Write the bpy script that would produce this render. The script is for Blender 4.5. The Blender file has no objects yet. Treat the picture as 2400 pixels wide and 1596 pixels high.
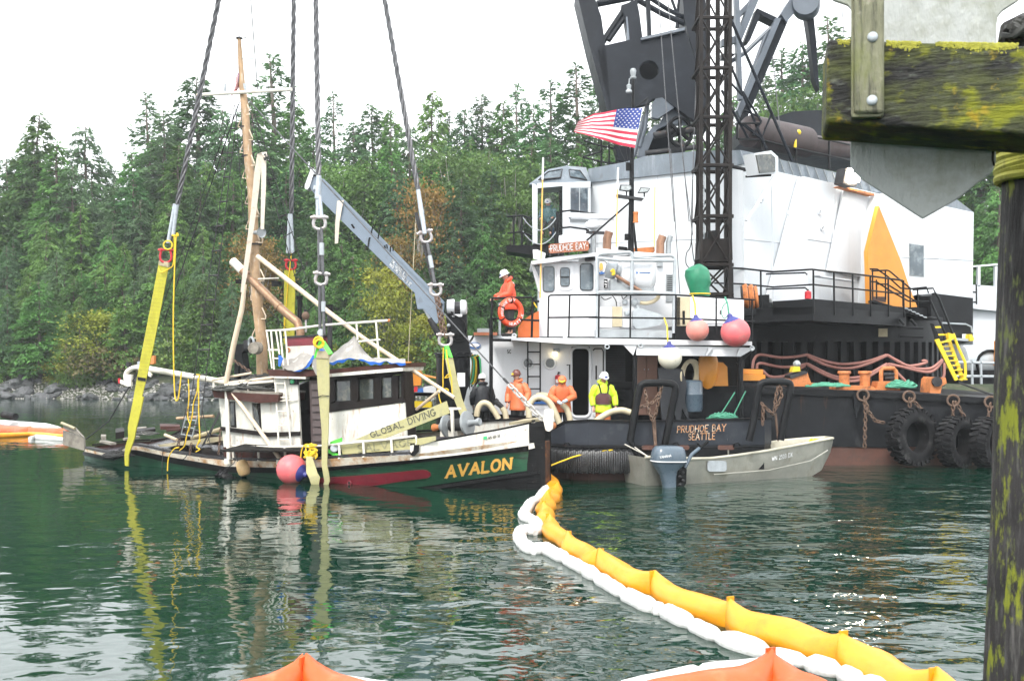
import bpy, bmesh, math, random
import numpy as np
from mathutils import Vector, Matrix, noise as mnoise
R = math.radians
V = Vector
sc = bpy.context.scene
COL = sc.collection

# -- camera
FPX, HZ, CX, CY = 2500.0, 3.5, 1200.0, 830.0     # focal length in px of the 2400 px wide frame, eye height, principal column, horizon row
cam_d = bpy.data.cameras.new('camera'); cam = bpy.data.objects.new('camera', cam_d); COL.objects.link(cam)
cam_d.sensor_width = 36.0; cam_d.lens = 36.0 * FPX / 2400.0
cam_d.shift_y = (CY - 798.0) / 2400.0
cam_d.clip_start = 0.1; cam_d.clip_end = 2000
cam.location = (0, 0, HZ); cam.rotation_euler = (R(90), 0, 0)
cam_d.dof.use_dof = True; cam_d.dof.focus_distance = 31.0; cam_d.dof.aperture_fstop = 9.0
sc.camera = cam

# -- sky, sun, exposure
SUN_EL, SUN_AZ = R(48), R(200)
world = bpy.data.worlds.new('World'); sc.world = world; world.use_nodes = True
wn, wl = world.node_tree.nodes, world.node_tree.links
wn.clear()
sky = wn.new('ShaderNodeTexSky'); sky.sky_type = 'NISHITA'; sky.sun_disc = False
sky.sun_elevation = SUN_EL; sky.sun_rotation = SUN_AZ; sky.air_density = 1.0; sky.dust_density = 6.0; sky.ozone_density = 1.0
hsv = wn.new('ShaderNodeHueSaturation'); hsv.inputs['Saturation'].default_value = 0.25
wl.new(sky.outputs[0], hsv.inputs['Color'])
cloud = wn.new('ShaderNodeMixRGB'); cloud.inputs[0].default_value = 0.8          # an even overcast layer over the sky
cloud.inputs[2].default_value = (9.0, 9.35, 9.6, 1)
wl.new(hsv.outputs[0], cloud.inputs[1])
bg = wn.new('ShaderNodeBackground'); bg.inputs['Strength'].default_value = 0.12
wl.new(cloud.outputs[0], bg.inputs['Color'])
wo = wn.new('ShaderNodeOutputWorld'); wl.new(bg.outputs[0], wo.inputs['Surface'])
sun_d = bpy.data.lights.new('sun', 'SUN'); sun_d.energy = 1.2; sun_d.angle = R(14); sun_d.color = (1.0, 0.96, 0.9)
sun = bpy.data.objects.new('sun', sun_d); COL.objects.link(sun)
sun.rotation_euler = (R(90) - SUN_EL, 0, R(180) - SUN_AZ + R(0))
sun.location = (0, 0, 60)
sc.view_settings.view_transform = 'Standard'; sc.view_settings.look = 'None'
sc.view_settings.gamma = 1.0; sc.view_settings.use_curve_mapping = False
sc.view_settings.exposure = 1.4
sc.cycles.use_denoising = True
sc.cycles.max_bounces = 5; sc.cycles.diffuse_bounces = 2; sc.cycles.glossy_bounces = 3; sc.cycles.volume_bounces = 0; sc.cycles.use_adaptive_sampling = True; sc.cycles.adaptive_threshold = .03
sc.cycles.transmission_bounces = 4; sc.cycles.transparent_max_bounces = 6
sc.cycles.caustics_reflective = False; sc.cycles.caustics_refractive = False

# -- placing: rays of the photograph met with planes of the place
EYE = V((0, 0, HZ))
def zoom(x0, y0, s): return lambda x, y: (x0 + x * s, y0 + y * s)
z1 = zoom(0, 0, .3826); z2 = zoom(500, 300, .3188); z3 = zoom(100, 750, .2969); z4 = zoom(700, 750, .2969)
z5 = zoom(1150, 350, .2869); z6 = zoom(1050, 750, .2969); z7 = zoom(1650, 600, .3508); z8 = zoom(1300, 0, .3316)
z9 = zoom(1850, 0, .3571); z10 = zoom(1150, 1080, .5301); z11 = zoom(0, 1080, .5513); z12 = zoom(0, 500, .3507)
z13 = zoom(1000, 640, .22962); z14 = zoom(500, 720, .2551); z15 = zoom(1380, 540, .1913); z16 = zoom(1740, 540, .26293)
zs = lambda x, y: (x, y)
class Plane:
    def __init__(s, p, n): s.p = V(p); s.n = V(n).normalized()
    def __call__(s, sx, sy, off=0.0):
        d = V(((sx - CX) / FPX, 1.0, -(sy - CY) / FPX))
        return EYE + d * (((s.p - EYE).dot(s.n) + off) / d.dot(s.n))
    def off(s, o): return Plane(s.p + s.n * o, s.n)
def FY(Y): return Plane((0, Y, 0), (0, 1, 0))
def LINE(x0, Y0, x1, Y1):                       # vertical plane through two ground points given as (column, distance)
    a = V(((x0 - CX) / FPX * Y0, Y0, 0)); b = V(((x1 - CX) / FPX * Y1, Y1, 0))
    d = b - a; n = V((-d.y, d.x, 0))
    if n.y < 0: n = -n
    return Plane(a, n)
def GZ(z): return Plane((0, 0, z), (0, 0, 1))
def P(sx, sy, Y): return FY(Y)(sx, sy)
def interp(x, tab):
    if x <= tab[0][0]: return tab[0][1]
    for (a, b), (c, d) in zip(tab, tab[1:]):
        if x <= c: return b + (d - b) * (x - a) / (c - a)
    return tab[-1][1]

# -- mesh building
class MB:
    def __init__(s): s.v = []; s.f = []; s.m = []; s.mi = 0
    def add(s, vs, fs, mi=None):
        o = len(s.v); s.v += [V(p) for p in vs]; s.f += [tuple(i + o for i in f) for f in fs]
        s.m += [s.mi if mi is None else mi] * len(fs); return s
    def quad(s, a, b, c, d): return s.add([a, b, c, d], [(0, 1, 2, 3)])
    def prism(s, poly, vec, mi=None):
        n = len(poly); vec = V(vec); vs = [V(p) for p in poly] + [V(p) + vec for p in poly]
        fs = [tuple(range(n)), tuple(range(2 * n - 1, n - 1, -1))] + [(i, i + n, (i + 1) % n + n, (i + 1) % n) for i in range(n)]
        return s.add(vs, fs, mi)
    def box(s, lo, hi, mi=None):
        (x0, y0, z0), (x1, y1, z1) = lo, hi
        return s.prism([V((x0, y0, z0)), V((x1, y0, z0)), V((x1, y0, z1)), V((x0, y0, z1))], V((0, y1 - y0, 0)), mi)
    def obox(s, c, ax, ay, az, mi=None):
        c, ax, ay, az = V(c), V(ax), V(ay), V(az)
        return s.prism([c - ax - ay - az, c + ax - ay - az, c + ax - ay + az, c - ax - ay + az], ay * 2, mi)
    def tube(s, pts, r, n=8, cap=True, closed=False, mi=None):
        pts = [V(p) for p in pts]; k = len(pts)
        rs = list(r) if isinstance(r, (list, tuple)) else [r] * k
        up = None; vs = []; fs = []
        for i in range(k):
            if closed: t = pts[(i + 1) % k] - pts[i - 1]
            else: t = pts[min(i + 1, k - 1)] - pts[max(i - 1, 0)]
            if t.length < 1e-9: t = V((0, 0, 1))
            t.normalize()
            if up is None:
                up = V((0, 0, 1)) if abs(t.z) < .9 else V((1, 0, 0))
            up = up - t * up.dot(t)
            if up.length < 1e-6: up = t.orthogonal()
            up.normalize(); sd = t.cross(up)
            for j in range(n):
                a = 2 * math.pi * j / n
                vs.append(pts[i] + (up * math.cos(a) + sd * math.sin(a)) * rs[i])
        for i in range(k if closed else k - 1):
            for j in range(n):
                a, b = i * n + j, i * n + (j + 1) % n
                c, d = ((i + 1) % k) * n + (j + 1) % n, ((i + 1) % k) * n + j
                fs.append((a, b, c, d))
        if cap and not closed: fs += [tuple(range(n - 1, -1, -1)), tuple(range((k - 1) * n, k * n))]
        return s.add(vs, fs, mi)
    def lathe(s, o, axis, prof, n=16, mi=None, sq=None):
        o = V(o); ax = V(axis).normalized(); u = ax.orthogonal().normalized(); w = ax.cross(u); vs = []; fs = []
        if sq: u, w = V(sq[0]), V(sq[1])
        for (r, h) in prof:
            for j in range(n):
                a = 2 * math.pi * j / n; vs.append(o + ax * h + (u * math.cos(a) + w * math.sin(a)) * r)
        for i in range(len(prof) - 1):
            for j in range(n):
                fs.append((i * n + j, i * n + (j + 1) % n, (i + 1) * n + (j + 1) % n, (i + 1) * n + j))
        fs += [tuple(range(n - 1, -1, -1)), tuple(range((len(prof) - 1) * n, len(prof) * n))]
        return s.add(vs, fs, mi)
    def ball(s, c, r, n=16, mi=None):
        r = r if isinstance(r, (list, tuple)) else (r, r, r); vs = []; fs = []; m = n // 2
        for i in range(m + 1):
            t = math.pi * i / m
            for j in range(n):
                a = 2 * math.pi * j / n
                vs.append(V(c) + V((r[0] * math.sin(t) * math.cos(a), r[1] * math.sin(t) * math.sin(a), r[2] * math.cos(t))))
        for i in range(m):
            for j in range(n): fs.append((i * n + j, (i + 1) * n + j, (i + 1) * n + (j + 1) % n, i * n + (j + 1) % n))
        return s.add(vs, fs, mi)
    def torus(s, c, axis, Rm, r, n=20, k=8, mi=None, sq=(1, 1)):
        ax = V(axis).normalized(); u = ax.orthogonal().normalized(); w = ax.cross(u)
        return s.tube([V(c) + u * math.cos(2 * math.pi * i / n) * Rm * sq[0] + w * math.sin(2 * math.pi * i / n) * Rm * sq[1] for i in range(n)], r, k, closed=True, mi=mi)
    def ribbon(s, pts, wid, th=.012, nrm=None, mi=None):
        # flat webbing along pts; wid = one width vector or one per point
        pts = [V(p) for p in pts]; k = len(pts); ws = wid if isinstance(wid, list) else [wid] * k
        vs = []; fs = []
        for i, p in enumerate(pts):
            t = (pts[min(i + 1, k - 1)] - pts[max(i - 1, 0)]).normalized(); w = V(ws[i]); nn = t.cross(w).normalized() * th * .5
            vs += [p - w * .5 - nn, p + w * .5 - nn, p + w * .5 + nn, p - w * .5 + nn]
        for i in range(k - 1):
            for j in range(4): fs.append((i * 4 + j, i * 4 + (j + 1) % 4, i * 4 + 4 + (j + 1) % 4, i * 4 + 4 + j))
        fs += [(3, 2, 1, 0), tuple(range(k * 4 - 4, k * 4))]
        return s.add(vs, fs, mi)
    def chain(s, pts, link=.11, r=.013, mi=None):
        pts = [V(p) for p in pts]; d = 0; k = 0
        seg = [(b - a).length for a, b in zip(pts, pts[1:])]; tot = sum(seg); n = max(2, int(tot / (link * .78)))
        def at(q):
            for a, b, l in zip(pts, pts[1:], seg):
                if q <= l or b is pts[-1]: return a + (b - a) * (q / max(l, 1e-9)), (b - a).normalized()
                q -= l
        for i in range(n):
            p, t = at(tot * (i + .5) / n); u = t.orthogonal().normalized(); w = t.cross(u)
            if i % 2: u, w = w, u
            h = link * .5
            ring = []
            for j in range(8):
                a = 2 * math.pi * j / 8; ring.append(p + t * math.cos(a) * h + u * math.sin(a) * h * .62)
            s.tube(ring, r, 5, closed=True, mi=mi)
        return s
    def obj(s, name, mats, parent=None, smooth=True, ang=38, origin=None):
        me = bpy.data.meshes.new(name)
        if origin is None:
            if parent is not None: origin = wloc(parent)
            elif s.v:
                xs = [p.x for p in s.v]; ys = [p.y for p in s.v]; zs_ = [p.z for p in s.v]
                origin = V(((min(xs) + max(xs)) / 2, (min(ys) + max(ys)) / 2, min(zs_)))
            else: origin = V((0, 0, 0))
        me.from_pydata([tuple(p - origin) for p in s.v], [], s.f)
        for m in (mats if isinstance(mats, (list, tuple)) else [mats]): me.materials.append(MAT[m] if isinstance(m, str) else m)
        if any(s.m): me.polygons.foreach_set('material_index', s.m)
        bm = bmesh.new(); bm.from_mesh(me); bmesh.ops.recalc_face_normals(bm, faces=bm.faces); bm.to_mesh(me); bm.free()
        if smooth:
            me.polygons.foreach_set('use_smooth', [True] * len(me.polygons)); me.set_sharp_from_angle(angle=R(ang))
        o = bpy.data.objects.new(name, me); COL.objects.link(o)
        if parent is not None: o.parent = parent
        else: o.location = origin
        return o
def wloc(o):
    p = V((0, 0, 0))
    while o is not None: p = p + o.location; o = o.parent
    return p
def tag(o, label, cat, group=None, kind=None):
    if label: o['label'] = label
    if cat: o['category'] = cat
    if group: o['group'] = group
    if kind: o['kind'] = kind
    return o
def thing(name, label, cat, loc, group=None):
    o = bpy.data.objects.new(name, None); COL.objects.link(o); o.location = V(loc); o.empty_display_size = .2
    return tag(o, label, cat, group)
def copy_tree(o, parent=None):
    c = o.copy(); COL.objects.link(c); c.parent = parent
    for ch in list(o.children): copy_tree(ch, c)
    return c
# one-shape parts
def pipe(par, name, mat, pts, r, n=8, **k): return MB().tube(pts, r, n).obj(name, mat, par, **k)
def plate(par, name, mat, pl, pts, th, off=0.0, **k):
    return MB().prism([pl(x, y, off) for x, y in pts], pl.n * th).obj(name, mat, par, **k)
def rect(z, x0, y0, x1, y1): return [z(x0, y1), z(x1, y1), z(x1, y0), z(x0, y0)]
def zz(z, *pts): return [z(*p) for p in pts]
def round_poly(z, x0, y0, x1, y1, r, n=5):
    out = []
    for cx, cy, a0 in ((x1 - r, y1 - r, 0), (x0 + r, y1 - r, 90), (x0 + r, y0 + r, 180), (x1 - r, y0 + r, 270)):
        for i in range(n + 1):
            a = R(a0 + 90 * i / n); out.append(z(cx + r * math.cos(a), cy + r * math.sin(a)))
    return out
def spline(pts, n=8):
    pts = [V(p) for p in pts]; out = []
    q = [pts[0] * 2 - pts[1]] + pts + [pts[-1] * 2 - pts[-2]]
    for i in range(1, len(q) - 2):
        a, b, c, d = q[i - 1:i + 3]
        for k in range(n):
            t = k / n
            out.append(.5 * ((2 * b) + (c - a) * t + (2 * a - 5 * b + 4 * c - d) * t * t + (3 * b - a - 3 * c + d) * t ** 3))
    return out + [pts[-1]]
def sag(a, b, d, n=10):
    a, b = V(a), V(b); return [a.lerp(b, i / n) - V((0, 0, d * 4 * (i / n) * (1 - i / n))) for i in range(n + 1)]

# -- stroke lettering (flat paint)
def arc(cx, cy, rx, ry, a0, a1, n=7): return [(cx + rx * math.cos(R(a0 + (a1 - a0) * i / n)), cy + ry * math.sin(R(a0 + (a1 - a0) * i / n))) for i in range(n + 1)]
GLY = {
 'A': (.9, [[(0, 0), (.45, 1), (.9, 0)], [(.17, .36), (.73, .36)]]), 'V': (.9, [[(0, 1), (.45, 0), (.9, 1)]]),
 'L': (.6, [[(0, 1), (0, 0), (.6, 0)]]), 'O': (.85, [arc(.425, .5, .425, .5, 0, 360, 14)]), 'N': (.8, [[(0, 0), (0, 1), (.8, 0), (.8, 1)]]),
 'P': (.62, [[(0, 0), (0, 1), (.35, 1)] + arc(.35, .74, .27, .26, 90, -90, 6) + [(0, .48)]]),
 'R': (.68, [[(0, 0), (0, 1), (.35, 1)] + arc(.35, .74, .27, .26, 90, -90, 6) + [(0, .48)], [(.3, .48), (.68, 0)]]),
 'U': (.74, [[(0, 1), (0, .35)] + arc(.37, .35, .37, .35, 180, 360, 6) + [(.74, 1)]]),
 'D': (.74, [[(0, 0), (0, 1), (.3, 1)] + arc(.3, .5, .44, .5, 90, -90, 8) + [(0, 0)]]), 'H': (.74, [[(0, 0), (0, 1)], [(.74, 0), (.74, 1)], [(0, .5), (.74, .5)]]),
 'E': (.6, [[(.6, 1), (0, 1), (0, 0), (.6, 0)], [(0, .5), (.48, .5)]]), 'Y': (.8, [[(0, 1), (.4, .5), (.8, 1)], [(.4, .5), (.4, 0)]]),
 'B': (.66, [[(0, 0), (0, 1), (.34, 1)] + arc(.34, .76, .24, .24, 90, -90, 5) + [(0, .52)], [(.34, .52)] + arc(.36, .26, .3, .26, 90, -90, 6) + [(0, 0)]]),
 'S': (.6, [arc(.3, .74, .28, .26, 50, 270, 8) + arc(.3, .25, .3, .25, 90, -140, 8)]), 'T': (.74, [[(0, 1), (.74, 1)], [(.37, 1), (.37, 0)]]),
 'G': (.8, [arc(.42, .5, .42, .5, 50, 340, 11) + [(.84, .42), (.5, .42)]]), 'I': (.1, [[(.05, 0), (.05, 1)]]), 'C': (.75, [arc(.42, .5, .42, .5, 50, 310, 11)]),
 'M': (.95, [[(0, 0), (0, 1), (.475, .3), (.95, 1), (.95, 0)]]), 'W': (1.1, [[(0, 1), (.28, 0), (.55, .8), (.82, 0), (1.1, 1)]]), 'X': (.7, [[(0, 0), (.7, 1)], [(0, 1), (.7, 0)]]),
 '2': (.6, [arc(.3, .72, .28, .28, 160, -20, 6) + [(0, 0), (.6, 0)]]), '0': (.6, [arc(.3, .5, .3, .5, 0, 360, 12)]), '8': (.56, [arc(.28, .75, .25, .25, 0, 360, 8), arc(.28, .26, .28, .26, 0, 360, 8)]),
 '3': (.56, [arc(.26, .75, .26, .25, 150, -90, 7) + arc(.26, .25, .3, .25, 90, -150, 7)]), '5': (.56, [[(.52, 1), (.06, 1), (.04, .56)] + arc(.27, .32, .29, .31, 110, -150, 7)]),
 '1': (.3, [[(0, .8), (.2, 1), (.2, 0)]]), '6': (.56, [[(.46, 1)] + arc(.28, .3, .28, .3, 150, -210, 10)]), '@': (.8, [arc(.4, .5, .4, .42, -50, 300, 10), arc(.4, .5, .16, .2, 0, 360, 8)]),
 ',': (.1, [[(.08, .1), (0, -.15)]]), '.': (.1, [[(.05, 0), (.05, .12)]]), '&': (.8, [[(.8, 0), (.15, .75), (.3, 1), (.45, .75), (.05, .3), (.25, 0), (.75, .5)]]), ' ': (.45, []), "'": (.1, [[(.05, 1), (.05, .8)]])}
def lettering(text, fn, mb, w=.14, gap=.28, serif=0.0, width=None):
    # fn maps (u in 0..1 along the line, v in 0..1 up) to a point
    tot = sum(GLY[c][0] + gap for c in text) - gap; x = 0
    for c in text:
        gw, st = GLY[c]
        for pl in st:
            for (a, b) in zip(pl, pl[1:]):
                dx, dy = b[0] - a[0], b[1] - a[1]; L = math.hypot(dx, dy) or 1; nx, ny = -dy / L * w / 2, dx / L * w / 2; ex, ey = dx / L * w * .3, dy / L * w * .3
                q = [(a[0] - nx - ex, a[1] - ny - ey), (b[0] - nx + ex, b[1] - ny + ey), (b[0] + nx + ex, b[1] + ny + ey), (a[0] + nx - ex, a[1] + ny - ey)]
                mb.add([fn((x + p[0]) / tot, p[1]) for p in q], [(0, 1, 2, 3)])
            if serif and pl[0] != pl[-1]:
                for e in (pl[0], pl[-1]):
                    if e[1] in (0, 1):
                        q = [(e[0] - serif, e[1] - .05), (e[0] + serif, e[1] - .05), (e[0] + serif, e[1] + .05), (e[0] - serif, e[1] + .05)]
                        mb.add([fn((x + p[0]) / tot, p[1]) for p in q], [(0, 1, 2, 3)])
        x += gw + gap
    return mb
def px_line(pl, z, bl, br, tl, tr, off=-.012):
    # lettering map onto a plane from the four corners of the written line
    def fn(u, v):
        a = (bl[0] + (br[0] - bl[0]) * u, bl[1] + (br[1] - bl[1]) * u); b = (tl[0] + (tr[0] - tl[0]) * u, tl[1] + (tr[1] - tl[1]) * u)
        return pl(*z(a[0] + (b[0] - a[0]) * v, a[1] + (b[1] - a[1]) * v), off)
    return fn
# -- procedural materials
MAT = {}
def mat(name, c, rough=.55, metal=0.0, var=.18, vs=2.0, dirt=(), bump=0.0, bs=30.0, spec=.5, emit=None, trans=0.0, objvar=0.0, bstretch=(1, 1, 1), alpha=None, coat=0.0):
    m = bpy.data.materials.new(name); m.use_nodes = True; nt = m.node_tree; N, L = nt.nodes, nt.links
    b = N['Principled BSDF']; tc = N.new('ShaderNodeTexCoord')
    def noise(scale, detail=5, stretch=None, rough_=.6):
        t = N.new('ShaderNodeTexNoise'); t.inputs['Scale'].default_value = scale; t.inputs['Detail'].default_value = detail; t.inputs['Roughness'].default_value = rough_
        if stretch:
            mp = N.new('ShaderNodeMapping'); mp.inputs['Scale'].default_value = stretch; L.new(tc.outputs['Object'], mp.inputs['Vector']); L.new(mp.outputs[0], t.inputs['Vector'])
        else: L.new(tc.outputs['Object'], t.inputs['Vector'])
        return t
    def ramp(src, lo, hi):
        r = N.new('ShaderNodeMapRange'); r.inputs['From Min'].default_value = lo; r.inputs['From Max'].default_value = hi; L.new(src, r.inputs['Value']); return r.outputs[0]
    def mix(f, a, bb):
        x = N.new('ShaderNodeMixRGB')
        for i, q in ((0, f), (1, a), (2, bb)):
            if isinstance(q, (int, float)): x.inputs[i].default_value = q
            elif isinstance(q, (tuple, list)): x.inputs[i].default_value = tuple(q[:3]) + (1,)
            else: L.new(q, x.inputs[i])
        return x.outputs[0]
    n1 = noise(vs)
    col = mix(ramp(n1.outputs['Fac'], .3, .7), [k * (1 - var) for k in c], [min(1, k * (1 + var)) for k in c])
    for d in dirt:
        dc, lo, hi, scl = d[:4]; st = d[4] if len(d) > 4 else None
        col = mix(ramp(noise(scl, 8, st, .65).outputs['Fac'], lo, hi), col, dc)
    if objvar:
        oi = N.new('ShaderNodeObjectInfo'); h = N.new('ShaderNodeHueSaturation'); L.new(col, h.inputs['Color'])
        r1 = N.new('ShaderNodeMapRange'); r1.inputs['To Min'].default_value = 1 - objvar; r1.inputs['To Max'].default_value = 1 + objvar; L.new(oi.outputs['Random'], r1.inputs['Value']); L.new(r1.outputs[0], h.inputs['Value'])
        r2 = N.new('ShaderNodeMapRange'); r2.inputs['To Min'].default_value = .5 - objvar * .06; r2.inputs['To Max'].default_value = .5 + objvar * .06
        ml = N.new('ShaderNodeMath'); ml.operation = 'MULTIPLY'; ml.inputs[1].default_value = 7.31; fr = N.new('ShaderNodeMath'); fr.operation = 'FRACT'
        L.new(oi.outputs['Random'], ml.inputs[0]); L.new(ml.outputs[0], fr.inputs[0]); L.new(fr.outputs[0], r2.inputs['Value']); L.new(r2.outputs[0], h.inputs['Hue']); col = h.outputs[0]
    L.new(col, b.inputs['Base Color'])
    b.inputs['Metallic'].default_value = metal; b.inputs['Specular IOR Level'].default_value = spec
    rr = N.new('ShaderNodeMapRange'); rr.inputs['To Min'].default_value = max(.02, rough - .12); rr.inputs['To Max'].default_value = min(1, rough + .12); L.new(noise(vs * 3.1).outputs['Fac'], rr.inputs['Value']); L.new(rr.outputs[0], b.inputs['Roughness'])
    if bump:
        bp = N.new('ShaderNodeBump'); bp.inputs['Strength'].default_value = bump; bp.inputs['Distance'].default_value = .02
        L.new(noise(bs, 6, bstretch).outputs['Fac'], bp.inputs['Height']); L.new(bp.outputs[0], b.inputs['Normal'])
    if coat: b.inputs['Coat Weight'].default_value = coat
    if emit: b.inputs['Emission Color'].default_value = tuple(emit[:3]) + (1,); b.inputs['Emission Strength'].default_value = emit[3]
    if trans:
        out = N['Material Output']; t = N.new('ShaderNodeBsdfTranslucent'); L.new(col, t.inputs['Color']); ms = N.new('ShaderNodeMixShader'); ms.inputs[0].default_value = trans
        L.new(b.outputs[0], ms.inputs[1]); L.new(t.outputs[0], ms.inputs[2]); L.new(ms.outputs[0], out.inputs['Surface'])
    MAT[name] = m; return m
RUST = (.16, .055, .02); RUSTL = (.33, .14, .05); GRIME = (.12, .11, .09)
VST = (1, 1, .12)
mat('white', (.66, .67, .69), .38, var=.03, vs=1.2, dirt=[((.55, .56, .55), .62, .9, 1.2, (2.5, 2.5, .2)), (RUSTL, .7, .82, 2.2, (3, 3, .3))])
mat('housewhite', (.62, .645, .67), .4, var=.05, vs=.5, dirt=[((.5, .53, .55), .54, .95, .8, (2, 2, .12)), ((.38, .33, .27), .66, .85, 1.8, (3, 3, .12)), ((.3, .16, .08), .73, .8, 5, (1, 1, .2))], bump=.05, bs=4)
mat('boat_white', (.62, .61, .56), .55, var=.08, vs=2.5, dirt=[((.5, .46, .36), .5, .8, 2.2, (2, 2, .5)), (RUSTL, .56, .72, 3.0, (2.2, 2.2, .5)), ((.14, .09, .06), .64, .74, 5.0)], bump=.25, bs=30)
mat('band_rusty', (.66, .6, .5), .6, var=.12, vs=3, dirt=[((.45, .24, .1), .45, .62, 2.4, (1, 1, 1)), ((.1, .06, .04), .62, .7, 4.5)], bump=.4, bs=25)
mat('cream_pole', (.62, .5, .37), .6, var=.15, vs=3, dirt=[((.36, .2, .09), .55, .75, 3.0)], bump=.3, bs=40)
mat('cream_white', (.7, .66, .58), .5, var=.08, vs=3, dirt=[((.4, .26, .14), .6, .78, 4.0)], bump=.15, bs=40)
mat('mast_wood', (.36, .235, .13), .55, var=.3, vs=3, dirt=[((.5, .45, .38), .55, .7, 3.0, (3, 3, .6)), ((.12, .07, .04), .64, .74, 3.0, (2, 2, 2))], bump=.3, bs=40)
mat('hull_green', (.012, .07, .034), .45, var=.3, vs=2, dirt=[((.015, .022, .018), .54, .7, 3.0, (.4, .4, 4)), ((.1, .13, .1), .63, .72, 7, (.6, .6, 3)), ((.16, .15, .13), .69, .74, 11)], bump=.35, bs=8, bstretch=(.25, .25, 5), coat=.2)
mat('hull_red', (.17, .014, .025), .42, var=.2, vs=2, dirt=[((.05, .02, .02), .62, .8, 3.0)], bump=.2, bs=10, bstretch=(.3, .3, 5), coat=.2)
mat('hull_black', (0.006, 0.006, 0.0065), .45, var=.3, vs=2, dirt=[((.09, .085, .08), .62, .8, 5.0), ((.2, .19, .17), .72, .78, 9)], bump=.4, bs=9, bstretch=(.3, .3, 4), spec=.16)
mat('brown_paint', (0.06, 0.025, 0.02), .5, var=.25, vs=3, dirt=[((.3, .22, .18), .66, .75, 8)], bump=.3, bs=30, spec=.16)
mat('dark_trim', (0.012, 0.009, 0.008), .5, var=.3, vs=3, dirt=[((.1, .08, .06), .65, .8, 8)], bump=.3, bs=30, spec=.16)
mat('door_brown', (.05, .032, .03), .5, var=.2, vs=3, bump=.15, bs=30)
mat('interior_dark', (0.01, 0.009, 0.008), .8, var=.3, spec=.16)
mat('glass', (.035, .042, .04), .08, var=.5, vs=3, spec=.8, dirt=[((.16, .15, .11), .5, .75, 5)])
mat('glass_blue', (.05, .07, .085), .08, var=.4, vs=1.5, spec=.8, dirt=[((.2, .24, .26), .5, .7, 2)])
mat('deck_wet', (.085, .075, .085), .22, var=.3, vs=1.5, dirt=[((.03, .02, .025), .5, .7, 1.6), ((.2, .19, .18), .62, .8, 2.5)], bump=.2, bs=20)
mat('wood_grey', (.2, .18, .15), .75, var=.3, vs=3, dirt=[((.07, .06, .045), .5, .75, 4)], bump=.4, bs=25)
mat('wood_pale', (.36, .31, .2), .7, var=.25, vs=3, dirt=[((.12, .1, .05), .55, .75, 3)], bump=.4, bs=25)
mat('metal_grey', (.3, .32, .33), .45, .35, var=.15, vs=3, dirt=[((.16, .1, .06), .62, .8, 4)], bump=.1)
mat('crane_grey', (.16, .2, .25), .4, var=.08, vs=1.5, dirt=[((.1, .11, .12), .55, .85, 3)], bump=.05)
mat('zinc', (.38, .41, .43), .5, .3, var=.15, vs=4, bump=.1)
mat('steel', (0.04, 0.04, 0.042), .5, .2, var=.3, vs=4, dirt=[(RUST, .6, .8, 5)], bump=.2, spec=.16)
mat('black', (0.007, 0.0075, 0.0085), .42, var=.35, vs=1.5, dirt=[((.035, .035, .036), .6, .85, 2.5), ((.05, .025, .015), .66, .8, 2.0, (2, 2, .4))], bump=.12, bs=12, spec=.16)
mat('barge_black', (0.011, 0.012, 0.014), .48, var=.4, vs=1.2, dirt=[((.045, .045, .047), .58, .85, 2.0, (1.5, 1.5, .4)), ((.13, .06, .03), .64, .78, 1.4, (2, 2, .25)), ((.25, .25, .24), .74, .78, 7)], bump=.2, bs=4, spec=.16)
mat('barge_red', (.085, .035, .024), .6, var=.3, vs=1.2, dirt=[((.03, .025, .02), .5, .7, 1.5), ((.16, .06, .03), .6, .8, 3)], bump=.3, bs=10)
mat('boom_dark', (.008, .0105, .015), .45, var=.3, vs=1.0, dirt=[((.015, .019, .025), .55, .8, 2)], bump=.08, spec=.14)
mat('boom_grey', (.08, .097, .12), .45, var=.2, vs=1.0, dirt=[((.06, .07, .08), .5, .75, 1.5)], bump=.08)
mat('lattice_rust', (0.015, 0.0125, 0.0115), .6, var=.4, vs=2.0, dirt=[((.02, .0155, .0135), .5, .75, 2.5)], bump=.2, spec=.16)
mat('orange_paint', (.62, .24, .025), .42, var=.1, vs=1.5, dirt=[((.4, .17, .04), .6, .85, 3), (RUST, .7, .8, 5)], bump=.05)
mat('orange_rusty', (.5, .17, .05), .6, var=.25, vs=3, dirt=[(RUST, .5, .68, 4), ((.05, .03, .02), .62, .72, 6)], bump=.3)
mat('yellow_paint', (.72, .52, .02), .42, var=.08, vs=3, dirt=[((.3, .2, .04), .65, .8, 6)])
mat('roof_grey', (.13, .155, .18), .4, var=.2, vs=1.0, dirt=[((.32, .35, .38), .5, .8, 1.0, (2, 2, .5)), ((.08, .08, .08), .6, .8, 2)], bump=.1, bs=6)
mat('rubber', (0.011, 0.011, 0.012), .7, var=.35, vs=4, dirt=[((.07, .068, .065), .55, .8, 4)], bump=.3, bs=30, spec=.16)
mat('rubber_wet', (.022, .022, .023), .42, var=.35, vs=4, dirt=[((.1, .1, .1), .58, .8, 4)], bump=.3, bs=25)
mat('web_yellow', (.4, .37, .03), .75, var=.12, vs=4, dirt=[((.22, .2, .03), .58, .8, 5)], bump=.5, bs=70, bstretch=(1, 1, .3))
mat('web_pale', (.4, .37, .18), .75, var=.12, vs=4, dirt=[((.24, .23, .16), .52, .75, 4)], bump=.5, bs=70)
mat('web_white', (.56, .5, .42), .75, var=.12, vs=4, dirt=[((.35, .27, .2), .55, .78, 4)], bump=.4, bs=60)
mat('web_green', (.1, .62, .06), .6, var=.1)
mat('web_red', (.45, .02, .03), .6, var=.1)
mat('rope_yellow', (.75, .5, .02), .6, var=.15, vs=20, bump=.5, bs=90)
mat('rope_black', (.02, .02, .02), .7, var=.3)
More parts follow.
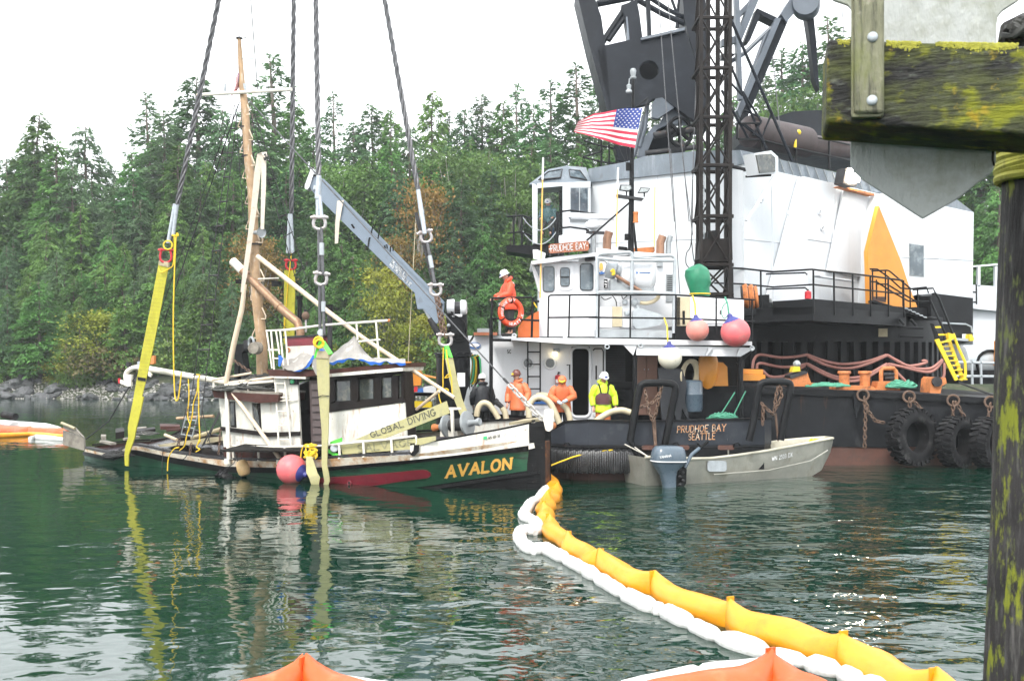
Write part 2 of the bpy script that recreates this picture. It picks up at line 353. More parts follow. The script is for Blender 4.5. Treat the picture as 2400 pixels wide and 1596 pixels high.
mat('rope_green', (.06, .25, .16), .7, var=.25, vs=10, bump=.5, bs=80)
mat('rope_pale', (.55, .52, .45), .7, var=.2, vs=10, bump=.5, bs=80)
mat('wire', (.11, .11, .115), .45, .6, var=.3, vs=8, bump=.3, bs=60)
mat('wrap_grey', (.42, .46, .5), .4, .3, var=.2, vs=8, bump=.7, bs=35, bstretch=(1, 1, 2))
mat('shackle', (.42, .4, .4), .45, .5, var=.2, vs=8, dirt=[((.3, .18, .14), .5, .75, 8)])
mat('chain_galv', (.45, .43, .4), .5, .4, var=.2, vs=6, dirt=[((.2, .12, .08), .6, .8, 8)])
mat('chain_rust', (.13, .08, .055), .7, .2, var=.3, vs=6, dirt=[((.3, .26, .22), .6, .75, 8)])
mat('buoy_pink', (.66, .13, .14), .42, var=.14, vs=2.5, dirt=[((.42, .2, .17), .52, .75, 3), ((.2, .14, .12), .66, .76, 7)], spec=.4)
mat('buoy_salmon', (.7, .24, .2), .45, var=.12, vs=3, dirt=[((.36, .24, .2), .52, .78, 3.5)], spec=.4)
mat('buoy_white', (.66, .63, .52), .45, var=.08, vs=3, dirt=[((.35, .3, .2), .6, .8, 4)])
mat('buoy_tan', (.62, .42, .2), .5, var=.2, vs=4, dirt=[((.35, .18, .07), .55, .75, 4)])
mat('buoy_blue', (.035, .04, .2), .45, var=.2, vs=4)
mat('boom_yellow', (.68, .27, .008), .4, var=.12, vs=2.5, dirt=[((.42, .15, .01), .55, .85, 3), ((.3, .2, .08), .68, .8, 6)], bump=.25, bs=3, bstretch=(1, 1, 3))
mat('boom_orange', (.55, .085, .014), .4, var=.12, vs=2.5, dirt=[((.5, .19, .08), .55, .85, 3), ((.3, .1, .04), .66, .8, 5)], bump=.3, bs=5)
mat('sorbent', (.62, .62, .6), .85, var=.1, vs=5, dirt=[((.42, .37, .28), .58, .8, 4)], bump=1.0, bs=14)
mat('tarp_grey', (.27, .255, .235), .6, var=.15, vs=3, dirt=[((.6, .6, .58), .55, .7, 4), ((.25, .22, .18), .6, .8, 3)], bump=.6, bs=8)
mat('tarp_blue', (.02, .12, .5), .45, var=.15, vs=3, bump=.5, bs=10)
mat('tarp_green', (.012, .17, .085), .4, var=.2, vs=3, bump=.5, bs=8)
mat('tarp_orange', (.5, .11, .02), .55, var=.15, vs=3, bump=.5, bs=6)
mat('alu', (.4, .39, .34), .4, .55, var=.15, vs=2.5, dirt=[((.22, .19, .12), .55, .85, 2.5, (1, 1, .5)), ((.55, .55, .52), .68, .75, 8, (1, 1, .4))], bump=.15, bs=10)
mat('alu_inner', (.5, .47, .38), .55, .2, var=.15, vs=2.5, dirt=[((.3, .25, .15), .55, .8, 3)])
mat('engine_blue', (.075, .105, .135), .3, var=.06, vs=4, coat=.4)
mat('exhaust', (.3, .17, .11), .4, .6, var=.25, vs=4, dirt=[((.12, .06, .04), .55, .75, 4)])
mat('bronze_pipe', (.28, .17, .1), .42, .4, var=.25, vs=3, dirt=[((.12, .06, .03), .5, .75, 3), ((.6, .5, .36), .68, .74, 5)], bump=.2)
mat('net_dark', (.06, .06, .055), .85, var=.4, vs=8, dirt=[((.25, .24, .2), .6, .7, 12)])
mat('gold', (.75, .42, .09), .5, var=.1, vs=5)
mat('ink_faint', (.27, .26, .15), .7, var=.3, vs=10)
mat('stitch', (.27, .24, .03), .7)
mat('ink', (.1, .1, .075), .7, var=.3, vs=10, dirt=[((.4, .38, .2), .6, .7, 8)])
mat('ink_white', (.75, .75, .75), .5, var=.05)
mat('ink_copper', (.55, .27, .12), .5, var=.15, vs=4, dirt=[((.7, .62, .5), .5, .6, 6)])
mat('ink_blue', (.04, .14, .4), .5, var=.1)
mat('sign_wood', (.3, .1, .045), .5, var=.2, vs=6, bump=.2)
mat('jet', (0.006, 0.006, 0.006), .5, var=.2, spec=.16)
mat('red_paint', (.5, .02, .03), .4, var=.1)
mat('green_plastic', (.05, .4, .16), .45, var=.1)
mat('plastic_bag', (.62, .65, .66), .3, var=.1, vs=6, bump=.9, bs=14, trans=.4)
mat('hose_tan', (.5, .43, .29), .5, var=.1, vs=4, bump=.3, bs=60)
mat('hose_pink', (.34, .15, .12), .55, var=.15, vs=3)
mat('locker_brown', (.26, .14, .1), .5, var=.1, vs=2)
mat('lamp_glow', (.9, .8, .55), .4, emit=(1.0, .8, .45, 6.0))
mat('flood_glow', (1, .93, .8), .4, emit=(1.0, .86, .66, 70.0))
mat('lens', (.3, .32, .32), .15, .2, var=.3, vs=10)
mat('flag_red', (.55, .03, .07), .7, var=.08, trans=.2); mat('flag_white', (.72, .7, .68), .7, var=.05, trans=.2); mat('flag_blue', (.04, .07, .28), .7, var=.1, trans=.2)
mat('skin', (.45, .24, .17), .5, var=.1, vs=8); mat('hair', (.05, .035, .025), .7)
mat('jacket_orange', (.6, .15, .055), .5, var=.1, vs=6, bump=.6, bs=9); mat('jacket_red', (.72, .07, .02), .5, var=.1, vs=6, bump=.6, bs=9)
mat('jacket_lime', (.5, .72, .02), .5, var=.08, vs=6, bump=.6, bs=9); mat('jacket_black', (.014, .016, .02), .6, var=.2, vs=6, bump=.5, bs=9)
mat('trousers_black', (.016, .016, .017), .6, var=.2, bump=.4, bs=9); mat('trousers_orange', (.5, .15, .05), .55, var=.12, bump=.5, bs=9)
mat('vest_brown', (.085, .03, .035), .5, var=.2, bump=.3); mat('hat_white', (.75, .75, .74), .35, var=.04); mat('hat_brown', (.13, .045, .035), .35, var=.1)
mat('hat_yellow', (.75, .6, .03), .35, var=.05); mat('glove', (.35, .42, .46), .6, var=.15); mat('boot', (.015, .015, .015), .55); mat('reflect', (.75, .75, .78), .35)
mat('overall_teal', (.05, .13, .14), .6)
# bark and foliage
mat('bark', (.12, .095, .075), .85, var=.35, vs=3, bump=.8, bs=8, bstretch=(1, 1, .2))
mat('bark_pale', (.3, .28, .25), .85, var=.3, vs=3, bump=.5, bs=8)
mat('needle_dark', (.068, .15, .05), .7, var=.45, vs=.55, trans=.25, objvar=.3, spec=.25)
mat('needle_mid', (.1, .21, .05), .7, var=.45, vs=.6, trans=.25, objvar=.3, spec=.25)
mat('needle_blue', (.105, .19, .085), .7, var=.4, vs=.6, trans=.25, objvar=.25, spec=.25)
mat('leaf_light', (.12, .2, .05), .65, var=.35, vs=.8, trans=.3, objvar=.25, spec=.25)
mat('leaf_yellow', (.24, .26, .035), .65, var=.35, vs=.8, trans=.3, objvar=.2, spec=.25)
mat('leaf_orange', (.22, .145, .04), .65, var=.4, vs=.9, trans=.3, objvar=.2, spec=.25)
mat('leaf_brown', (.11, .095, .045), .75, var=.4, vs=.9, trans=.2, objvar=.2, spec=.2)
mat('stone', (.085, .086, .09), .8, var=.5, vs=1.3, dirt=[((.02, .024, .022), .45, .6, 1.3), ((.35, .34, .31), .62, .72, 4)], bump=.8, bs=6, objvar=.35)
mat('shell_gravel', (.28, .27, .25), .85, var=.4, vs=5)
mat('forest_floor', (.03, .04, .018), .95, var=.5, vs=.3, dirt=[((.09, .08, .05), .5, .7, .9)], bump=.8, bs=2)
mat('moss_timber', (.022, .022, .021), .8, var=.5, vs=6, dirt=[((.075, .08, .07), .54, .68, 14, (.5, 3, 3.5)), ((.1, .115, .03), .42, .68, 5, (.6, 1, 1.6)), ((.16, .17, .012), .52, .62, 7, (.8, 1, 1.3)), ((.27, .2, .015), .6, .67, 8)], bump=1.0, bs=30, bstretch=(.3, 1, 2.2), spec=.3)
mat('moss_plank', (.18, .18, .115), .8, var=.3, vs=7, dirt=[((.06, .06, .04), .52, .66, 16, (3, 3, .25)), ((.13, .15, .03), .5, .68, 5, (1.5, 1.5, .6)), ((.3, .28, .22), .6, .75, 14)], bump=.7, bs=45, bstretch=(2, 2, .4))
mat('sign_grey0', (.3, .31, .31), .5, var=.06, vs=2, dirt=[((.2, .2, .15), .6, .9, 2)], bump=.06, bs=40)
mat('sign_algae', (.33, .345, .33), .6, var=.1, vs=3, dirt=[((.13, .14, .07), .45, .66, 2.6), ((.4, .41, .38), .6, .72, 20, (1, 1, .4))], bump=.5, bs=50, bstretch=(1, 1, .4))
mat('moss_pile', (.024, .022, .022), .75, var=.5, vs=5, dirt=[((.1, .095, .09), .52, .7, 13, (2.5, 2.5, .3)), ((.17, .19, .015), .57, .62, 7, (1.6, 1.6, .5)), ((.12, .14, .04), .56, .66, 16, (2, 2, .6))], bump=1.0, bs=26, bstretch=(2.5, 2.5, .3), spec=.3)
mat('rope_moss', (.3, .29, .03), .7, var=.2, vs=15, dirt=[((.1, .11, .02), .55, .7, 20)], bump=.4, bs=40)
mat('silencer_grey', (.07, .055, .055), .55, var=.2, vs=2, spec=.2)
mat('stem_rust', (.05, .025, .015), .6, var=.4, vs=3, dirt=[((.2, .08, .03), .5, .7, 4)], spec=.2)
mat('tender_grey', (.026, .03, .038), .5, var=.25, vs=1.2, dirt=[((.06, .065, .07), .56, .8, 2.5), ((.2, .2, .2), .73, .77, 9)], bump=.12, bs=6, spec=.22)
# -- water, shore, forest
def make_water():
    m = bpy.data.materials.new('sea_water'); m.use_nodes = True; N, L = m.node_tree.nodes, m.node_tree.links; MAT['sea_water'] = m
    b = N['Principled BSDF']; b.inputs['Base Color'].default_value = (.0028, .022, .0125, 1); b.inputs['Roughness'].default_value = .03; b.inputs['IOR'].default_value = 1.4
    geo = N.new('ShaderNodeNewGeometry')
    def wave(scale, sx, sy, detail, rough, rot=0):
        mp = N.new('ShaderNodeMapping'); mp.inputs['Scale'].default_value = (sx, sy, 1); mp.inputs['Rotation'].default_value = (0, 0, rot); L.new(geo.outputs['Position'], mp.inputs['Vector'])
        t = N.new('ShaderNodeTexNoise'); t.inputs['Scale'].default_value = scale; t.inputs['Detail'].default_value = detail; t.inputs['Roughness'].default_value = rough; t.inputs['Distortion'].default_value = .4
        L.new(mp.outputs[0], t.inputs['Vector']); return t.outputs['Fac']
    def math_(op, a, b_):
        x = N.new('ShaderNodeMath'); x.operation = op
        for i, q in enumerate((a, b_)):
            if isinstance(q, (int, float)): x.inputs[i].default_value = q
            else: L.new(q, x.inputs[i])
        return x.outputs[0]
    # the water outside the containment boom is ruffled by the breeze, inside it lies calmer
    sp = N.new('ShaderNodeSeparateXYZ'); L.new(geo.outputs['Position'], sp.inputs[0])
    brz = N.new('ShaderNodeMapRange'); L.new(math_('ADD', sp.outputs['X'], math_('MULTIPLY', math_('SUBTRACT', wave(.25, 1, 1, 2, .5), .5), 5.0)), brz.inputs['Value'])
    brz.inputs['From Min'].default_value = -2.0; brz.inputs['From Max'].default_value = 3.0; brz.inputs['To Min'].default_value = .14; brz.inputs['To Max'].default_value = .68
    patch = N.new('ShaderNodeMapRange'); L.new(wave(.16, .6, 1.2, 3, .5), patch.inputs['Value']); patch.inputs['From Min'].default_value = .4; patch.inputs['From Max'].default_value = .62; patch.inputs['To Min'].default_value = .75; patch.inputs['To Max'].default_value = 1.25
    rip = math_('MULTIPLY', wave(1.5, .85, 1.1, 2, .45, .1), .15)
    swell = math_('MULTIPLY', wave(.5, .7, 1.2, 2, .5, -.15), .19)
    fine = math_('MULTIPLY', wave(4.2, .85, 1.1, 1, .5, .3), .03)
    h = math_('MULTIPLY', math_('MULTIPLY', math_('ADD', math_('ADD', rip, swell), fine), brz.outputs[0]), patch.outputs[0])
    bp = N.new('ShaderNodeBump'); bp.inputs['Strength'].default_value = 1.0; bp.inputs['Distance'].default_value = .72; L.new(h, bp.inputs['Height']); L.new(bp.outputs[0], b.inputs['Normal'])
    mb = MB(); mb.quad(V((-300, -30, 0)), V((300, -30, 0)), V((300, 110, 0)), V((-300, 110, 0)))
    o = mb.obj('water', 'sea_water', origin=V((0, 0, 0))); o['kind'] = 'structure'; o['label'] = 'dark green rippled harbour water'
make_water()
rng = np.random.default_rng(7); random.seed(7)
def shore_y(x): return 84 + 2.2 * math.sin(x * .09 + 1) + 1.1 * math.sin(x * .31) + (max(0, -x - 20) * .05)
def ground_z(x, y):
    d = y - shore_y(x)
    z = -1.2 + 1.2 * (d + 3) / 3 if d < 0 else (d * .42 if d < 5 else 2.1 + (d - 5) * .17)
    return min(z, 17) + mnoise.noise(V((x * .2, y * .2, 0))) * min(1, max(0, d * .2)) * .8
def make_hill():
    xs = np.linspace(-110, 130, 121); ys = np.concatenate([np.linspace(78, 96, 25), np.linspace(98, 215, 40)])
    vs = [V((x, y, ground_z(x, y))) for y in ys for x in xs]; nx = len(xs)
    fs = [(j * nx + i, j * nx + i + 1, (j + 1) * nx + i + 1, (j + 1) * nx + i) for j in range(len(ys) - 1) for i in range(nx - 1)]
    o = MB().add(vs, fs).obj('hillside', 'forest_floor', origin=V((0, 0, 0))); o['kind'] = 'structure'; o['label'] = 'wooded hillside rising behind a rocky shore'
make_hill()

def mesh_np(name, vs, quads, mats, mi=None):
    me = bpy.data.meshes.new(name); me.from_pydata(vs.tolist(), [], quads)
    for m in mats: me.materials.append(MAT[m])
    return me
def spray_mesh(name, base, dirs, size, mats, rg, droop=.25, wid=.21):
    # one kinked leaf-spray quad per base point, lying along dirs
    n = len(base); d = dirs / np.linalg.norm(dirs, axis=1, keepdims=True)
    side = np.cross(d, np.array([0, 0, 1.0]) + rg.normal(0, .55, (n, 3))); side /= np.linalg.norm(side, axis=1, keepdims=True) + 1e-9
    L = (size * rg.uniform(.6, 1.35, n))[:, None]; W = L * wid * rg.uniform(.7, 1.3, n)[:, None]
    a = base; tip = base + d * L + np.array([0, 0, -droop]) * L
    mid = base + d * L * .5 + np.array([0, 0, .06]) * L
    vs = np.stack([a, mid + side * W, tip, mid - side * W], 1).reshape(-1, 3)
    q = np.arange(n * 4).reshape(-1, 4)
    return mesh_np(name, vs, q.tolist(), mats)
def trunk_mesh(name, H, r0, rg, m, bend=.01, limbs=()):
    mb = MB(); pts = [V((rg.normal(0, bend) * H * t, rg.normal(0, bend) * H * t, H * t)) for t in np.linspace(0, 1, 9)]; pts[0] = V((0, 0, -.6))
    mb.tube(pts, [r0 * (1 - .93 * t) for t in np.linspace(0, 1, 9)], 7)
    for (a, b, r) in limbs: mb.tube([a, (V(a) + V(b)) * .5 + V((0, 0, .15)), b], [r, r * .7, r * .3], 5)
    me = bpy.data.meshes.new(name); me.from_pydata([tuple(p) for p in mb.v], [], mb.f); me.materials.append(MAT[m]); return me
def conifer(H, rad, base_f, nb, ns, mats, seed, dens=1.0, pw=.62, droop=.3, size=.52, up=.15, gaps=.15):
    rg = np.random.default_rng(seed); B = []; D = []; S = []; limbs = []
    for i in range(nb):
        t = base_f + (1 - base_f) * (i + rg.uniform(0, 1)) / nb
        L = rad * (1 - t) ** pw * (1 - base_f) ** -pw * rg.uniform(.62, 1.15) + .2
        if t < base_f + .12: L *= .55 + 4 * (t - base_f)
        if rg.uniform() < gaps: L *= .45
        az = rg.uniform(0, 2 * math.pi); o = np.array([math.cos(az), math.sin(az), 0]); e = up + .5 * max(0, t - .6)
        k = max(4, int(ns * L / rad * dens)); s = rg.uniform(.18, 1, k) ** .8
        p = o[None] * (s * L)[:, None]; p[:, 2] = t * H + L * (e * s - (e + droop) * s ** 2 * .75)
        sd = np.array([-o[1], o[0], 0]); p += sd[None] * (rg.normal(0, .17, k) * L * s)[:, None]; p[:, 2] += rg.normal(0, .12, k)
        dirs = o[None] * rg.uniform(.5, 1, k)[:, None] + sd[None] * rg.normal(0, .75, k)[:, None]; dirs[:, 2] += rg.normal(-droop * .6, .25, k)
        B.append(p); D.append(dirs); S.append(np.full(k, size * (.75 + .35 * (1 - t))))
        if i % 4 == 0: limbs.append((V((0, 0, t * H)), V((o[0] * L * .8, o[1] * L * .8, t * H + L * (e * .8 - (e + droop) * .48))), .05))
    k = 26; p = np.zeros((k, 3)); p[:, 2] = H * rg.uniform(.93, 1.0, k); dd = rg.normal(0, .5, (k, 3)); dd[:, 2] = .7; B.append(p); D.append(dd); S.append(np.full(k, size * .5))
    cr = spray_mesh('crown', np.concatenate(B), np.concatenate(D), np.concatenate(S), mats, rg, droop * .5)
    return cr, trunk_mesh('trunk', H, .018 * H + .03, rg, 'bark', .004, limbs), H
def broadleaf(H, rad, mats, seed, nclump=46, per=90, size=.34, bark='bark_pale', low=.18, spread=.55, stems=3):
    rg = np.random.default_rng(seed); B = []; D = []; limbs = []
    for i in range(nclump):
        az = rg.uniform(0, 2 * math.pi); t = rg.uniform(low, 1); rr = rad * math.sqrt(max(.04, 1 - ((t - .5) / .56) ** 2)) * rg.uniform(.3, 1)
        c = np.array([math.cos(az) * rr, math.sin(az) * rr, t * H]); cs = rad * rg.uniform(.14, .32)
        p = c + rg.normal(0, 1, (per, 3)) * np.array([cs, cs, cs * .55]); B.append(p); dd = rg.normal(0, 1, (per, 3)); dd[:, 2] -= .3; D.append(dd)
        if i % 2 == 0: limbs.append((V((c[0] * .15, c[1] * .15, t * H * .5)), V(c.tolist()), .05))
    Bc = np.concatenate(B); Bc[:, 2] = np.maximum(Bc[:, 2], .1)
    cr = spray_mesh('crown', Bc, np.concatenate(D), np.full(len(Bc), size), mats, rg, .2, .42)
    return cr, trunk_mesh('trunk', H * .8, .02 * H + .03, rg, bark, .02, limbs), H
KIND = {
 'fir_a': conifer(20, 4.3, .1, 270, 72, ['needle_dark'], 1, droop=.32), 'fir_b': conifer(20, 3.9, .08, 280, 70, ['needle_mid'], 2, droop=.4, pw=.68),
 'fir_c': conifer(22, 4.0, .2, 270, 76, ['needle_blue'], 3, droop=.25, gaps=.3), 'cedar': conifer(17, 4.6, .04, 270, 74, ['needle_mid'], 4, droop=.65, up=.05, size=.45),
 'thin': conifer(22, 3.0, .25, 180, 60, ['needle_dark'], 5, droop=.2, gaps=.35, dens=.8), 'hem': conifer(18, 4.2, .06, 270, 70, ['needle_blue'], 6, droop=.5, size=.45),
 'young': conifer(9, 2.7, .03, 200, 60, ['needle_mid'], 8, droop=.3, size=.4),
 'madrone': broadleaf(13, 3.6, ['leaf_light'], 11, 80, 190, .2), 'maple_y': broadleaf(8, 3.0, ['leaf_yellow'], 12, 54, 110, .24), 'maple_o': broadleaf(11, 2.8, ['leaf_orange'], 13, 46, 110, .2, spread=.5),
 'shrub_g': broadleaf(4, 2.4, ['leaf_light'], 14, 34, 80, .26, low=.05), 'shrub_y': broadleaf(5, 2.8, ['leaf_yellow'], 15, 36, 80, .26, low=.05), 'shrub_b': broadleaf(3, 2.6, ['leaf_brown'], 16, 32, 80, .24, low=.05),
 'shrub_d': broadleaf(3.4, 2.4, ['needle_mid'], 17, 34, 80, .28, low=.02)}
LAB = {'fir_a': ('fir_tree', 'broad dark green fir', 'tree'), 'fir_b': ('fir_tree', 'narrow mid green fir', 'tree'), 'fir_c': ('fir_tree', 'open grey green fir', 'tree'), 'cedar': ('cedar_tree', 'low wide cedar', 'tree'), 'thin': ('fir_tree', 'thin sparse fir', 'tree'), 'hem': ('hemlock_tree', 'soft grey green hemlock', 'tree'), 'young': ('young_fir', 'small young fir', 'tree'), 'madrone': ('madrone_tree', 'round pale green tree', 'tree'),
 'maple_y': ('maple_tree', 'yellow autumn maple', 'tree'), 'maple_o': ('maple_tree', 'orange autumn maple', 'tree'), 'shrub_g': ('shrub', 'light green leafy shrub', 'shrub'), 'shrub_y': ('shrub', 'yellow leaved shrub', 'shrub'), 'shrub_b': ('shrub', 'brown twiggy shrub', 'shrub'), 'shrub_d': ('shrub', 'dark green low shrub', 'shrub')}
MARK = [(-999, 'beyond the orange boom'), (110, 'behind the white davit'), (330, 'behind the bright yellow sling'), (440, 'behind the rope ladder'), (540, 'behind the wooden mast'), (650, 'behind the mast sling'), (730, 'behind the boom tip'), (830, 'behind the grey crane boom'), (930, 'behind the slanting wire rope'), (1030, 'behind the tender crane'), (1140, 'behind the red jacket'), (1235, 'behind the operator cab'), (1320, 'behind the large flag'), (1430, 'behind the dark crane boom'), (1640, 'behind the lattice tower'), (1740, 'behind the gantry legs'), (1860, 'behind the timber end'), (1990, 'behind the sign board'), (2270, 'beside the mossy pile')]
def plant(kind, x, y, h, wscale=1.0, z=None):
    cr, tr, H0 = KIND[kind]; nm, lb, ct = LAB[kind]; sx_ = CX + x / y * FPX; mk = [m for c0, m in MARK if sx_ >= c0][-1]
    tier = 'above the rocky shore' if ct == 'shrub' else ('at the foot of the wood' if y < 95.5 else 'halfway up the wood' if y < 103 else 'on the skyline')
    base = lb; lb = base + ' ' + tier + ' ' + mk; grp = base + ', growing on the far shore'; s = h / H0; z = ground_z(x, y) - .1 if z is None else z
    o = thing(nm, lb, ct, (x, y, z), grp); o.rotation_euler = (0, 0, random.uniform(0, 6.28)); o.scale = (s * wscale, s * wscale, s)
    for me, n in ((tr, 'trunk'), (cr, 'crown')):
        c = bpy.data.objects.new(n, me); COL.objects.link(c); c.parent = o
def tree_px(kind, sx, topy, Y, w=1.0):
    x = (sx - CX) / FPX * Y; zt = HZ - (topy - CY) / FPX * Y; g = ground_z(x, Y) - .1; plant(kind, x, Y, zt - g, w)
for k, sx, ty, Y, w in [
 # the skyline, tree by tree
 ('fir_b', 20, 470, 104, 1.1), ('fir_b', 92, 268, 106, 1.1), ('fir_a', 60, 330, 110, .9), ('hem', 200, 300, 108, 1.1), ('fir_b', 150, 420, 104, .9), ('thin', 268, 400, 112, .9), ('fir_b', 310, 360, 105, 1.0), ('thin', 346, 222, 118, 1.0), ('fir_c', 386, 262, 104, 1.0),
 ('fir_a', 462, 186, 112, 1.25), ('fir_b', 420, 340, 100, 1.0), ('hem', 520, 260, 108, 1.0), ('thin', 640, 132, 116, 1.3), ('fir_a', 590, 230, 106, 1.0), ('fir_b', 690, 236, 110, 1.0), ('fir_a', 735, 300, 102, 1.0), ('thin', 782, 222, 118, .9),
 ('fir_c', 830, 290, 108, 1.0), ('fir_a', 872, 250, 114, 1.0), ('fir_b', 915, 262, 112, .9), ('hem', 960, 300, 106, 1.0), ('fir_b', 1015, 216, 114, .9), ('thin', 1050, 262, 118, .9), ('fir_a', 1090, 260, 112, .9), ('fir_c', 1130, 226, 114, .9),
 ('fir_b', 1180, 240, 112, .9), ('thin', 1212, 200, 118, .9), ('fir_a', 1250, 250, 108, .9), ('thin', 1292, 190, 112, 1.1), ('thin', 1352, 156, 108, 1.2), ('fir_c', 1405, 200, 110, 1.1), ('fir_b', 1450, 260, 108, 1.0),
 ('fir_a', 1530, 240, 112, 1.0), ('fir_b', 1620, 250, 112, 1.0), ('fir_c', 1790, 180, 112, 1.0), ('thin', 1835, 120, 116, 1.2), ('fir_a', 1880, 110, 112, 1.0), ('thin', 1946, 46, 112, 1.1), ('fir_b', 2000, 90, 110, 1.0), ('fir_a', 2060, 160, 108, 1.0), ('fir_b', 2200, 150, 108, 1.1),
 ('fir_a', 2330, 160, 100, 1.1), ('fir_b', 2395, 180, 98, 1.1), ('cedar', 2340, 420, 92, 1.0), ('fir_b', 2300, 330, 98, 1.0), ('young', 2390, 560, 88, 1.2), ('fir_a', 2480, 200, 102, 1.0), ('fir_b', 1720, 230, 110, 1.0),
 # the middle of the slope
 ('fir_a', 30, 560, 98, 1.0), ('cedar', 110, 520, 96, 1.0), ('fir_b', 190, 480, 98, 1.0), ('fir_c', 265, 520, 97, 1.0), ('hem', 330, 470, 98, 1.0), ('cedar', 400, 480, 96, 1.1), ('fir_a', 470, 420, 98, 1.0), ('fir_b', 545, 400, 99, 1.0), ('fir_c', 610, 430, 97, 1.0),
 ('fir_a', 670, 400, 99, 1.1), ('fir_a', 750, 430, 96, 1.0), ('madrone', 800, 400, 100, 1.0), ('fir_b', 860, 390, 99, 1.0), ('hem', 930, 410, 98, 1.0), ('madrone', 1080, 370, 100, .9), ('fir_b', 1010, 380, 99, 1.0), ('fir_c', 1080, 420, 94, 1.1), ('fir_c', 1150, 390, 97, 1.0), ('madrone', 1200, 400, 99, 1.0), ('fir_a', 1290, 330, 100, 1.0), ('fir_b', 1360, 340, 98, 1.0),
 ('fir_b', 1830, 260, 104, 1.0), ('madrone', 1900, 240, 102, .9), ('fir_a', 1700, 300, 102, 1.0),
 # the lower edge of the wood
 ('young', 20, 690, 91, 1.1), ('cedar', 70, 640, 93, 1.0), ('cedar', 150, 620, 92, 1.0), ('young', 225, 660, 91, 1.1), ('fir_b', 290, 600, 94, .9), ('hem', 350, 600, 93, 1.0), ('cedar', 430, 590, 93, 1.0), ('fir_a', 500, 580, 94, 1.0), ('young', 560, 640, 91, 1.1), ('fir_b', 640, 560, 94, 1.0),
 ('fir_a', 720, 560, 94, 1.1), ('cedar', 800, 560, 93, 1.0), ('fir_a', 880, 600, 93, 1.0), ('hem', 960, 560, 93, .9), ('fir_c', 1060, 560, 92, 1.1), ('cedar', 1130, 520, 93, 1.0), ('fir_b', 1200, 520, 94, 1.0), ('fir_a', 1300, 480, 95, 1.0),
 ('maple_y', 235, 740, 87.6, 1.3), ('maple_y', 190, 800, 87, 1.2), ('shrub_y', 140, 850, 86.8, 1.2), ('maple_y', 905, 690, 88, .8), ('maple_o', 590, 560, 92.5, .9), ('maple_o', 645, 640, 91, .8), ('maple_o', 985, 440, 94, .75), ('maple_o', 940, 560, 92, .8), ('maple_y', 900, 640, 91, .9), ('madrone', 850, 620, 92, .7), ('maple_y', 960, 765, 87, 1.1), ('maple_y', 1005, 745, 87.4, 1.1), ('maple_o', 600, 600, 90, .9), ('maple_o', 545, 700, 88.5, .8), ('madrone', 900, 700, 90, .6), ('young', 700, 700, 90, 1.0), ('young', 790, 690, 90, 1.0)]:
    tree_px(k, sx, ty, Y, w * 1.15)
for i in range(34):                                    # more of the wood behind, filling the slope
    sx = -40 + i * 44 + random.uniform(-15, 15); Y = random.uniform(99, 108); tree_px(random.choice(['fir_a', 'fir_b', 'hem', 'fir_c', 'fir_b']), sx, random.uniform(330, 430), Y, 1.15)
for i in range(26):
    sx = -30 + i * 46 + random.uniform(-15, 15); Y = random.uniform(92, 97); tree_px(random.choice(['fir_b', 'cedar', 'hem', 'fir_c', 'young']), sx, random.uniform(520, 650), Y, 1.1)
for i, sx in enumerate(range(-60, 1140, 36)):          # shrubs along the bank
    x = (sx - CX) / FPX * 87; y = shore_y(x) + random.uniform(2.6, 5.0); k = random.choice(['shrub_g', 'shrub_y', 'shrub_b', 'shrub_d', 'cedar', 'young', 'young', 'young', 'hem'])
    plant(k, x, y, random.uniform(1.8, 3.6) if k[:3] == 'shr' else random.uniform(4, 8), random.uniform(.9, 1.3))
for i, sx in enumerate(range(0, 1100, 55)):
    x = (sx - CX) / FPX * 90; y = shore_y(x) + random.uniform(5.5, 9); k = random.choice(['shrub_y', 'shrub_g', 'young', 'cedar', 'young', 'hem']); plant(k, x, y, random.uniform(2.5, 5) if k[:3] == 'shr' else random.uniform(6, 10), 1.2)
# boulders and shell beach
ROCK = []
for s_ in range(6):
    bm = bmesh.new(); bmesh.ops.create_icosphere(bm, subdivisions=2, radius=1)
    for v in bm.verts: v.co *= 1 + .45 * mnoise.noise(v.co * 1.1 + V((s_ * 7.3, 0, 0))); v.co.z *= .62; v.co.x = max(-.8, min(.85, v.co.x))
    me = bpy.data.meshes.new('boulder'); bm.to_mesh(me); bm.free(); me.materials.append(MAT['stone']); ROCK.append(me)
for i in range(150):
    sx = random.uniform(-20, 1120); x = (sx - CX) / FPX * 86; d = random.uniform(-.6, 3.2); y = shore_y(x) + d; s_ = random.choice([.3, .35, .45, .5, .6, .8])
    o = bpy.data.objects.new('boulder', random.choice(ROCK)); COL.objects.link(o); o.location = (x, y, ground_z(x, y) + s_ * .1); o.scale = (s_ * random.uniform(.8, 1.5), s_, s_ * random.uniform(.7, 1.1)); o.rotation_euler = (random.uniform(-.3, .3), random.uniform(-.3, .3), random.uniform(0, 6))
    tag(o, 'grey rounded boulder on the far shore below the trees', 'boulder', 'boulders along the far shore')
g = MB()
for i in range(2600):
    sx = random.uniform(-30, 1130); x = (sx - CX) / FPX * 86; y = shore_y(x) + random.uniform(-.3, 2.6); r_ = random.uniform(.05, .16); c = V((x, y, ground_z(x, y) + r_ * .3))
    a = random.uniform(0, 6); u = V((math.cos(a), math.sin(a), .2)) * r_; w = V((-math.sin(a), math.cos(a), .3)) * r_ * .7
    g.add([c - u, c - w, c + u, c + w, c + V((0, 0, r_ * .7))], [(0, 1, 4), (1, 2, 4), (2, 3, 4), (3, 0, 4)])
o = g.obj('beach_shingle', 'shell_gravel', smooth=False); tag(o, 'pale shingle and shells scattered along the far shore', 'shingle', kind='stuff')

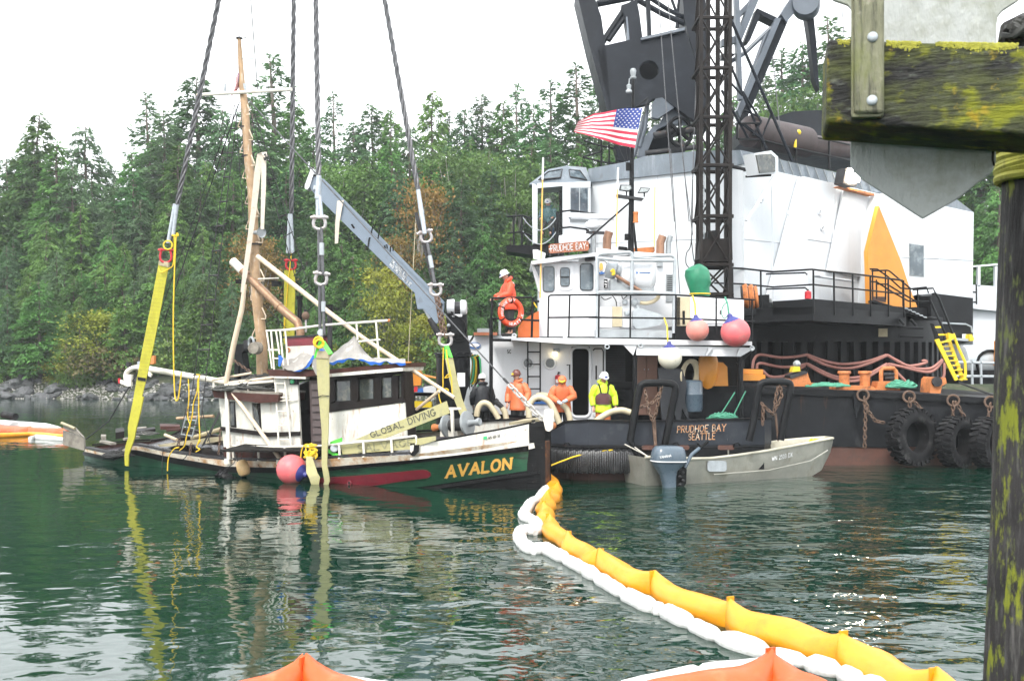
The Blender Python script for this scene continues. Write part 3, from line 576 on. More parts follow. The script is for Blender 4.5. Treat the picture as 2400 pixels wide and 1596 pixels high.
# thin mist over the water and the wood
hz = MB().box((-170, -14, -2.6), (190, 232, 46)).obj('haze', 'wire', origin=V((0, 0, 0)), smooth=False); hz['kind'] = 'stuff'; hz['label'] = 'thin pale mist in the air over the harbour'
hm = bpy.data.materials.new('thin_mist'); hm.use_nodes = True; hn = hm.node_tree.nodes; hn.clear(); pv = hn.new('ShaderNodeVolumePrincipled'); pv.inputs['Color'].default_value = (.93, .97, 1, 1); pv.inputs['Density'].default_value = .00042; ho = hn.new('ShaderNodeOutputMaterial'); hm.node_tree.links.new(pv.outputs[0], ho.inputs['Volume']); hz.data.materials.clear(); hz.data.materials.append(hm)
# -- the half-sunk fishing boat AVALON
BN = V((.5, .866, 0)); B0 = V((.80, 27.4, 0)); BA = V((-.866, .5, 0))       # athwartships (away), stem at the water, direction aft
CP = Plane(B0, BN)
def B(s): return CP.off(s)
CAP = [(198, 1052), (266, 1066), (290, 1052), (306, 1042), (391, 1060), (486, 1074), (527, 1078), (664, 1082), (700, 1081), (798, 1072), (961, 1066), (1086, 1049), (1239, 1030)]
R1 = [(198, 1058), (266, 1072), (306, 1051), (391, 1069), (527, 1093), (664, 1096), (768, 1094), (961, 1078), (1086, 1065), (1239, 1044)]
R2 = [(198, 1066), (266, 1080), (306, 1062), (391, 1082), (527, 1106), (664, 1108), (768, 1103), (961, 1086), (1086, 1072), (1239, 1057)]
R3 = [(198, 1085), (306, 1110), (527, 1140), (768, 1160), (860, 1153), (976, 1142), (1086, 1126), (1239, 1102)]
SL = [(198, -.25), (215, -.65), (240, -.95), (270, -1.1), (320, -1.18), (391, -1.15), (486, -1.15), (527, -1.22), (600, -1.4), (664, -1.6), (768, -1.72), (900, -1.7), (1000, -1.55), (1080, -1.25), (1160, -.78), (1239, -.16)]
def hull_s(px, py):                      # half-beam of the near side at a column and row: the side tumbles in below the guard
    s = interp(px, SL); a = interp(px, CAP); b = interp(px, R3); t = max(0, (py - a) / max(1, b - a))
    k = interp(px, [(198, .55), (500, .25), (900, .3), (1239, .55)])
    return s * (1 - k * t * .8)
def HP(px, py, off=0.0): return B(hull_s(px, py) - off)(px, py)
STX = [198, 210, 225, 245, 270, 300, 320, 355, 391, 440, 486, 527, 600, 664, 700, 768, 830, 900, 961, 1010, 1056, 1110, 1160, 1200, 1225, 1239]
HEEL = .13
def mirror(p, s, heel=HEEL): return p + BN * (2 * abs(s)) + V((0, 0, heel * 2 * abs(s)))
boat = thing('fishing_boat', 'sinking wooden fishing boat with green and white hull hanging in lifting slings', 'boat', (-6.0, 30.5, 0))
rows = []
for x in STX:
    ys = [interp(x, CAP), interp(x, R1), interp(x, R2), interp(x, R3)]
    rows.append([(HP(x, y), hull_s(x, y)) for y in ys])
def side_strip(name, i0, i1, mat_, sub=2):
    mb = MB()
    for far in (0, 1):
        cols = []
        for r in rows:
            a, sa = r[i0]; b, sb = r[i1]; c = []
            for k in range(sub + 1):
                p = a.lerp(b, k / sub); s = sa + (sb - sa) * k / sub; c.append(mirror(p, s) if far else p)
            cols.append(c)
        n = sub + 1; vs = [p for c in cols for p in c]
        mb.add(vs, [(i * n + k, (i + 1) * n + k, (i + 1) * n + k + 1, i * n + k + 1) for i in range(len(cols) - 1) for k in range(sub)])
    return mb.obj(name, mat_, boat)
side_strip('sheer_band', 0, 1, 'band_rusty')
side_strip('hull_side', 2, 3, 'hull_green', 3)
# guard timber between band and topsides, proud of the hull
mb = MB()
for far in (0, 1):
    for (a, b) in zip(STX, STX[1:]):
        q = []
        for x in (a, b):
            y1, y2 = interp(x, R1), interp(x, R2); s1, s2 = hull_s(x, y1), hull_s(x, y2)
            for y, s in ((y1, s1), (y2, s2)):
                p = B(s)(x, y); q.append((p, s))
        pts = [q[0], q[1], q[3], q[2]]; vs = [mirror(p, s) if far else p for p, s in pts]; o_ = BN * (.07 if far else -.07)
        mb.prism([v for v in vs], o_)
mb.obj('guard_timber', 'hull_black', boat)
# underwater body: from the lower edge of the topsides in to the keel
mb = MB(); cols = []
for r in rows:
    p, s = r[3]; f = mirror(p, s); k = (p + f) * .5; k.z = min(-1.5, k.z - 1.2); cols.append([p, p.lerp(k, .5) + V((0, 0, -.25)), k, f.lerp(k, .5) + V((0, 0, -.25)), f])
mb.add([p for c in cols for p in c], [(i * 5 + k, (i + 1) * 5 + k, (i + 1) * 5 + k + 1, i * 5 + k + 1) for i in range(len(cols) - 1) for k in range(4)])
mb.add(cols[0], [(0, 1, 2, 3, 4)])
mb.obj('bottom', 'hull_black', boat)
# stem: black bluff timber and rust-edged cutwater
top = [B(hull_s(1239, 1030))(1239, 995), B(0)(1277, 988)]
mb = MB(); near = [B(-.16)(1237, 994), B(-.05)(1277, 986), B(-.05)(1277, 1160), B(-.1)(1234, 1160)]; mb.prism(near, BN * .34); mb.obj('stem', 'hull_black', boat)
mb = MB(); mb.prism([B(-.03)(1277, 1033), B(-.03)(1280, 1034), B(-.03)(1280, 1150), B(-.03)(1277, 1150)], BN * .2); mb.obj('stem_iron', 'stem_rust', boat)
plate(boat, 'stem_fitting', 'cream_white', B(-.2), zz(z4, (1815, 975), (1850, 970), (1858, 1010), (1815, 1020)), .05)
# black lower bow and the strake on it
mb = MB()
for (a, b) in zip([976, 1030, 1086, 1140, 1200], [1030, 1086, 1140, 1200, 1262]):
    ya, yb = interp(a, [(976, 1146), (1262, 1104)]), interp(b, [(976, 1146), (1262, 1104)])
    sa, sb = hull_s(min(a, 1239), ya) - .05, hull_s(min(b, 1239), yb) - .05
    mb.prism([B(sa)(a, ya), B(sb)(b, yb), B(sb)(b, yb + 6), B(sa)(a, ya + 6)], BN * .08)
mb.obj('bow_strake', 'hull_black', boat)
# painted red panel with an overboard pipe
edge = zz(z4, (150, 1245), (400, 1232), (640, 1212), (820, 1195), (970, 1180), (1010, 1186), (1036, 1205), (1042, 1225), (1020, 1246), (820, 1272), (640, 1300), (500, 1316), (380, 1330), (150, 1340))
mb = MB(); bot = edge[7:][::-1]; tp = edge[:7]
xs_ = [z4(x, 0)[0] for x in list(range(150, 960, 54)) + [975, 990, 1005, 1018, 1028, 1036, 1041]]
T = sorted(zz(z4, (150, 1245), (400, 1232), (640, 1212), (820, 1195), (970, 1180), (1010, 1186), (1036, 1205), (1042, 1224))); Bt = sorted(zz(z4, (1042, 1226), (1020, 1246), (820, 1272), (640, 1300), (500, 1316), (380, 1330), (150, 1340)))
for a, b in zip(xs_, xs_[1:]):
    ya, yb, yc, yd = interp(a, T), interp(b, T), interp(b, Bt), interp(a, Bt)
    mb.prism([HP(a, ya, .03), HP(b, yb, .03), HP(b, yc, .03), HP(a, yd, .03)], BN * .03)
mb.obj('red_panel', 'hull_red', boat)
c = HP(*z4(400, 1285), .05); mb = MB(); mb.torus(c, BN, .055, .02); mb.obj('discharge_pipe', 'hull_red', boat); mb = MB(); mb.lathe(c - BN * .01, BN, [(.045, 0), (.045, .05)], 12); mb.obj('pipe_bore', 'jet', boat)
# AVALON in gilt letters
def fn(u, v):
    x = 1165 + (1672 - 1165) * u; y = (1243 - 72 * u) - v * (88 - 6 * u); a = z4(x + v * 8, y); return HP(a[0], a[1], .02)
lettering('AVALON', fn, MB(), .26, .34, .2).obj('name_lettering', 'gold', boat)
# bow bulwark: white planks, thick, with a black cap
BT = [(961, 1044), (1000, 1038), (1056, 1029), (1110, 1019), (1175, 1008), (1239, 994)]
mb = MB(); cap = MB(); xb = [961, 985, 1010, 1056, 1110, 1160, 1200, 1239]
for far in (0, 1):
    for a, b in zip(xb, xb[1:]):
        q = []
        for x in (a, b):
            y0, y1 = interp(x, BT), interp(x, R1); s = hull_s(x, y1) - .03
            if far: lo = mirror(B(s)(x, y1), s); hi = mirror(B(s)(x, y0), s); q.append((lo, hi))
            else: q.append((B(s)(x, y1), B(s)(x, y0)))
        mb.prism([q[0][0], q[1][0], q[1][1], q[0][1]], BN * (.08 if not far else -.08))
        u = V((0, 0, .05)); cap.prism([q[0][1], q[1][1], q[1][1] + u, q[0][1] + u], BN * (.14 if not far else -.14))
bw = mb.obj('bulwark', 'boat_white', boat); cap.obj('bulwark_cap', 'hull_black', boat)
plate(boat, 'bulwark_end', 'hull_black', B(-1.68), zz(z4, (880, 1060), (905, 1030), (910, 985), (940, 985), (935, 1040), (900, 1075)), .08)
mb = MB()
def fn(u, v):
    a = z4(1498 + 90 * u, 940 - 18 * u - v * 20); y1 = interp(a[0], R1); return B(hull_s(a[0], y1) - .055)(*a)
lettering('WN 650 SR', fn, mb, .2).obj('registration_number', 'jet', boat)
mb = MB(); q = [z4(1455, 945), z4(1486, 940), z4(1486, 915), z4(1455, 920)]; mb.prism([B(hull_s(1140, 1055) - .058)(*p) for p in q], BN * .006).obj('registration_sticker', 'green_plastic', boat)
# deck planks: the deck as strakes across the boat
mb = MB()
for k in range(9):
    t0, t1 = k / 9 + .004, (k + 1) / 9 - .004
    vs = []; fs = []
    for i, r in enumerate(rows):
        p, s = r[0]; p = p + V((0, 0, -.1 if STX[i] < 960 else -.3)); f = mirror(p, s); ins = min(abs(s) * .6, .05 if STX[i] < 960 else .3); p = p + BN * ins; f = f - BN * ins; vs += [p.lerp(f, t0), p.lerp(f, t1), p.lerp(f, t1) - V((0, 0, .04)), p.lerp(f, t0) - V((0, 0, .04))]
    for i in range(len(rows) - 1):
        for j in range(4): fs.append((i * 4 + j, i * 4 + (j + 1) % 4, i * 4 + 4 + (j + 1) % 4, i * 4 + 4 + j))
    MB().add(vs, fs + [(3, 2, 1, 0), tuple(range(len(vs) - 4, len(vs)))]).obj('deck_plank', 'deck_wet', boat)
# rail caps along both sides aft of the bow
def rail_cap(far):
    mb = MB(); pr = None
    for i, x in enumerate(STX):
        if x > 970: break
        p, s = rows[i][0]; q = mirror(p, s) if far else p
        if pr is not None: mb.prism([pr + V((0, 0, .02)), q + V((0, 0, .02)), q + V((0, 0, .075)), pr + V((0, 0, .075))], BN * (-.2 if far else .2))
        pr = q
    mb.obj('rail_cap', 'dark_trim' if far else 'steel', boat)
rail_cap(0); rail_cap(1)
mb = MB(); pr = None
for i, x in enumerate(STX[:12]):                                   # inner face of the far bulwark aft
    p, s = rows[i][0]; q = mirror(p, s) - BN * .1
    if pr is not None: mb.prism([pr, q, q - V((0, 0, .42)), pr - V((0, 0, .42))], BN * .06)
    pr = q
mb.obj('stern_bulwark', 'brown_paint', boat)
# transom boards (lifted trim gate at the stern)
G = B(-.35)
for i, (a, b, c, d) in enumerate([((158, 810), (250, 850), (315, 920), (165, 860)), ((158, 870), (320, 925), (330, 1030), (162, 985))]):
    plate(boat, 'transom_board', 'wood_grey', G, zz(z3, a, b, c, d), .07, i * .05)
pipe(boat, 'transom_batten', 'wood_pale', [G(*z3(150, 812), -.05), G(*z3(255, 856), -.05)], .05)
# --- deckhouse
SN = B(-1.0)
E = V((.42, 1.75, 0)); E2 = V((.36, 1.5, 0))
def wall(name, m, z, pts, vec=None, off=0.0):
    return MB().prism([SN(*z(*p), off) for p in pts], vec or BN * .06).obj(name, m, boat)
wa = wall('cabin_wall', 'boat_white', z14, [(50, 840), (140, 865), (150, 1100), (75, 1100)])
wall('cabin_wall', 'boat_white', z14, [(200, 870), (350, 878), (372, 1120), (215, 1108)])
wall('cabin_wall', 'boat_white', z14, [(432, 875), (590, 860), (600, 1130), (445, 1135)])
wall('cabin_wall', 'boat_white', z14, [(50, 800), (590, 820), (590, 865), (432, 880), (350, 880), (200, 868), (140, 866), (50, 842)])
wall('cabin_wall', 'boat_white', z14, [(75, 1098), (150, 1102), (215, 1110), (372, 1122), (445, 1137), (600, 1132), (600, 1320), (95, 1285)])
wall('cabin_wall', 'boat_white', z14, [(560, 610), (772, 640), (805, 1265), (600, 1322), (592, 860)], off=-.03)
wall('cabin_skirt', 'brown_paint', z14, [(92, 1283), (600, 1322), (810, 1270), (815, 1330), (600, 1385), (97, 1390)], off=-.01)
for a, b in (((136, 866), (205, 1106)), ((346, 876), (440, 1128))):
    w = wall('cabin_window', 'dark_trim', z14, [(a[0], a[1]), (a[0] + 62 if a[0] < 200 else a[0] + 88, a[1]), b, (b[0] - 62 if a[0] < 200 else b[0] - 70, b[1] - 4)], BN * .03, .04)
    MB().prism([SN(*z14(a[0] + 14, a[1] + 14), .03), SN(*z14(a[0] + 54, a[1] + 14), .03), SN(*z14(b[0] - 12, b[1] - 20), .03), SN(*z14(b[0] - 48, b[1] - 20), .03)], BN * .012).obj('pane', 'glass', w)
wall('cabin_belt', 'dark_trim', z14, [(72, 1095), (300, 1122), (500, 1150), (800, 1140), (802, 1178), (500, 1188), (300, 1160), (75, 1132)], BN * -.05, -.04)
# door: opening, dark inside, panelled leaf folded back
leaf = wall('door', 'door_brown', z14, [(890, 672), (975, 672), (1010, 1255), (908, 1258)], BN * -.04, -.05)
for k in range(8):
    y = 705 + k * 68; x0, x1 = 900 + k * 2.2, 970 + k * 4
    MB().prism([SN(*z14(x0, y), -.095), SN(*z14(x1, y), -.095), SN(*z14(x1 + 2, y + 50), -.13), SN(*z14(x0 + 2, y + 50), -.13)], BN * .03).obj('louvre', 'door_brown', leaf)
wall('door_frame', 'dark_trim', z14, [(766, 640), (1060, 640), (1060, 672), (770, 672)], BN * .09, -.02)
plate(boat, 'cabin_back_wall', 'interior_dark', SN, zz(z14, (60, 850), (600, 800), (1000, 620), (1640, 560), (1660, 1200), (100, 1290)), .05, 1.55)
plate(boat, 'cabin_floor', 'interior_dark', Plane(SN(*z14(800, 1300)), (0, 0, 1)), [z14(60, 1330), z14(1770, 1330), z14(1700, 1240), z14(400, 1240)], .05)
# wheelhouse
wall('wheelhouse_wall', 'boat_white', z14, [(1050, 962), (1752, 878), (1776, 1205), (1058, 1262)], BN * .06, -.02)
fr = wall('window_band', 'dark_trim', z14, [(1060, 640), (1735, 585), (1745, 612), (1060, 672)], BN * .1, -.05)
wall('window_band', 'dark_trim', z14, [(1060, 880), (1750, 838), (1757, 868), (1062, 966)], BN * .1, -.05)
for x0, x1, y in ((1060, 1112, 672), (1262, 1328, 655), (1474, 1538, 640), (1640, 1694, 628), (1728, 1745, 620)):
    wall('window_post', 'dark_trim', z14, [(x0, y), (x1, y - 4), (x1 + 4, 855), (x0 + 2, 890)], BN * .08, -.04)
for x0, x1, y0, y1 in ((1108, 1266, 672, 882), (1324, 1478, 655, 866), (1534, 1644, 640, 850), (1690, 1732, 626, 846)):
    sh = wall('window', 'dark_trim', z14, [(x0, y0), (x1, y0 - 8), (x1 + 3, y1 - 8), (x0 + 3, y1)], BN * .02, .03)
    MB().prism([SN(*z14(x0 + 14, y0 + 12), .02), SN(*z14(x1 - 10, y0 + 6), .02), SN(*z14(x1 - 8, y1 - 26), .02), SN(*z14(x0 + 16, y1 - 18), .02)], BN * .01).obj('pane', 'glass', sh)
MB().prism([SN(*z14(1742, 588), .02), SN(*z14(1832, 594), .6), SN(*z14(1866, 1192), .6), SN(*z14(1776, 1203), .02)], V((-.06, .02, 0))).obj('wheelhouse_front', 'dark_trim', boat)  # front wall takes the dark trim colour to paint in its shade
# roofs
def roof(name, m, pts, vec, th):
    a = [SN(*z14(*p), -.28) for p in pts]; mb = MB(); mb.prism(a, vec); return mb.obj(name, m, boat)
roof('cabin_roof', 'brown_paint', [(-10, 765), (300, 788), (600, 800), (592, 872), (430, 880), (5, 828)], E, .1)
roof('cabin_roof_deck', 'wood_grey', [(-20, 742), (300, 768), (600, 785), (602, 803), (300, 790), (-15, 766)], E, .1)
roof('wheelhouse_roof', 'brown_paint', [(488, 572), (860, 585), (1070, 570), (1756, 512), (1756, 552), (1070, 612), (840, 640), (520, 634)], E, .1)
roof('roof_moulding', 'boat_white', [(1066, 611), (1745, 553), (1740, 586), (1068, 640)], E * .96, .1)
roof('roof_moulding', 'boat_white', [(522, 633), (850, 640), (848, 660), (560, 650)], E * .96, .1)
# roof rails, ladder, stack
RS = B(-.95)
def rp(z, *pts): return [RS(*z(*p)) for p in pts]
pipe(boat, 'roof_rail', 'cream_white', rp(z14, (485, 218), (760, 205)), .028); pipe(boat, 'roof_rail', 'cream_white', rp(z14, (640, 213), (1010, 165), (1610, 122)), .032)
mb = MB().ball(RS(*z14(1612, 122)), .045, 8); mb.obj('rail_end', 'orange_rusty', boat)
for a, b in (((490, 220), (540, 562)), ((575, 214), (608, 432)), ((660, 210), (690, 560)), ((1315, 145), (1326, 300)), ((1495, 132), (1520, 470))):
    pipe(boat, 'rail_post', 'cream_white', rp(z14, a, b), .026)
pipe(boat, 'roof_rail', 'cream_white', rp(z14, (1335, 316), (1532, 298)), .026); pipe(boat, 'roof_rail', 'cream_white', rp(z14, (505, 392), (600, 394)), .026)
lad = pipe(boat, 'ladder_side', 'cream_white', [RS(*z14(530, 216), -.1), RS(*z14(570, 700), -.2), RS(*z14(605, 1330), -.25)], .026); pipe(boat, 'ladder_side', 'cream_white', [RS(*z14(614, 214), -.1), RS(*z14(660, 700), -.2), RS(*z14(712, 1265), -.25)], .026)
for y in (470, 580, 700, 828, 956, 1086, 1214):
    a = 530 + (y - 216) * .066; b = 614 + (y - 214) * .092; pipe(boat, 'ladder_rung', 'cream_white', [RS(*z14(a, y), -.2), RS(*z14(b, y + 2), -.2)], .02)
pipe(boat, 'hand_rail', 'cream_white', [RS(*z14(600, 862), -.2), RS(*z14(770, 852), -.12)], .018)
st = MB(); a = [B(-.5)(*z14(668, 360)), B(-.5)(*z14(922, 350)), B(-.5)(*z14(922, 520)), B(-.5)(*z14(668, 560))]; st.prism(a, BN * .7); st.obj('stack_casing', 'boat_white', boat)
MB().prism([B(-.5)(*z14(672, 282)), B(-.5)(*z14(918, 272)), B(-.5)(*z14(920, 351)), B(-.5)(*z14(670, 361))], BN * .7).obj('stack_band', 'hull_red', boat)
MB().prism([B(-.55)(*z14(632, 268)), B(-.55)(*z14(928, 252)), B(-.55)(*z14(928, 268)), B(-.55)(*z14(634, 284))], BN * .8).obj('stack_cap', 'steel', boat)
MB().torus(B(-.52)(*z14(690, 394)), BN, .05, .02).obj('stack_fitting', 'orange_rusty', boat)
XP = B(-.2)
pipe(boat, 'exhaust_pipe', 'bronze_pipe', [XP(*z2(148, 985)), XP(*z2(500, 1330)), XP(*z2(620, 1430)), XP(*z2(640, 1500)), XP(*z2(640, 1540))], .125, 14)
pipe(boat, 'exhaust_tip', 'cream_white', [XP(*z2(143, 980)), XP(*z2(215, 1052))], .13, 14)
for a in ((480, 1312), (250, 1085)): MB().tube([XP(*z2(a[0] - 8, a[1] - 8)), XP(*z2(a[0] + 8, a[1] + 8))], .145, 14).obj('pipe_clamp', 'bronze_pipe', boat)
pipe(boat, 'galley_stack', 'steel', [B(-.1)(*z2(855, 1340)), B(-.1)(*z2(858, 1640))], .075, 12); MB().tube([B(-.1)(*z2(852, 1300)), B(-.1)(*z2(853, 1355))], .11, 12).obj('stack_cowl', 'jet', boat)
pipe(boat, 'vent_stack', 'black', [B(.2)(*z2(635, 1245)), B(.2)(*z2(635, 1480))], .07, 12); MB().tube([B(.2)(*z2(633, 1235)), B(.2)(*z2(633, 1262))], .1, 12).obj('stack_cowl', 'jet', boat)
# side rail with stanchions
SR = lambda x, y, off=0.0: B(interp(x, SL) + .06 + off)(x, y)
pipe(boat, 'side_rail', 'cream_white', [SR(*z14(*p)) for p in ((128, 1272), (400, 1280), (660, 1282), (990, 1272), (1155, 1258), (1375, 1235), (1640, 1210), (1860, 1182))], .03)
pipe(boat, 'side_rail', 'cream_white', [SR(*z14(1860, 1182)), SR(*z14(1870, 1232)), SR(*z14(1862, 1268))], .03)
for x, y0, y1 in ((140, 1272, 1392), (175, 1274, 1390), (412, 1280, 1405), (655, 1282, 1400), (925, 1274, 1385), (1155, 1258, 1385), (1378, 1235, 1372), (1635, 1210, 1350)):
    pipe(boat, 'stanchion', 'cream_white', [SR(*z14(x, y0)), SR(*z14(x + 8, y1))], .034); MB().tube([SR(*z14(x + 7, y1 - 10)), SR(*z14(x + 9, y1 + 4))], [.04, .075], 8).obj('stanchion_foot', 'cream_white', boat)
plate(boat, 'pole_step', 'cream_white', B(-1.3), rect(z14, 100, 1392, 150, 1440), .1); plate(boat, 'pole_step', 'cream_white', B(-1.66), rect(z14, 578, 1402, 628, 1445), .1)
# poles: outrigger legs and the long trolling poles
PS = B(-1.2)
pipe(boat, 'outrigger_pole', 'cream_pole', [PS(*z14(115, 700)), PS(*z14(190, 330)), PS(*z14(262, 20)), PS(*z2(232, 1150))], [.075, .08, .075, .06], 10)
pipe(boat, 'outrigger_leg', 'cream_white', [PS(*z14(118, 690)), PS(*z14(130, 1000), -.1), PS(*z14(142, 1400), -.15)], .06, 10)
pipe(boat, 'outrigger_leg', 'cream_pole', [PS(*z14(118, 705)), PS(*z14(625, 1410), -.18)], .06, 10)
pipe(boat, 'cross_pole', 'cream_pole', [PS(*z14(-10, 668)), PS(*z14(350, 605), .3)], .035); pipe(boat, 'cross_pole', 'cream_pole', [PS(*z14(110, 700)), PS(*z14(560, 645), .3)], .045); pipe(boat, 'cross_pole', 'cream_white', [PS(*z14(110, 715)), PS(*z14(560, 680), .2)], .04)
for x, y in ((2, 690), (318, 700), (118, 690)): pipe(boat, 'rail_post', 'cream_white', [PS(*z14(x, y), .1), PS(*z14(x + 4, y + 85), .1)], .03)
pipe(boat, 'trolling_pole', 'cream_pole', [B(-.6)(*z2(325, 945)), B(-.6)(*z2(800, 1318)), B(-.5)(*z4(500, 135)), B(-.4)(*z4(1228, 612))], [.075, .07, .06, .05], 10)
pipe(boat, 'trolling_pole', 'cream_pole', [B(-.4)(*z4(930, 705)), B(-.6)(*z4(1110, 560))], .045)
# aft boom with curved end
BO = B(-.9)
pipe(boat, 'aft_boom', 'cream_white', [BO(*z3(1445, 492)), BO(*z3(1150, 440)), BO(*z3(840, 386)), BO(*z3(760, 374))], [.085, .09, .095, .09], 12)
pipe(boat, 'boom_davit', 'cream_white', spline([BO(*z3(775, 374)), BO(*z3(715, 378)), BO(*z3(668, 408)), BO(*z3(655, 450)), BO(*z3(670, 505))], 5), .075, 10)
plate(boat, 'davit_block', 'cream_white', BO, zz(z3, (640, 430), (700, 430), (695, 520), (670, 525), (600, 495), (600, 470), (640, 485)), .08, -.06); plate(boat, 'davit_hook', 'red_paint', BO, zz(z3, (594, 462), (604, 458), (606, 500), (596, 500)), .05, -.08)
plate(boat, 'boom_fitting', 'steel', BO, zz(z3, (660, 332), (684, 332), (682, 372), (662, 372)), .1, -.03); plate(boat, 'boom_fitting', 'zinc', BO, zz(z3, (745, 330), (760, 325), (768, 360), (745, 365)), .06, -.05)
plate(boat, 'boom_fitting', 'orange_rusty', BO, zz(z3, (855, 285), (880, 280), (878, 345), (850, 350)), .08, .05); plate(boat, 'boom_fitting', 'cream_white', BO, zz(z3, (828, 400), (860, 430), (850, 450), (832, 440)), .05, -.08)
pipe(boat, 'boom_stay', 'rope_black', [BO(*z3(770, 380)), BO(*z3(520, 800)), BO(*z3(340, 940))], .02)
# mast and everything on it
MS = B(-.1)
mpx = [z3(1735, 480), z3(1728, 150), z2(310, 1150), z2(300, 850), z1(1545, 1180), z1(1520, 960), z1(1498, 640), z1(1482, 520), z1(1465, 235)]
pipe(boat, 'mast', 'mast_wood', [MS(*p) for p in mpx], [.175, .17, .165, .15, .14, .13, .12, .1, .055], 14)
for a, r in ((z2(308, 855), .2), (z1(1512, 958), .17), (z1(1500, 780), .15), (z1(1465, 236), .1)): MB().tube([MS(a[0], a[1] - 1.5), MS(a[0], a[1] + 1.5)], r, 12).obj('mast_band', 'steel', boat)
for k in range(12):
    y = 640 + k * 78; y = y if y < 1500 else y + 0; xm = interp(y, [(560, 1488), (960, 1520), (1180, 1545), (1560, 1552)]); sd = -1 if k % 2 else 1
    p = [(xm + sd * 20, y), (xm + sd * 40, y + 50), (xm + sd * 42, y + 62), (xm + sd * 18, y + 64)]
    pipe(boat, 'mast_rung', 'cream_pole', [MS(*z1(*q), -.08) for q in p], .018, 6)
for k in range(6):
    y = 760 + k * 140; sd = -1 if k % 2 else 1; xm = 310 + k * 6
    pipe(boat, 'mast_rung', 'cream_pole', [MS(*z2(xm + sd * 24, y), -.08), MS(*z2(xm + sd * 52, y + 60), -.08), MS(*z2(xm + sd * 50, y + 84), -.08), MS(*z2(xm + sd * 20, y + 84), -.08)], .02, 6)
pipe(boat, 'crosstree', 'cream_white', [MS(*z1(1210, 584), -.18), MS(*z1(1785, 549), -.18)], .055, 8)
pipe(boat, 'spreader', 'zinc', [MS(*z1(1375, 350)), MS(*z1(1555, 362))], .018, 6); pipe(boat, 'spreader', 'zinc', [MS(*z1(1390, 498)), MS(*z1(1470, 500))], .018, 6)
for a, b, r in (((1352, -30), (1395, 600), .012), ((1534, -30), (1578, 560), .016)): pipe(boat, 'whip_antenna', 'ink_white' if r < .014 else 'steel', [MS(*z1(*a)), MS(*z1(*b))], r, 6)
MB().tube([MS(*z1(1378, 515)), MS(*z1(1378, 570))], .045, 8).obj('mast_light', 'zinc', boat); MB().tube([MS(*z1(1497, 515)), MS(*z1(1497, 555))], .05, 8).obj('mast_light', 'zinc', boat)
pipe(boat, 'wind_vane', 'steel', [MS(*z1(1465, 215)), MS(*z1(1465, 240)), MS(*z1(1510, 232))], .015, 5)
MB().lathe(MS(*z2(300, 770), -.25), MS(*z2(390, 766), -.35) - MS(*z2(300, 770), -.25), [(.06, 0), (.07, .16), (.08, .2), (.16, .36), (.165, .365), (.12, .33)], 16).obj('loudhailer', 'metal_grey', boat)
pipe(boat, 'light_bar', 'cream_white', [MS(*z2(330, 1110), -.15), MS(*z2(480, 1105), -.15)], .02); MB().prism([MS(*z2(x, y), -.2) for x, y in ((425, 1120), (480, 1125), (486, 1160), (430, 1165))], BN * .12).obj('work_lamp', 'jet', boat); MB().prism([MS(*z2(x, y), -.2) for x, y in ((160, 1115), (215, 1115), (215, 1145), (165, 1145))], BN * .12).obj('work_lamp', 'jet', boat)
MB().lathe(MS(*z14(395, 375), -.5), -BN * .9 + V((.3, 0, 0)), [(.16, -.1), (.19, -.08), (.19, -.02), (.1, 0), (.1, .14), (.17, .16), (.17, .22), (.03, .24)], 16).obj('gurdy_wheel', 'wood_grey', boat)
MB().torus(MS(*z14(350, 330), -.3), BN + V((.6, 0, 0)), .17, .04).obj('gurdy_guard', 'metal_grey', boat); MB().prism([MS(*z14(x, y), -.2) for x, y in ((275, 305), (330, 295), (340, 380), (280, 385))], BN * .3).obj('gurdy_block', 'steel', boat)
MB().prism([B(.2)(*z14(x, y)) for x, y in ((190, 340), (275, 335), (280, 400), (262, 420), (300, 660), (255, 660), (235, 470), (225, 660), (190, 660), (195, 420))], BN * .25).obj('power_block_frame', 'black', boat)
pipe(boat, 'frame_arm', 'black', [B(.2)(*z14(195, 350)), B(.2)(*z14(122, 385)), B(.2)(*z14(125, 440)), B(.2)(*z14(180, 500))], .02, 6)
MB().chain([B(-.4)(*z14(180, 485)), B(-.4)(*z14(350, 600))], .12, .016).obj('gurdy_chain', 'chain_rust', boat)
# forestay with its chain down to the stem
FS = B(-.05)
pipe(boat, 'forestay', 'wire', [FS(*z1(1500, 590)), FS(*z4(1655, 505))], .02, 6); pipe(boat, 'turnbuckle', 'steel', [FS(*z4(1618, 462)), FS(*z4(1660, 508))], .035, 8)
MB().chain([FS(*z4(1660, 508)), FS(*z4(1925, 785))], .2, .03).obj('bow_chain', 'chain_galv', boat)
# other standing rigging
for a, b, sa, sb, r in ((z1(1460, 640), z12(1085, 760), -.2, 1.2, .014), (z1(1470, 620), z12(1180, 470), -.1, 1.0, .012), (z1(1440, 640), z12(985, 900), -.1, 1.0, .012), (z1(1440, 640), z1(1490, 1330), -.3, -.5, .01), (z1(1475, 640), z1(1520, 1490), -.3, -.4, .009), (z2(370, 1300), z2(560, 1500), -.2, -.3, .01)):
    pipe(boat, 'stay', 'rope_black', [B(sa)(*a), B(sb)(*b)], r, 5)
def ratline(p0, p1, q0, q1, n, s0, s1, rung, m):
    a0, a1, b0, b1 = B(s0)(*p0), B(s1)(*p1), B(s0)(*q0), B(s1)(*q1)
    pipe(boat, 'shroud', 'rope_black', [a0, a1], .014, 5); pipe(boat, 'shroud', 'rope_black', [b0, b1], .014, 5)
    for i in range(n):
        t = (i + .6) / n; a, b = a0.lerp(a1, t), b0.lerp(b1, t); e = (b - a).normalized() * .04; pipe(boat, 'rung', m, [a - e, b + e], rung, 6)
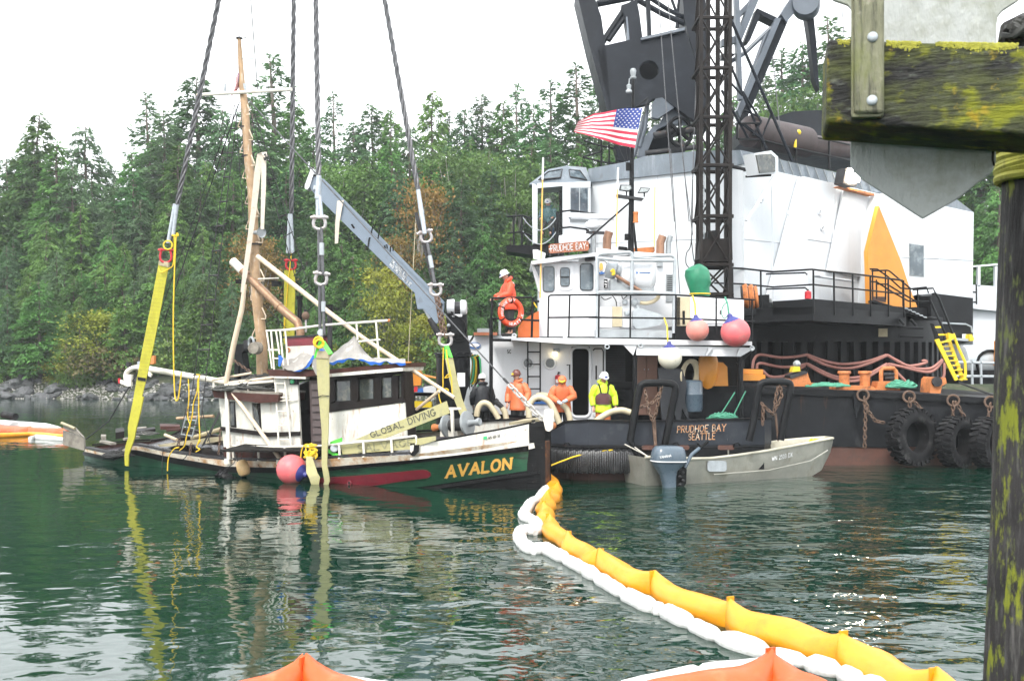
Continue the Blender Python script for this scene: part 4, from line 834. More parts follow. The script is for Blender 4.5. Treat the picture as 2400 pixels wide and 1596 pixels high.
ratline(z1(1430, 700), z12(1240, 1480), z1(1452, 700), z12(1330, 1480), 13, -.2, -1.3, .022, 'steel')
ratline(z1(1530, 680), z2(690, 1420), z1(1560, 700), z2(760, 1350), 11, -.2, .6, .018, 'rope_black')
# foredeck: windlass, roller, cleats
W = B(-.55)
ax = (W(*z4(1400, 810)) - W(*z4(1100, 850))).normalized()
wl_o = W(*z4(1185, 835)); L_ = (W(*z4(1320, 815)) - wl_o).length
MB().lathe(wl_o, ax, [(.09, -.28), (.12, -.24), (.12, -.1), (.3, -.08), (.3, -.02), (.12, 0), (.12, L_), (.33, L_ + .02), (.33, L_ + .08), (.1, L_ + .1), (.07, L_ + .28), (.11, L_ + .4), (.1, L_ + .44)], 20).obj('windlass_drum', 'metal_grey', boat)
MB().lathe(wl_o, ax, [(.16, .06), (.17, L_ - .06)], 16).obj('windlass_rope', 'rope_black', boat)
MB().lathe(wl_o - ax * .26, -ax, [(.09, 0), (.07, .08), (.11, .2), (.1, .24)], 14).obj('capstan_head', 'orange_rusty', boat)
plate(boat, 'windlass_frame', 'cream_white', W, zz(z4, (1120, 860), (1200, 840), (1205, 920), (1115, 920)), .3, -.05); plate(boat, 'windlass_post', 'cream_white', W, zz(z4, (1195, 690), (1215, 690), (1222, 920), (1205, 920)), .06, -.3)
plate(boat, 'windlass_arm', 'cream_white', W, zz(z4, (1160, 690), (1275, 690), (1275, 706), (1160, 712)), .06, -.28)
MB().prism([B(-.1)(*z4(x, y)) for x, y in ((1930, 790), (1942, 705), (1995, 700), (2008, 725), (2000, 860), (1975, 880), (1950, 870))], BN * .06).obj('anchor_roller_cheek', 'cream_white', boat); MB().prism([B(.1)(*z4(x, y)) for x, y in ((1935, 780), (1950, 710), (1995, 705), (2000, 800), (1990, 860))], BN * .05).obj('anchor_roller_cheek', 'metal_grey', boat)
MB().lathe(B(-.05)(*z4(1978, 835)), BN, [(.1, 0), (.07, .1), (.1, .2)], 14).obj('anchor_roller', 'orange_rusty', boat)
plate(boat, 'bow_cap', 'wood_pale', Plane(FS(*z4(1800, 812)), (0, -.1, 1)), zz(z4, (1660, 830), (1900, 800), (1920, 785), (1790, 800)), .07)
# stern deck clutter and hatch
DK = Plane(rows[8][0][0] * .5 + mirror(*rows[8][0]) * .5, (BN * HEEL * -1 + V((0, 0, 1)) + BA * .0))
for poly, m, th in ((((460, 930), (500, 930), (500, 945), (460, 945)), 'wood_grey', .12), (((575, 905), (640, 900), (645, 930), (575, 940)), 'dark_trim', .22), (((745, 880), (885, 865), (890, 880), (740, 905)), 'dark_trim', .1), (((925, 845), (1080, 850), (1085, 865), (930, 865)), 'brown_paint', .12), (((720, 870), (820, 862), (820, 872), (720, 884)), 'wood_grey', .1)):
    MB().prism([DK(*z3(*p)) for p in poly], V((0, 0, th))).obj('deck_fitting', m, boat)
MB().prism([B(-.8)(*z3(x, y)) for x, y in ((900, 985), (1290, 930), (1420, 920), (1425, 950), (1290, 975), (930, 1000))], BN * .9).obj('hatch_coaming', 'wood_pale', boat)
pipe(boat, 'deck_spar', 'cream_pole', [B(-.2)(*z3(965, 905)), B(-.2)(*z3(1060, 945))], .05); pipe(boat, 'deck_spar', 'wood_pale', [B(.4)(*z3(1180, 930)), B(.1)(*z3(1440, 850))], .07); pipe(boat, 'deck_spar', 'mast_wood', [B(1.2)(*z3(1060, 776)), B(1.2)(*z3(1350, 758))], .05)
lad2 = [(1090, 900, 1180, 610), (1180, 925, 1260, 610)]
for a in lad2: pipe(boat, 'deck_ladder_side', 'zinc', [B(-.9)(*z3(a[0], a[1])), B(-.9)(*z3(a[2], a[3]))], .025, 6)
for k in range(5): t = k / 5; pipe(boat, 'deck_ladder_rung', 'zinc', [B(-.9)(*z3(1090 + 90 * t, 900 - 290 * t)), B(-.9)(*z3(1180 + 80 * t, 915 - 305 * t))], .018, 6)
for i, (a, b) in enumerate((((1395, 720), (1270, 990)), ((1390, 740), (1255, 1000)), ((1400, 735), (1320, 900)), ((1395, 730), (1300, 960)))): pipe(boat, 'backstay', 'rope_black', [B(-1.05)(*z3(*a)), B(-1.3)(*z3(*b))], .016, 5)
for x, y0, y1 in ((1140, 680, 760), (1228, 670, 740), (1395, 860, 1060), (1075, 930, 1010), (1165, 970, 1060)): MB().chain([B(-1.35)(*z3(x + 8, y0)), B(-1.35)(*z3(x - 5, y1))], .1, .014).obj('rigging_chain', 'chain_rust', boat)
MB().prism([SN(*z14(x, y), -.1) for x, y in ((697, 650), (762, 650), (764, 710), (700, 712))], BN * .1).obj('side_light', 'steel', boat)
MB().lathe(SN(*z14(728, 682), -.11), -BN, [(.07, 0), (.06, .04), (.02, .06)], 12).obj('side_light_lens', 'green_plastic', boat)
# --- things on and about the boat
def tarp(pts_fn, nu, nv, name, m, label):
    vs = [pts_fn(i / (nu - 1), j / (nv - 1)) for j in range(nv) for i in range(nu)]
    fs = [(j * nu + i, j * nu + i + 1, (j + 1) * nu + i + 1, (j + 1) * nu + i) for j in range(nv - 1) for i in range(nu - 1)]
    return vs, fs
def tarp_obj():
    x0, x1 = 1062, 1765
    def f(u, v):
        x = x0 + (x1 - x0) * u; base = interp(x, [(1062, 486), (1200, 480), (1450, 480), (1765, 492)])
        ridge = interp(x, [(1062, 470), (1110, 410), (1210, 330), (1300, 250), (1345, 330), (1400, 420), (1450, 462), (1765, 478)])
        w = max(0, 1 - abs(v - .45) / .5) ** .8; y = base + (ridge - base) * w + 6 * math.sin(u * 23) * (1 - w) + 5 * math.sin(u * 40 + v * 9)
        return B(-1.34 + 1.9 * v)(*z14(x, y + (22 if v == 0 else 0)))
    vs, fs = tarp(f, 40, 13, '', '', ''); n = 40
    t = thing('roof_tarp', 'grey and blue tarpaulin tented to a peak on the wheelhouse roof', 'tarp', B(-.4)(*z14(1400, 500)))
    MB().add(vs, fs).obj('sheet', 'tarp_grey', t, ang=25)
    q = MB()
    for i in range(n - 1): a, b = vs[i], vs[i + 1]; q.prism([a + BN * -.01, b + BN * -.01, b - V((0, 0, .05 + .03 * math.sin(i * .37) + .02 * math.sin(i * 1.3))), a - V((0, 0, .05 + .03 * math.sin(i * .37 - .37) + .02 * math.sin(i * 1.3 - 1.3)))], BN * .01)
    q.obj('blue_edge', 'tarp_blue', t)
    def f2(u, v):
        x = 598 + 330 * u; base = interp(x, [(598, 500), (640, 560), (735, 590), (830, 575), (928, 450)]); rid = interp(x, [(598, 440), (640, 470), (735, 470), (815, 405), (900, 430), (928, 440)])
        w = v; return B(-1.36 + .9 * v)(*z14(x, base + (rid - base) * w + 4 * math.sin(u * 30)))
    vs, fs = tarp(f2, 24, 8, '', '', '')
    t = thing('roof_tarp', 'small grey tarpaulin with blue edges slung beside the stack casing', 'tarp', B(-1)(*z14(760, 590))); MB().add(vs, fs).obj('sheet', 'tarp_grey', t, ang=25)
    for pts in (((598, 440), (620, 445), (640, 470), (612, 545), (596, 540)), ((735, 592), (830, 574), (915, 440), (935, 455), (880, 545), (800, 590))): plate(t, 'blue_edge', 'tarp_blue', B(-1.38), zz(z14, *pts), .015)
    plate(t, 'white_corner', 'tarp_grey', B(-1.4), zz(z14, (915, 480), (955, 470), (965, 620), (945, 625), (905, 545)), .02); plate(t, 'blue_corner', 'tarp_blue', B(-1.35), zz(z14, (940, 440), (985, 380), (1010, 395), (1000, 440), (950, 470)), .06)
tarp_obj()
def heap(c, rx, ry, rz, n, r, m, name, label, cat, seed=1, sec=5):
    rg = random.Random(seed); mb = MB()
    for i in range(n):
        a0 = rg.uniform(0, 6.28); k = rg.uniform(.3, 1); pts = []
        for j in range(12):
            a = a0 + j * .55; q = k * rg.uniform(.75, 1.1); h = (1 - q * q * .7) * rg.uniform(.3, 1); pts.append(c + V((rx * q * math.cos(a), ry * q * math.sin(a), rz * max(.05, h))))
        mb.tube(spline(pts, 3), r, sec)
    return tag(mb.obj(name, m), label, cat)
heap(B(-.6)(*z14(440, 760)), .85, .6, .5, 60, .022, 'net_dark', 'fishing_net', 'dark heap of netting on the low aft cabin roof', 'net', 3)
heap(B(-1.0)(*z14(200, 770)), .7, .4, .25, 30, .02, 'net_dark', 'rope_heap', 'tangle of dark rope on the after edge of the cabin roof', 'rope', 4)
heap(B(-1.5)(*z3(590, 1085)), .5, .3, .25, 22, .018, 'rope_black', 'rope_tangle', 'black rope tangle half in the water at the stern', 'rope', 5)
# fenders and buoys hanging on the boat
def buoy(name, label, c, r, m, tip, tipm, cat='buoy', sq=1.0, blend=.42):
    c = V(c); tip = V(tip).normalized(); t = thing(name, label, cat, c - V((0, 0, r)))
    prof = [(r * math.sin(math.pi * i / 14) * sq, -r * math.cos(math.pi * i / 14)) for i in range(0, 13)]; MB().lathe(c, tip, [(max(.004, a), b) for a, b in prof], 24).obj('float_body', m, t)
    MB().lathe(c, tip, [(r * .6 * sq, r * .805), (r * .44 * sq, r * .93), (r * .2, r * 1.1), (r * .15, r * 1.3), (r * .05, r * 1.34)], 18).obj('float_neck', tipm, t); return t
c = B(-1.95)(*z3(1965, 1190)); buoy('fender_buoy', 'bright pink round buoy with navy end floating against the green hull', (c.x, c.y, .36), .41, 'buoy_pink', V((.75, -.35, -.22)), 'buoy_blue')
t = thing('fender', 'small tan barrel float hanging at the rusty hull side', 'float', B(-1.75)(*z3(1580, 1230)))
MB().lathe(B(-1.75)(*z3(1565, 1105)), B(-1.75)(*z3(1600, 1230)) - B(-1.75)(*z3(1565, 1105)), [(.06, 0), (.13, .03), (.17, .12), (.185, .25), (.17, .38), (.12, .45), (.05, .47)], 16).obj('float_body', 'buoy_tan', t)
pipe(t, 'lanyard', 'rope_black', [B(-1.8)(*z3(1580, 985)), B(-1.88)(*z3(1572, 1060)), B(-1.75)(*z3(1566, 1110))], .012, 5); pipe(t, 'lanyard', 'rope_black', [B(-1.8)(*z3(1575, 985)), B(-1.75)(*z3(1510, 1130)), B(-1.95)(*z3(1410, 1200))], .012, 5)
def tyre(name, label, c, axis, Rr, w, lugs=22, group=None, mat_='rubber', bore=.56):
    ax = V(axis).normalized(); t = thing(name, label, 'tyre', V(c) - V((0, 0, Rr)), group)
    p = [(Rr * bore, -w * .42), (Rr * (bore + .06), -w * .5), (Rr * .8, -w * .52), (Rr * .93, -w * .45), (Rr * .97, -w * .3), (Rr * .985, 0), (Rr * .97, w * .3), (Rr * .93, w * .45), (Rr * .8, w * .52), (Rr * (bore + .06), w * .5), (Rr * bore, w * .42), (Rr * (bore + .03), 0), (Rr * bore, -w * .42)]
    mb = MB(); n = 40; u = ax.orthogonal().normalized(); q = ax.cross(u); vs = []; fs = []
    for (r, h) in p:
        for j in range(n): a = 2 * math.pi * j / n; vs.append(V(c) + ax * h + (u * math.cos(a) + q * math.sin(a)) * r)
    for i in range(len(p) - 1):
        for j in range(n): fs.append((i * n + j, i * n + (j + 1) % n, (i + 1) * n + (j + 1) % n, (i + 1) * n + j))
    mb.add(vs, fs).obj('carcass', mat_, t)
    for k in range(lugs):
        for sd in (-1, 1):
            a = 2 * math.pi * (k + .25 * sd) / lugs; d = u * math.cos(a) + q * math.sin(a); tg = ax.cross(d); m = MB()
            m.obox(V(c) + d * (Rr * .985) + ax * sd * w * .27 + tg * .0, tg * Rr * .055 + ax * .02, d * Rr * .045, ax * w * .25 + tg * sd * Rr * .03); m.obox(V(c) + d * (Rr * .935) + ax * sd * w * .465, tg * Rr * .055, d * Rr * .07, ax * w * .045); m.obj('lug', mat_, t)
    return t
c = B(-1.95)(*z3(1460, 1235)); tyre('tyre', 'small black tyre half sunk beside the boat under the tan float', (c.x, c.y, -.08), V((.5, .5, .7)), .36, .2, 14, bore=.62)

# gear strewn over the wet after deck
def dk(x, y): return DK(*z3(x, y))
heap(dk(1150, 935), .55, .4, .22, 26, .02, 'rope_black', 'rope_heap', 'black rope heap on the after deck under the deck ladder', 'rope', 41)
heap(dk(820, 905), .45, .3, .12, 16, .016, 'net_dark', 'rope_heap', 'grey rope heap on the bare stern deck', 'rope', 42)
heap(dk(1340, 985), .4, .35, .2, 18, .02, 'rope_pale', 'rope_heap', 'pale rope heap against the aft cabin wall', 'rope', 43)
for i_, (a, b, c_) in enumerate(((( 640, 950), (760, 930), 'wood_grey'), ((980, 880), (1120, 868), 'brown_paint'), ((850, 960), (960, 945), 'dark_trim'), ((1180, 985), (1330, 960), 'wood_pale'), ((470, 965), (560, 985), 'wood_grey'))):
    u_ = dk(*b) - dk(*a); w_ = V((-u_.y, u_.x, 0)).normalized() * .09; MB().prism([dk(*a) - w_, dk(*b) - w_, dk(*b) + w_, dk(*a) + w_], V((0, 0, .07))).obj('loose_plank', c_, boat)
for a, b, s0_, s1_ in (((1130, 700), (1060, 990), -.8, -1.2), ((1260, 720), (1330, 1000), -.8, -1.1), ((1220, 560), (1110, 1000), -.9, -1.2), ((1500, 1000), (1560, 1160), -1.3, -1.6), ((1680, 990), (1650, 1090), -1.6, -1.6), ((950, 1010), (940, 1220), -1.3, -1.35), ((1150, 1040), (1100, 1100), -1.3, -1.35)): pipe(boat, 'loose_line', 'rope_black', sag(B(s0_)(*z3(*a)), B(s1_)(*z3(*b)), .06, 6), .014, 5)
# -- lifting gear on the boat
def twisted(par, name, a, b, r, strands=3, pitch=1.1):
    a, b = V(a), V(b); L = (b - a).length; t = (b - a).normalized(); u = t.orthogonal().normalized(); w = t.cross(u); n = int(L / .09)
    for k in range(strands):
        pts = [a + t * L * i / n + (u * math.cos(2 * math.pi * (L * i / n / pitch + k / strands)) + w * math.sin(2 * math.pi * (L * i / n / pitch + k / strands))) * r for i in range(n + 1)]
        MB().tube(pts, r * .92, 6).obj(name, 'wire', par)
def shackle(label, c, up, w, h, r=.035, m='shackle', face=None):
    up = V(up).normalized(); sd = V(face or (1, 0, 0)); sd = (sd - up * sd.dot(up)).normalized(); c = V(c)
    w *= .78; h *= .92; t = thing('shackle', label, 'shackle', c - up * h * .5)
    arcp = [c + up * (h * .42) - sd * w * .42] + [c + sd * w * .5 * -math.cos(math.pi * i / 10) * (1.25 if 1 < i < 9 else 1.1) - up * (h * .1 + math.sin(math.pi * i / 10) * h * .42) + up * h * .15 for i in range(11)] + [c + up * (h * .42) + sd * w * .42]
    MB().tube(arcp, r, 8).obj('bow', m, t); MB().tube([c + up * h * .42 - sd * (w * .5 + r * 2), c + up * h * .42 + sd * (w * .5 + r * 2)], r * .9, 8).obj('pin', m, t)
    for s in (-1, 1): MB().ball(c + up * h * .42 + sd * s * w * .46, r * 1.7, 8).obj('ear', m, t)
    return t
TOP = -260
def wire_sling(label, s, px, sleeve, double, s_top=0.2):
    # px: two photo points of the wire (line is carried on to above the frame), sleeve: end points of the wrapped eye
    (x0, y0), (x1, y1) = px; k = (x1 - x0) / (y1 - y0); a = B(s)(x1, y1); dtop = (x0 + k * (TOP - y0), TOP)
    q = B(s + (s_top - s) * .35)(*dtop); t = thing('wire_sling', label, 'wire rope', a, 'wire rope slings of the lift')
    twisted(t, 'strand', q, a, .042)
    for (p0, p1, r0, r1) in sleeve: MB().tube([B(s)(*p0), B(s)(*p1)], [r0, r1], 10).obj('wrapped_eye', 'wrap_grey', t)
    return t
wire_sling('wire rope running down to the bright yellow sling near the stern', -1.55, (z1(1340, 0), z1(1085, 1255)), [(z1(1085, 1250), z1(1060, 1440), .06, .055), (z1(1072, 1250), z1(1030, 1490), .06, .06)], 1)
wire_sling('wire rope whose grey eye hangs above the yellow sling behind the mast', 1.2, (z1(1800, 0), z1(1785, 1310)), [(z2(560, 632), z2(548, 920), .05, .06), (z2(572, 632), z2(582, 920), .05, .06)], 1)
wire_sling('wire rope passing the tip of the grey knuckle boom', -1.75, (z1(1935, 0), z1(1952, 1075)), [(z2(777, 350), z2(768, 520), .07, .09), (z2(768, 520), z2(768, 660), .06, .055), (z2(782, 500), z2(796, 660), .05, .055)], 1)
wire_sling('wire rope slanting down to the grey knuckle boom winch', 1.3, (z2(1425, 0), z2(1505, 455)), [(z2(1505, 455), z2(1530, 620), .06, .075), (z2(1530, 620), z2(1555, 780), .075, .06)], 1)
# stern near side: shackle, bright yellow web sling
S1 = B(-1.75)
tag(MB().torus(S1(*z12(1122, 213)), (0, 1, 0), .13, .022).obj('rope_grommet', 'rope_yellow'), 'yellow rope ring at the top of the bright yellow sling', 'rope')
sh = shackle('shackle with red arms at the head of the bright yellow sling', S1(*z12(1108, 290)), V((0, 0, 1)), .4, .52, .035, 'web_red')
def web(name, label, pts, wid, m, th=.02, cat='sling'): return tag(MB().ribbon(pts, wid, th).obj(name, m), label, cat)
wv = (S1(*z12(1130, 340)) - S1(*z12(1062, 335)))
ts = thing('web_sling', 'bright yellow web sling running down round the stern', 'sling', S1(*z12(870, 1560)))
MB().ribbon([S1(*z12(1096, 335)), S1(*z12(1040, 640)), S1(*z12(985, 920)), S1(*z12(938, 1150)), S1(*z12(920, 1230))], [wv * k for k in (1, 1.03, 1.02, .9, .8)], .02).obj('web', 'web_yellow', ts)
MB().ribbon([S1(*z12(930, 1220), -.03), S1(*z12(908, 1330), -.05), S1(*z12(885, 1430), -.06), S1(*z12(880, 1500), -.06), S1(*z12(860, 1560), -.05), S1(*z3(665, 1060), -.02), S1(*z3(665, 1150), .0)], [wv * k for k in (.95, .95, .85, .62, .6, .42, .35)], .035).obj('chafe_sleeve', 'web_yellow', ts)
MB().ribbon([S1(*z12(920, 1103), -.03), S1(*z12(972, 1112), -.03)], V((0, 0, .1)), .015).obj('black_band', 'jet', ts)
MB().ribbon([S1(*z12(1066, 332), -.02), S1(*z12(1128, 345), -.02)], V((0, 0, .14)), .06).obj('sling_eye', 'wood_pale', ts)
for i in range(60):                                                           # stitched marks across the webbing
    y = 420 + i * 12.5; t_ = (y - 335) / 815; xc = 1096 - 158 * t_
    if i % 2 == 0: MB().ribbon([S1(*z12(xc - 30, y), -.015), S1(*z12(xc + 26, y + 5), -.015)], V((0, 0, .008)), .006).obj('stitch_row', 'stitch', ts)
tag(MB().tube(spline([S1(*z12(1060, 370), -.05), S1(*z12(1080, 395), -.08), S1(*z12(1130, 370), -.08), S1(*z12(1160, 330), -.05), S1(*z12(1165, 160), -.05), S1(*z12(1150, 150), -.05), S1(*z12(1190, 152), -.05), S1(*z12(1175, 180), -.05), S1(*z12(1158, 700), -.05), S1(*z12(1166, 1180), -.05), S1(*z12(1185, 1250), -.05), S1(*z12(1200, 1180), -.05), S1(*z12(1212, 1060), -.05)], 6), .02, 6).obj('tag_line', 'rope_yellow'), 'long yellow line hanging from the sling head in a loop', 'rope')
for i, (pts, s, lb) in enumerate(((((1150, 465), (1155, 600), (1145, 760), (1165, 830), (1150, 880)), -1.35, 'yellow line hanging from the boom beside the deck ladder'), (((1215, 430), (1240, 440), (1225, 480), (1220, 560), (1190, 660), (1180, 760), (1140, 900), (1120, 990), (1080, 1030)), -1.4, 'yellow line slanting from the boom down to the rail'), (((1240, 430), (1232, 480), (1232, 700), (1235, 800), (1240, 930), (1225, 970), (1245, 950), (1215, 1000), (1240, 1020), (1210, 1040)), -1.45, 'yellow line knotted at its end on the after deck'), (((1075, 1005), (1040, 1015), (1005, 1060), (990, 1110), (985, 1190)), -1.85, 'yellow line trailing over the rusty side into the water'))):
    tag(MB().tube(spline([B(s)(*z3(*p)) for p in pts], 5), .018, 6).obj('yellow_line', 'rope_yellow'), lb, 'rope')
# stern far side sling
S2 = B(1.25)
shackle('red shackle above the yellow sling behind the mast', S2(*z2(570, 1010)), V((0, 0, 1)), .36, .4, .035, 'web_red')
wv = S2(*z2(602, 1050)) - S2(*z2(524, 1050)); t2 = thing('web_sling', 'yellow web sling hanging behind the mast and the tilted pipe', 'sling', S2(*z2(555, 1560)))
MB().ribbon([S2(*z2(562, 1045)), S2(*z2(560, 1240)), S2(*z2(555, 1560)), S2(*z14(700, 340))], wv, .03).obj('web', 'web_yellow', t2)
pipe(t2, 'tag_line', 'rope_yellow', [S2(*z2(580, 870), -.05), S2(*z2(548, 1150), -.05), S2(*z2(520, 1480), -.05)], .018, 6)
# bow near side: shackle, two-leg wire, shackle, eye, green strap, pale web sling
S3 = B(-1.85)
shackle('large galvanised shackle under the wrapped eye nearest the boom tip', S3(*z2(780, 705)), V((0, 0, 1)), .38, .44, .045)
l3 = thing('wire_bridle', 'doubled wire leg between two shackles above the wheelhouse', 'wire rope', S3(*z2(790, 1100)))
for a, b in (((776, 735), (778, 1060)), ((794, 735), (806, 1080))): pipe(l3, 'leg', 'wire', [S3(*z2(*a)), S3(*z2(*b))], .045, 8)
pipe(l3, 'ferrule', 'zinc', [S3(*z2(797, 845), -.02), S3(*z2(797, 935), -.02)], .065, 8)
shackle('galvanised shackle halfway down the doubled wire leg', S3(*z2(792, 1115)), V((.1, 0, 1)), .36, .42, .045)
l4 = thing('wire_bridle', 'doubled wire leg ending in an eye above the blue tarpaulin', 'wire rope', S3(*z2(790, 1490)))
for a, b in (((780, 1150), (785, 1480)), ((806, 1150), (815, 1520))): pipe(l4, 'leg', 'wire', [S3(*z2(*a)), S3(*z2(*b))], .045, 8)
pipe(l4, 'ferrule', 'zinc', [S3(*z2(808, 1275), -.02), S3(*z2(810, 1350), -.02)], .06, 8); MB().lathe(S3(*z14(985, 232), -.06), V((0, 1, 0)), [(.09, 0), (.1, .06), (.09, .12)], 14).obj('thimble', 'zinc', l4); pipe(l4, 'eye_link', 'shackle', [S3(*z14(985, 240)), S3(*z14(992, 300))], .05, 8)
tag(MB().torus(S3(*z14(965, 320), -.1), (.2, 1, 0), .13, .03).torus(S3(*z14(975, 335), -.15), (-.2, 1, .2), .11, .03).obj('rope_grommet', 'rope_yellow'), 'coil of yellow rope under the wire leg at the wheelhouse', 'rope')
gs = thing('green_strap', 'bright green strap forked over the head of the pale web sling', 'strap', S3(*z14(1000, 440)))
for pts, w in ((((985, 310), (960, 380), (938, 465)), .1), (((1005, 315), (1040, 370), (1080, 430)), .12)): MB().ribbon([S3(*z14(*p), -.04) for p in pts], V((w, 0, .03)), .03).obj('strap_leg', 'web_green', gs)
t3 = thing('web_sling', 'pale dirty yellow web sling down the middle of the boat', 'sling', S3(*z14(1030, 1560)))
wv = S3(*z14(1062, 450)) - S3(*z14(950, 450))
MB().ribbon([S3(*z14(1005, 425)), S3(*z14(1008, 560)), S3(*z14(1015, 750)), S3(*z14(1022, 950)), S3(*z14(1028, 1150)), S3(*z14(1024, 1300)), S3(*z14(1022, 1450)), S3(*z14(1035, 1520)), S3(*z4(215, 1200)), S3(*z4(225, 1270)), S3(*z4(205, 1330), .1)], [wv * k for k in (1, 1, .92, .7, .52, .46, .42, .44, .45, .42, .36)], .03).obj('web', 'web_pale', t3)
MB().ribbon([S3(*z14(950, 432), -.02), S3(*z14(1062, 438), -.02)], V((0, 0, .2)), .05).obj('sling_eye', 'wood_pale', t3); pipe(t3, 'lashing', 'rope_black', [S3(*z14(960, 825), -.03), S3(*z14(1000, 810), -.06), S3(*z14(1062, 815), -.03)], .012, 5)
t4 = thing('web_sling', 'short pale web tail tied with yellow rope beside the pink buoy', 'sling', B(-1.95)(*z14(900, 1568)))
MB().ribbon([B(-1.9)(*z14(880, 1370)), B(-1.92)(*z14(895, 1450)), B(-1.95)(*z14(905, 1520)), B(-1.95)(*z4(125, 1240)), B(-1.9)(*z4(130, 1300))], [V((k, 0, 0)) for k in (.16, .24, .3, .3, .2)], .03).obj('web', 'web_pale', t4)
rg = random.Random(3); mb = MB()
for k in range(7): mb.tube(spline([B(-1.75 - .1 * rg.random())(*z14(885 + rg.uniform(-60, 70), 1300 + rg.uniform(-45, 95))) for _ in range(6)], 5), .017, 5)
mb.tube(spline([B(-1.8)(*z14(*p)) for p in ((800, 1400), (815, 1300), (850, 1260), (890, 1270), (930, 1300), (955, 1360), (940, 1390))], 5), .017, 5); tag(mb.obj('rope_lashing', 'rope_yellow'), 'tangled yellow rope lashing on the side rail above the pink buoy', 'rope')
g2 = thing('green_strap', 'bright green strap lying on the deck edge by the side rail', 'strap', B(-1.6)(*z14(1150, 1380)))
for pts in (((1075, 1255), (1120, 1235), (1180, 1215)), ((1060, 1320), (1120, 1355), (1190, 1375))): MB().ribbon([B(-1.6)(*z14(*p)) for p in pts], V((0, 0, .1)), .03).obj('strap_leg', 'web_green', g2)
MB().lathe(B(-1.62)(*z14(1108, 1296)), V((.3, -1, .2)), [(.1, -.05), (.11, 0), (.1, .05)], 14).obj('strap_ring', 'zinc', g2)
# printed web lying from the rail up to the foredeck
def web_print(label, pl, q, text, tq, m='web_pale', name='printed_web'):
    t = thing(name, label, 'webbing', pl(*q[0]))
    MB().prism([pl(*p) for p in q], pl.n * .03).obj('web', m, t)
    (bl, br, tl, tr) = tq; lettering(text, px_line(pl, zs, bl, br, tl, tr, -.012), MB(), .17, .3, .14).obj('print', 'ink' if 'DIV' in text else 'ink_faint', t); return t
web_print('pale web sling printed GLOBAL DIVING slanting across the foredeck', B(-1.5), zz(z4, (440, 945), (1165, 640), (1190, 735), (640, 950)), 'GLOBAL DIVING', (z4(575, 928), z4(1082, 750), z4(560, 890), z4(1068, 700)))
web_print('pale printed web sling lying behind the white side rail', B(-1.55), zz(z4, (330, 985), (930, 935), (1080, 915), (1080, 950), (920, 1000), (880, 1020), (345, 1060)), 'SALVAGE', (z4(470, 1045), z4(900, 985), z4(465, 985), z4(895, 940)))
# bow far side: shackle, wire legs, shackle, green strap, web
S5 = B(1.45)
shackle('galvanised shackle below the slanting wire rope', S5(*z2(1565, 805)), V((-.25, 0, 1)), .36, .42, .045)
l5 = thing('wire_bridle', 'wire leg slanting past the upper end of the grey boom', 'wire rope', S5(*z2(1630, 1180)))
pipe(l5, 'leg', 'wire', [S5(*z2(1572, 840)), S5(*z2(1632, 1170))], .05, 8); pipe(l5, 'ferrule', 'zinc', [S5(*z2(1590, 940), -.02), S5(*z2(1608, 1030), -.02)], .065, 8)
pipe(l5, 'hydraulic_line', 'steel', [S5(*z2(1490, 625)), S5(*z2(1560, 900)), S5(*z2(1625, 1170))], .055, 8)
shackle('galvanised shackle in front of the grey boom beside its winch', S5(*z2(1635, 1195)), V((0, 0, 1)), .36, .42, .045)
l6 = thing('wire_bridle', 'pair of chains and wires hanging in front of the black crane column', 'chain', S5(*z13(190, 680)))
for a, b in (((95, 240), (165, 640)), ((115, 250), (200, 660))): MB().chain([S5(*z13(*a)), S5(*z13(*b))], .16, .026).obj('chain_leg', 'chain_rust', l6)
shackle('large galvanised shackle in front of the black crane column', S5(*z13(190, 690)), V((0, 0, 1)), .42, .44, .045)
g3 = thing('green_strap', 'bright green strap hanging from the shackle at the crane column', 'strap', S5(*z13(230, 870)))
for a, b in (((200, 740), (205, 880)), ((205, 738), (250, 860))): MB().ribbon([S5(*z13(*a), -.03), S5(*z13(*b), -.03)], V((.1, 0, 0)), .03).obj('strap_leg', 'web_green', g3)
t5 = thing('web_sling', 'pale web sling running down from the green strap behind the bow', 'sling', S5(*z13(370, 1440)))
MB().ribbon([S5(*z13(228, 865)), S5(*z13(270, 1080)), S5(*z13(320, 1280)), S5(*z13(385, 1450))], V((.22, 0, .05)), .03).obj('web', 'web_pale', t5)
for pts, lb in ((((170, 760), (165, 1000), (163, 1170), (110, 1190), (200, 1180), (225, 1200)), 'yellow line dropping beside the crane column to the long pole'), (((200, 780), (215, 900), (240, 1040), (185, 1070), (245, 1035), (262, 1250)), 'yellow line tied along the far bow sling'), (((120, 1200), (130, 1280), (155, 1350)), 'short yellow line end on the foredeck')):
    tag(MB().tube(spline([B(.9)(*z13(*p)) for p in pts], 5), .017, 6).obj('yellow_line', 'rope_yellow'), lb, 'rope')
# pale straps looped over the mast
ws = B(-.45); t6 = thing('hanging_strap', 'long off-white webbing strap looped beside the mast', 'strap', ws(*z2(215, 1200)))
MB().ribbon([ws(*z2(385, 215)), ws(*z2(372, 182)), ws(*z2(348, 190)), ws(*z2(325, 330)), ws(*z2(298, 600)), ws(*z2(265, 850)), ws(*z2(232, 1080)), ws(*z2(212, 1205))], [V((k, 0, .02)) for k in (.1, .16, .2, .2, .17, .15, .15, .1)], .03).obj('web', 'web_white', t6)
MB().ribbon([ws(*z2(372, 195), .03), ws(*z2(370, 420), .03), ws(*z2(360, 745), .03)], [V((.14, 0, 0)), V((.14, 0, 0)), V((.1, 0, 0))], .03).obj('web', 'web_white', t6)
MB().torus(ws(*z2(380, 215), -.05), (1, .6, 0), .09, .018).obj('ring', 'steel', t6)
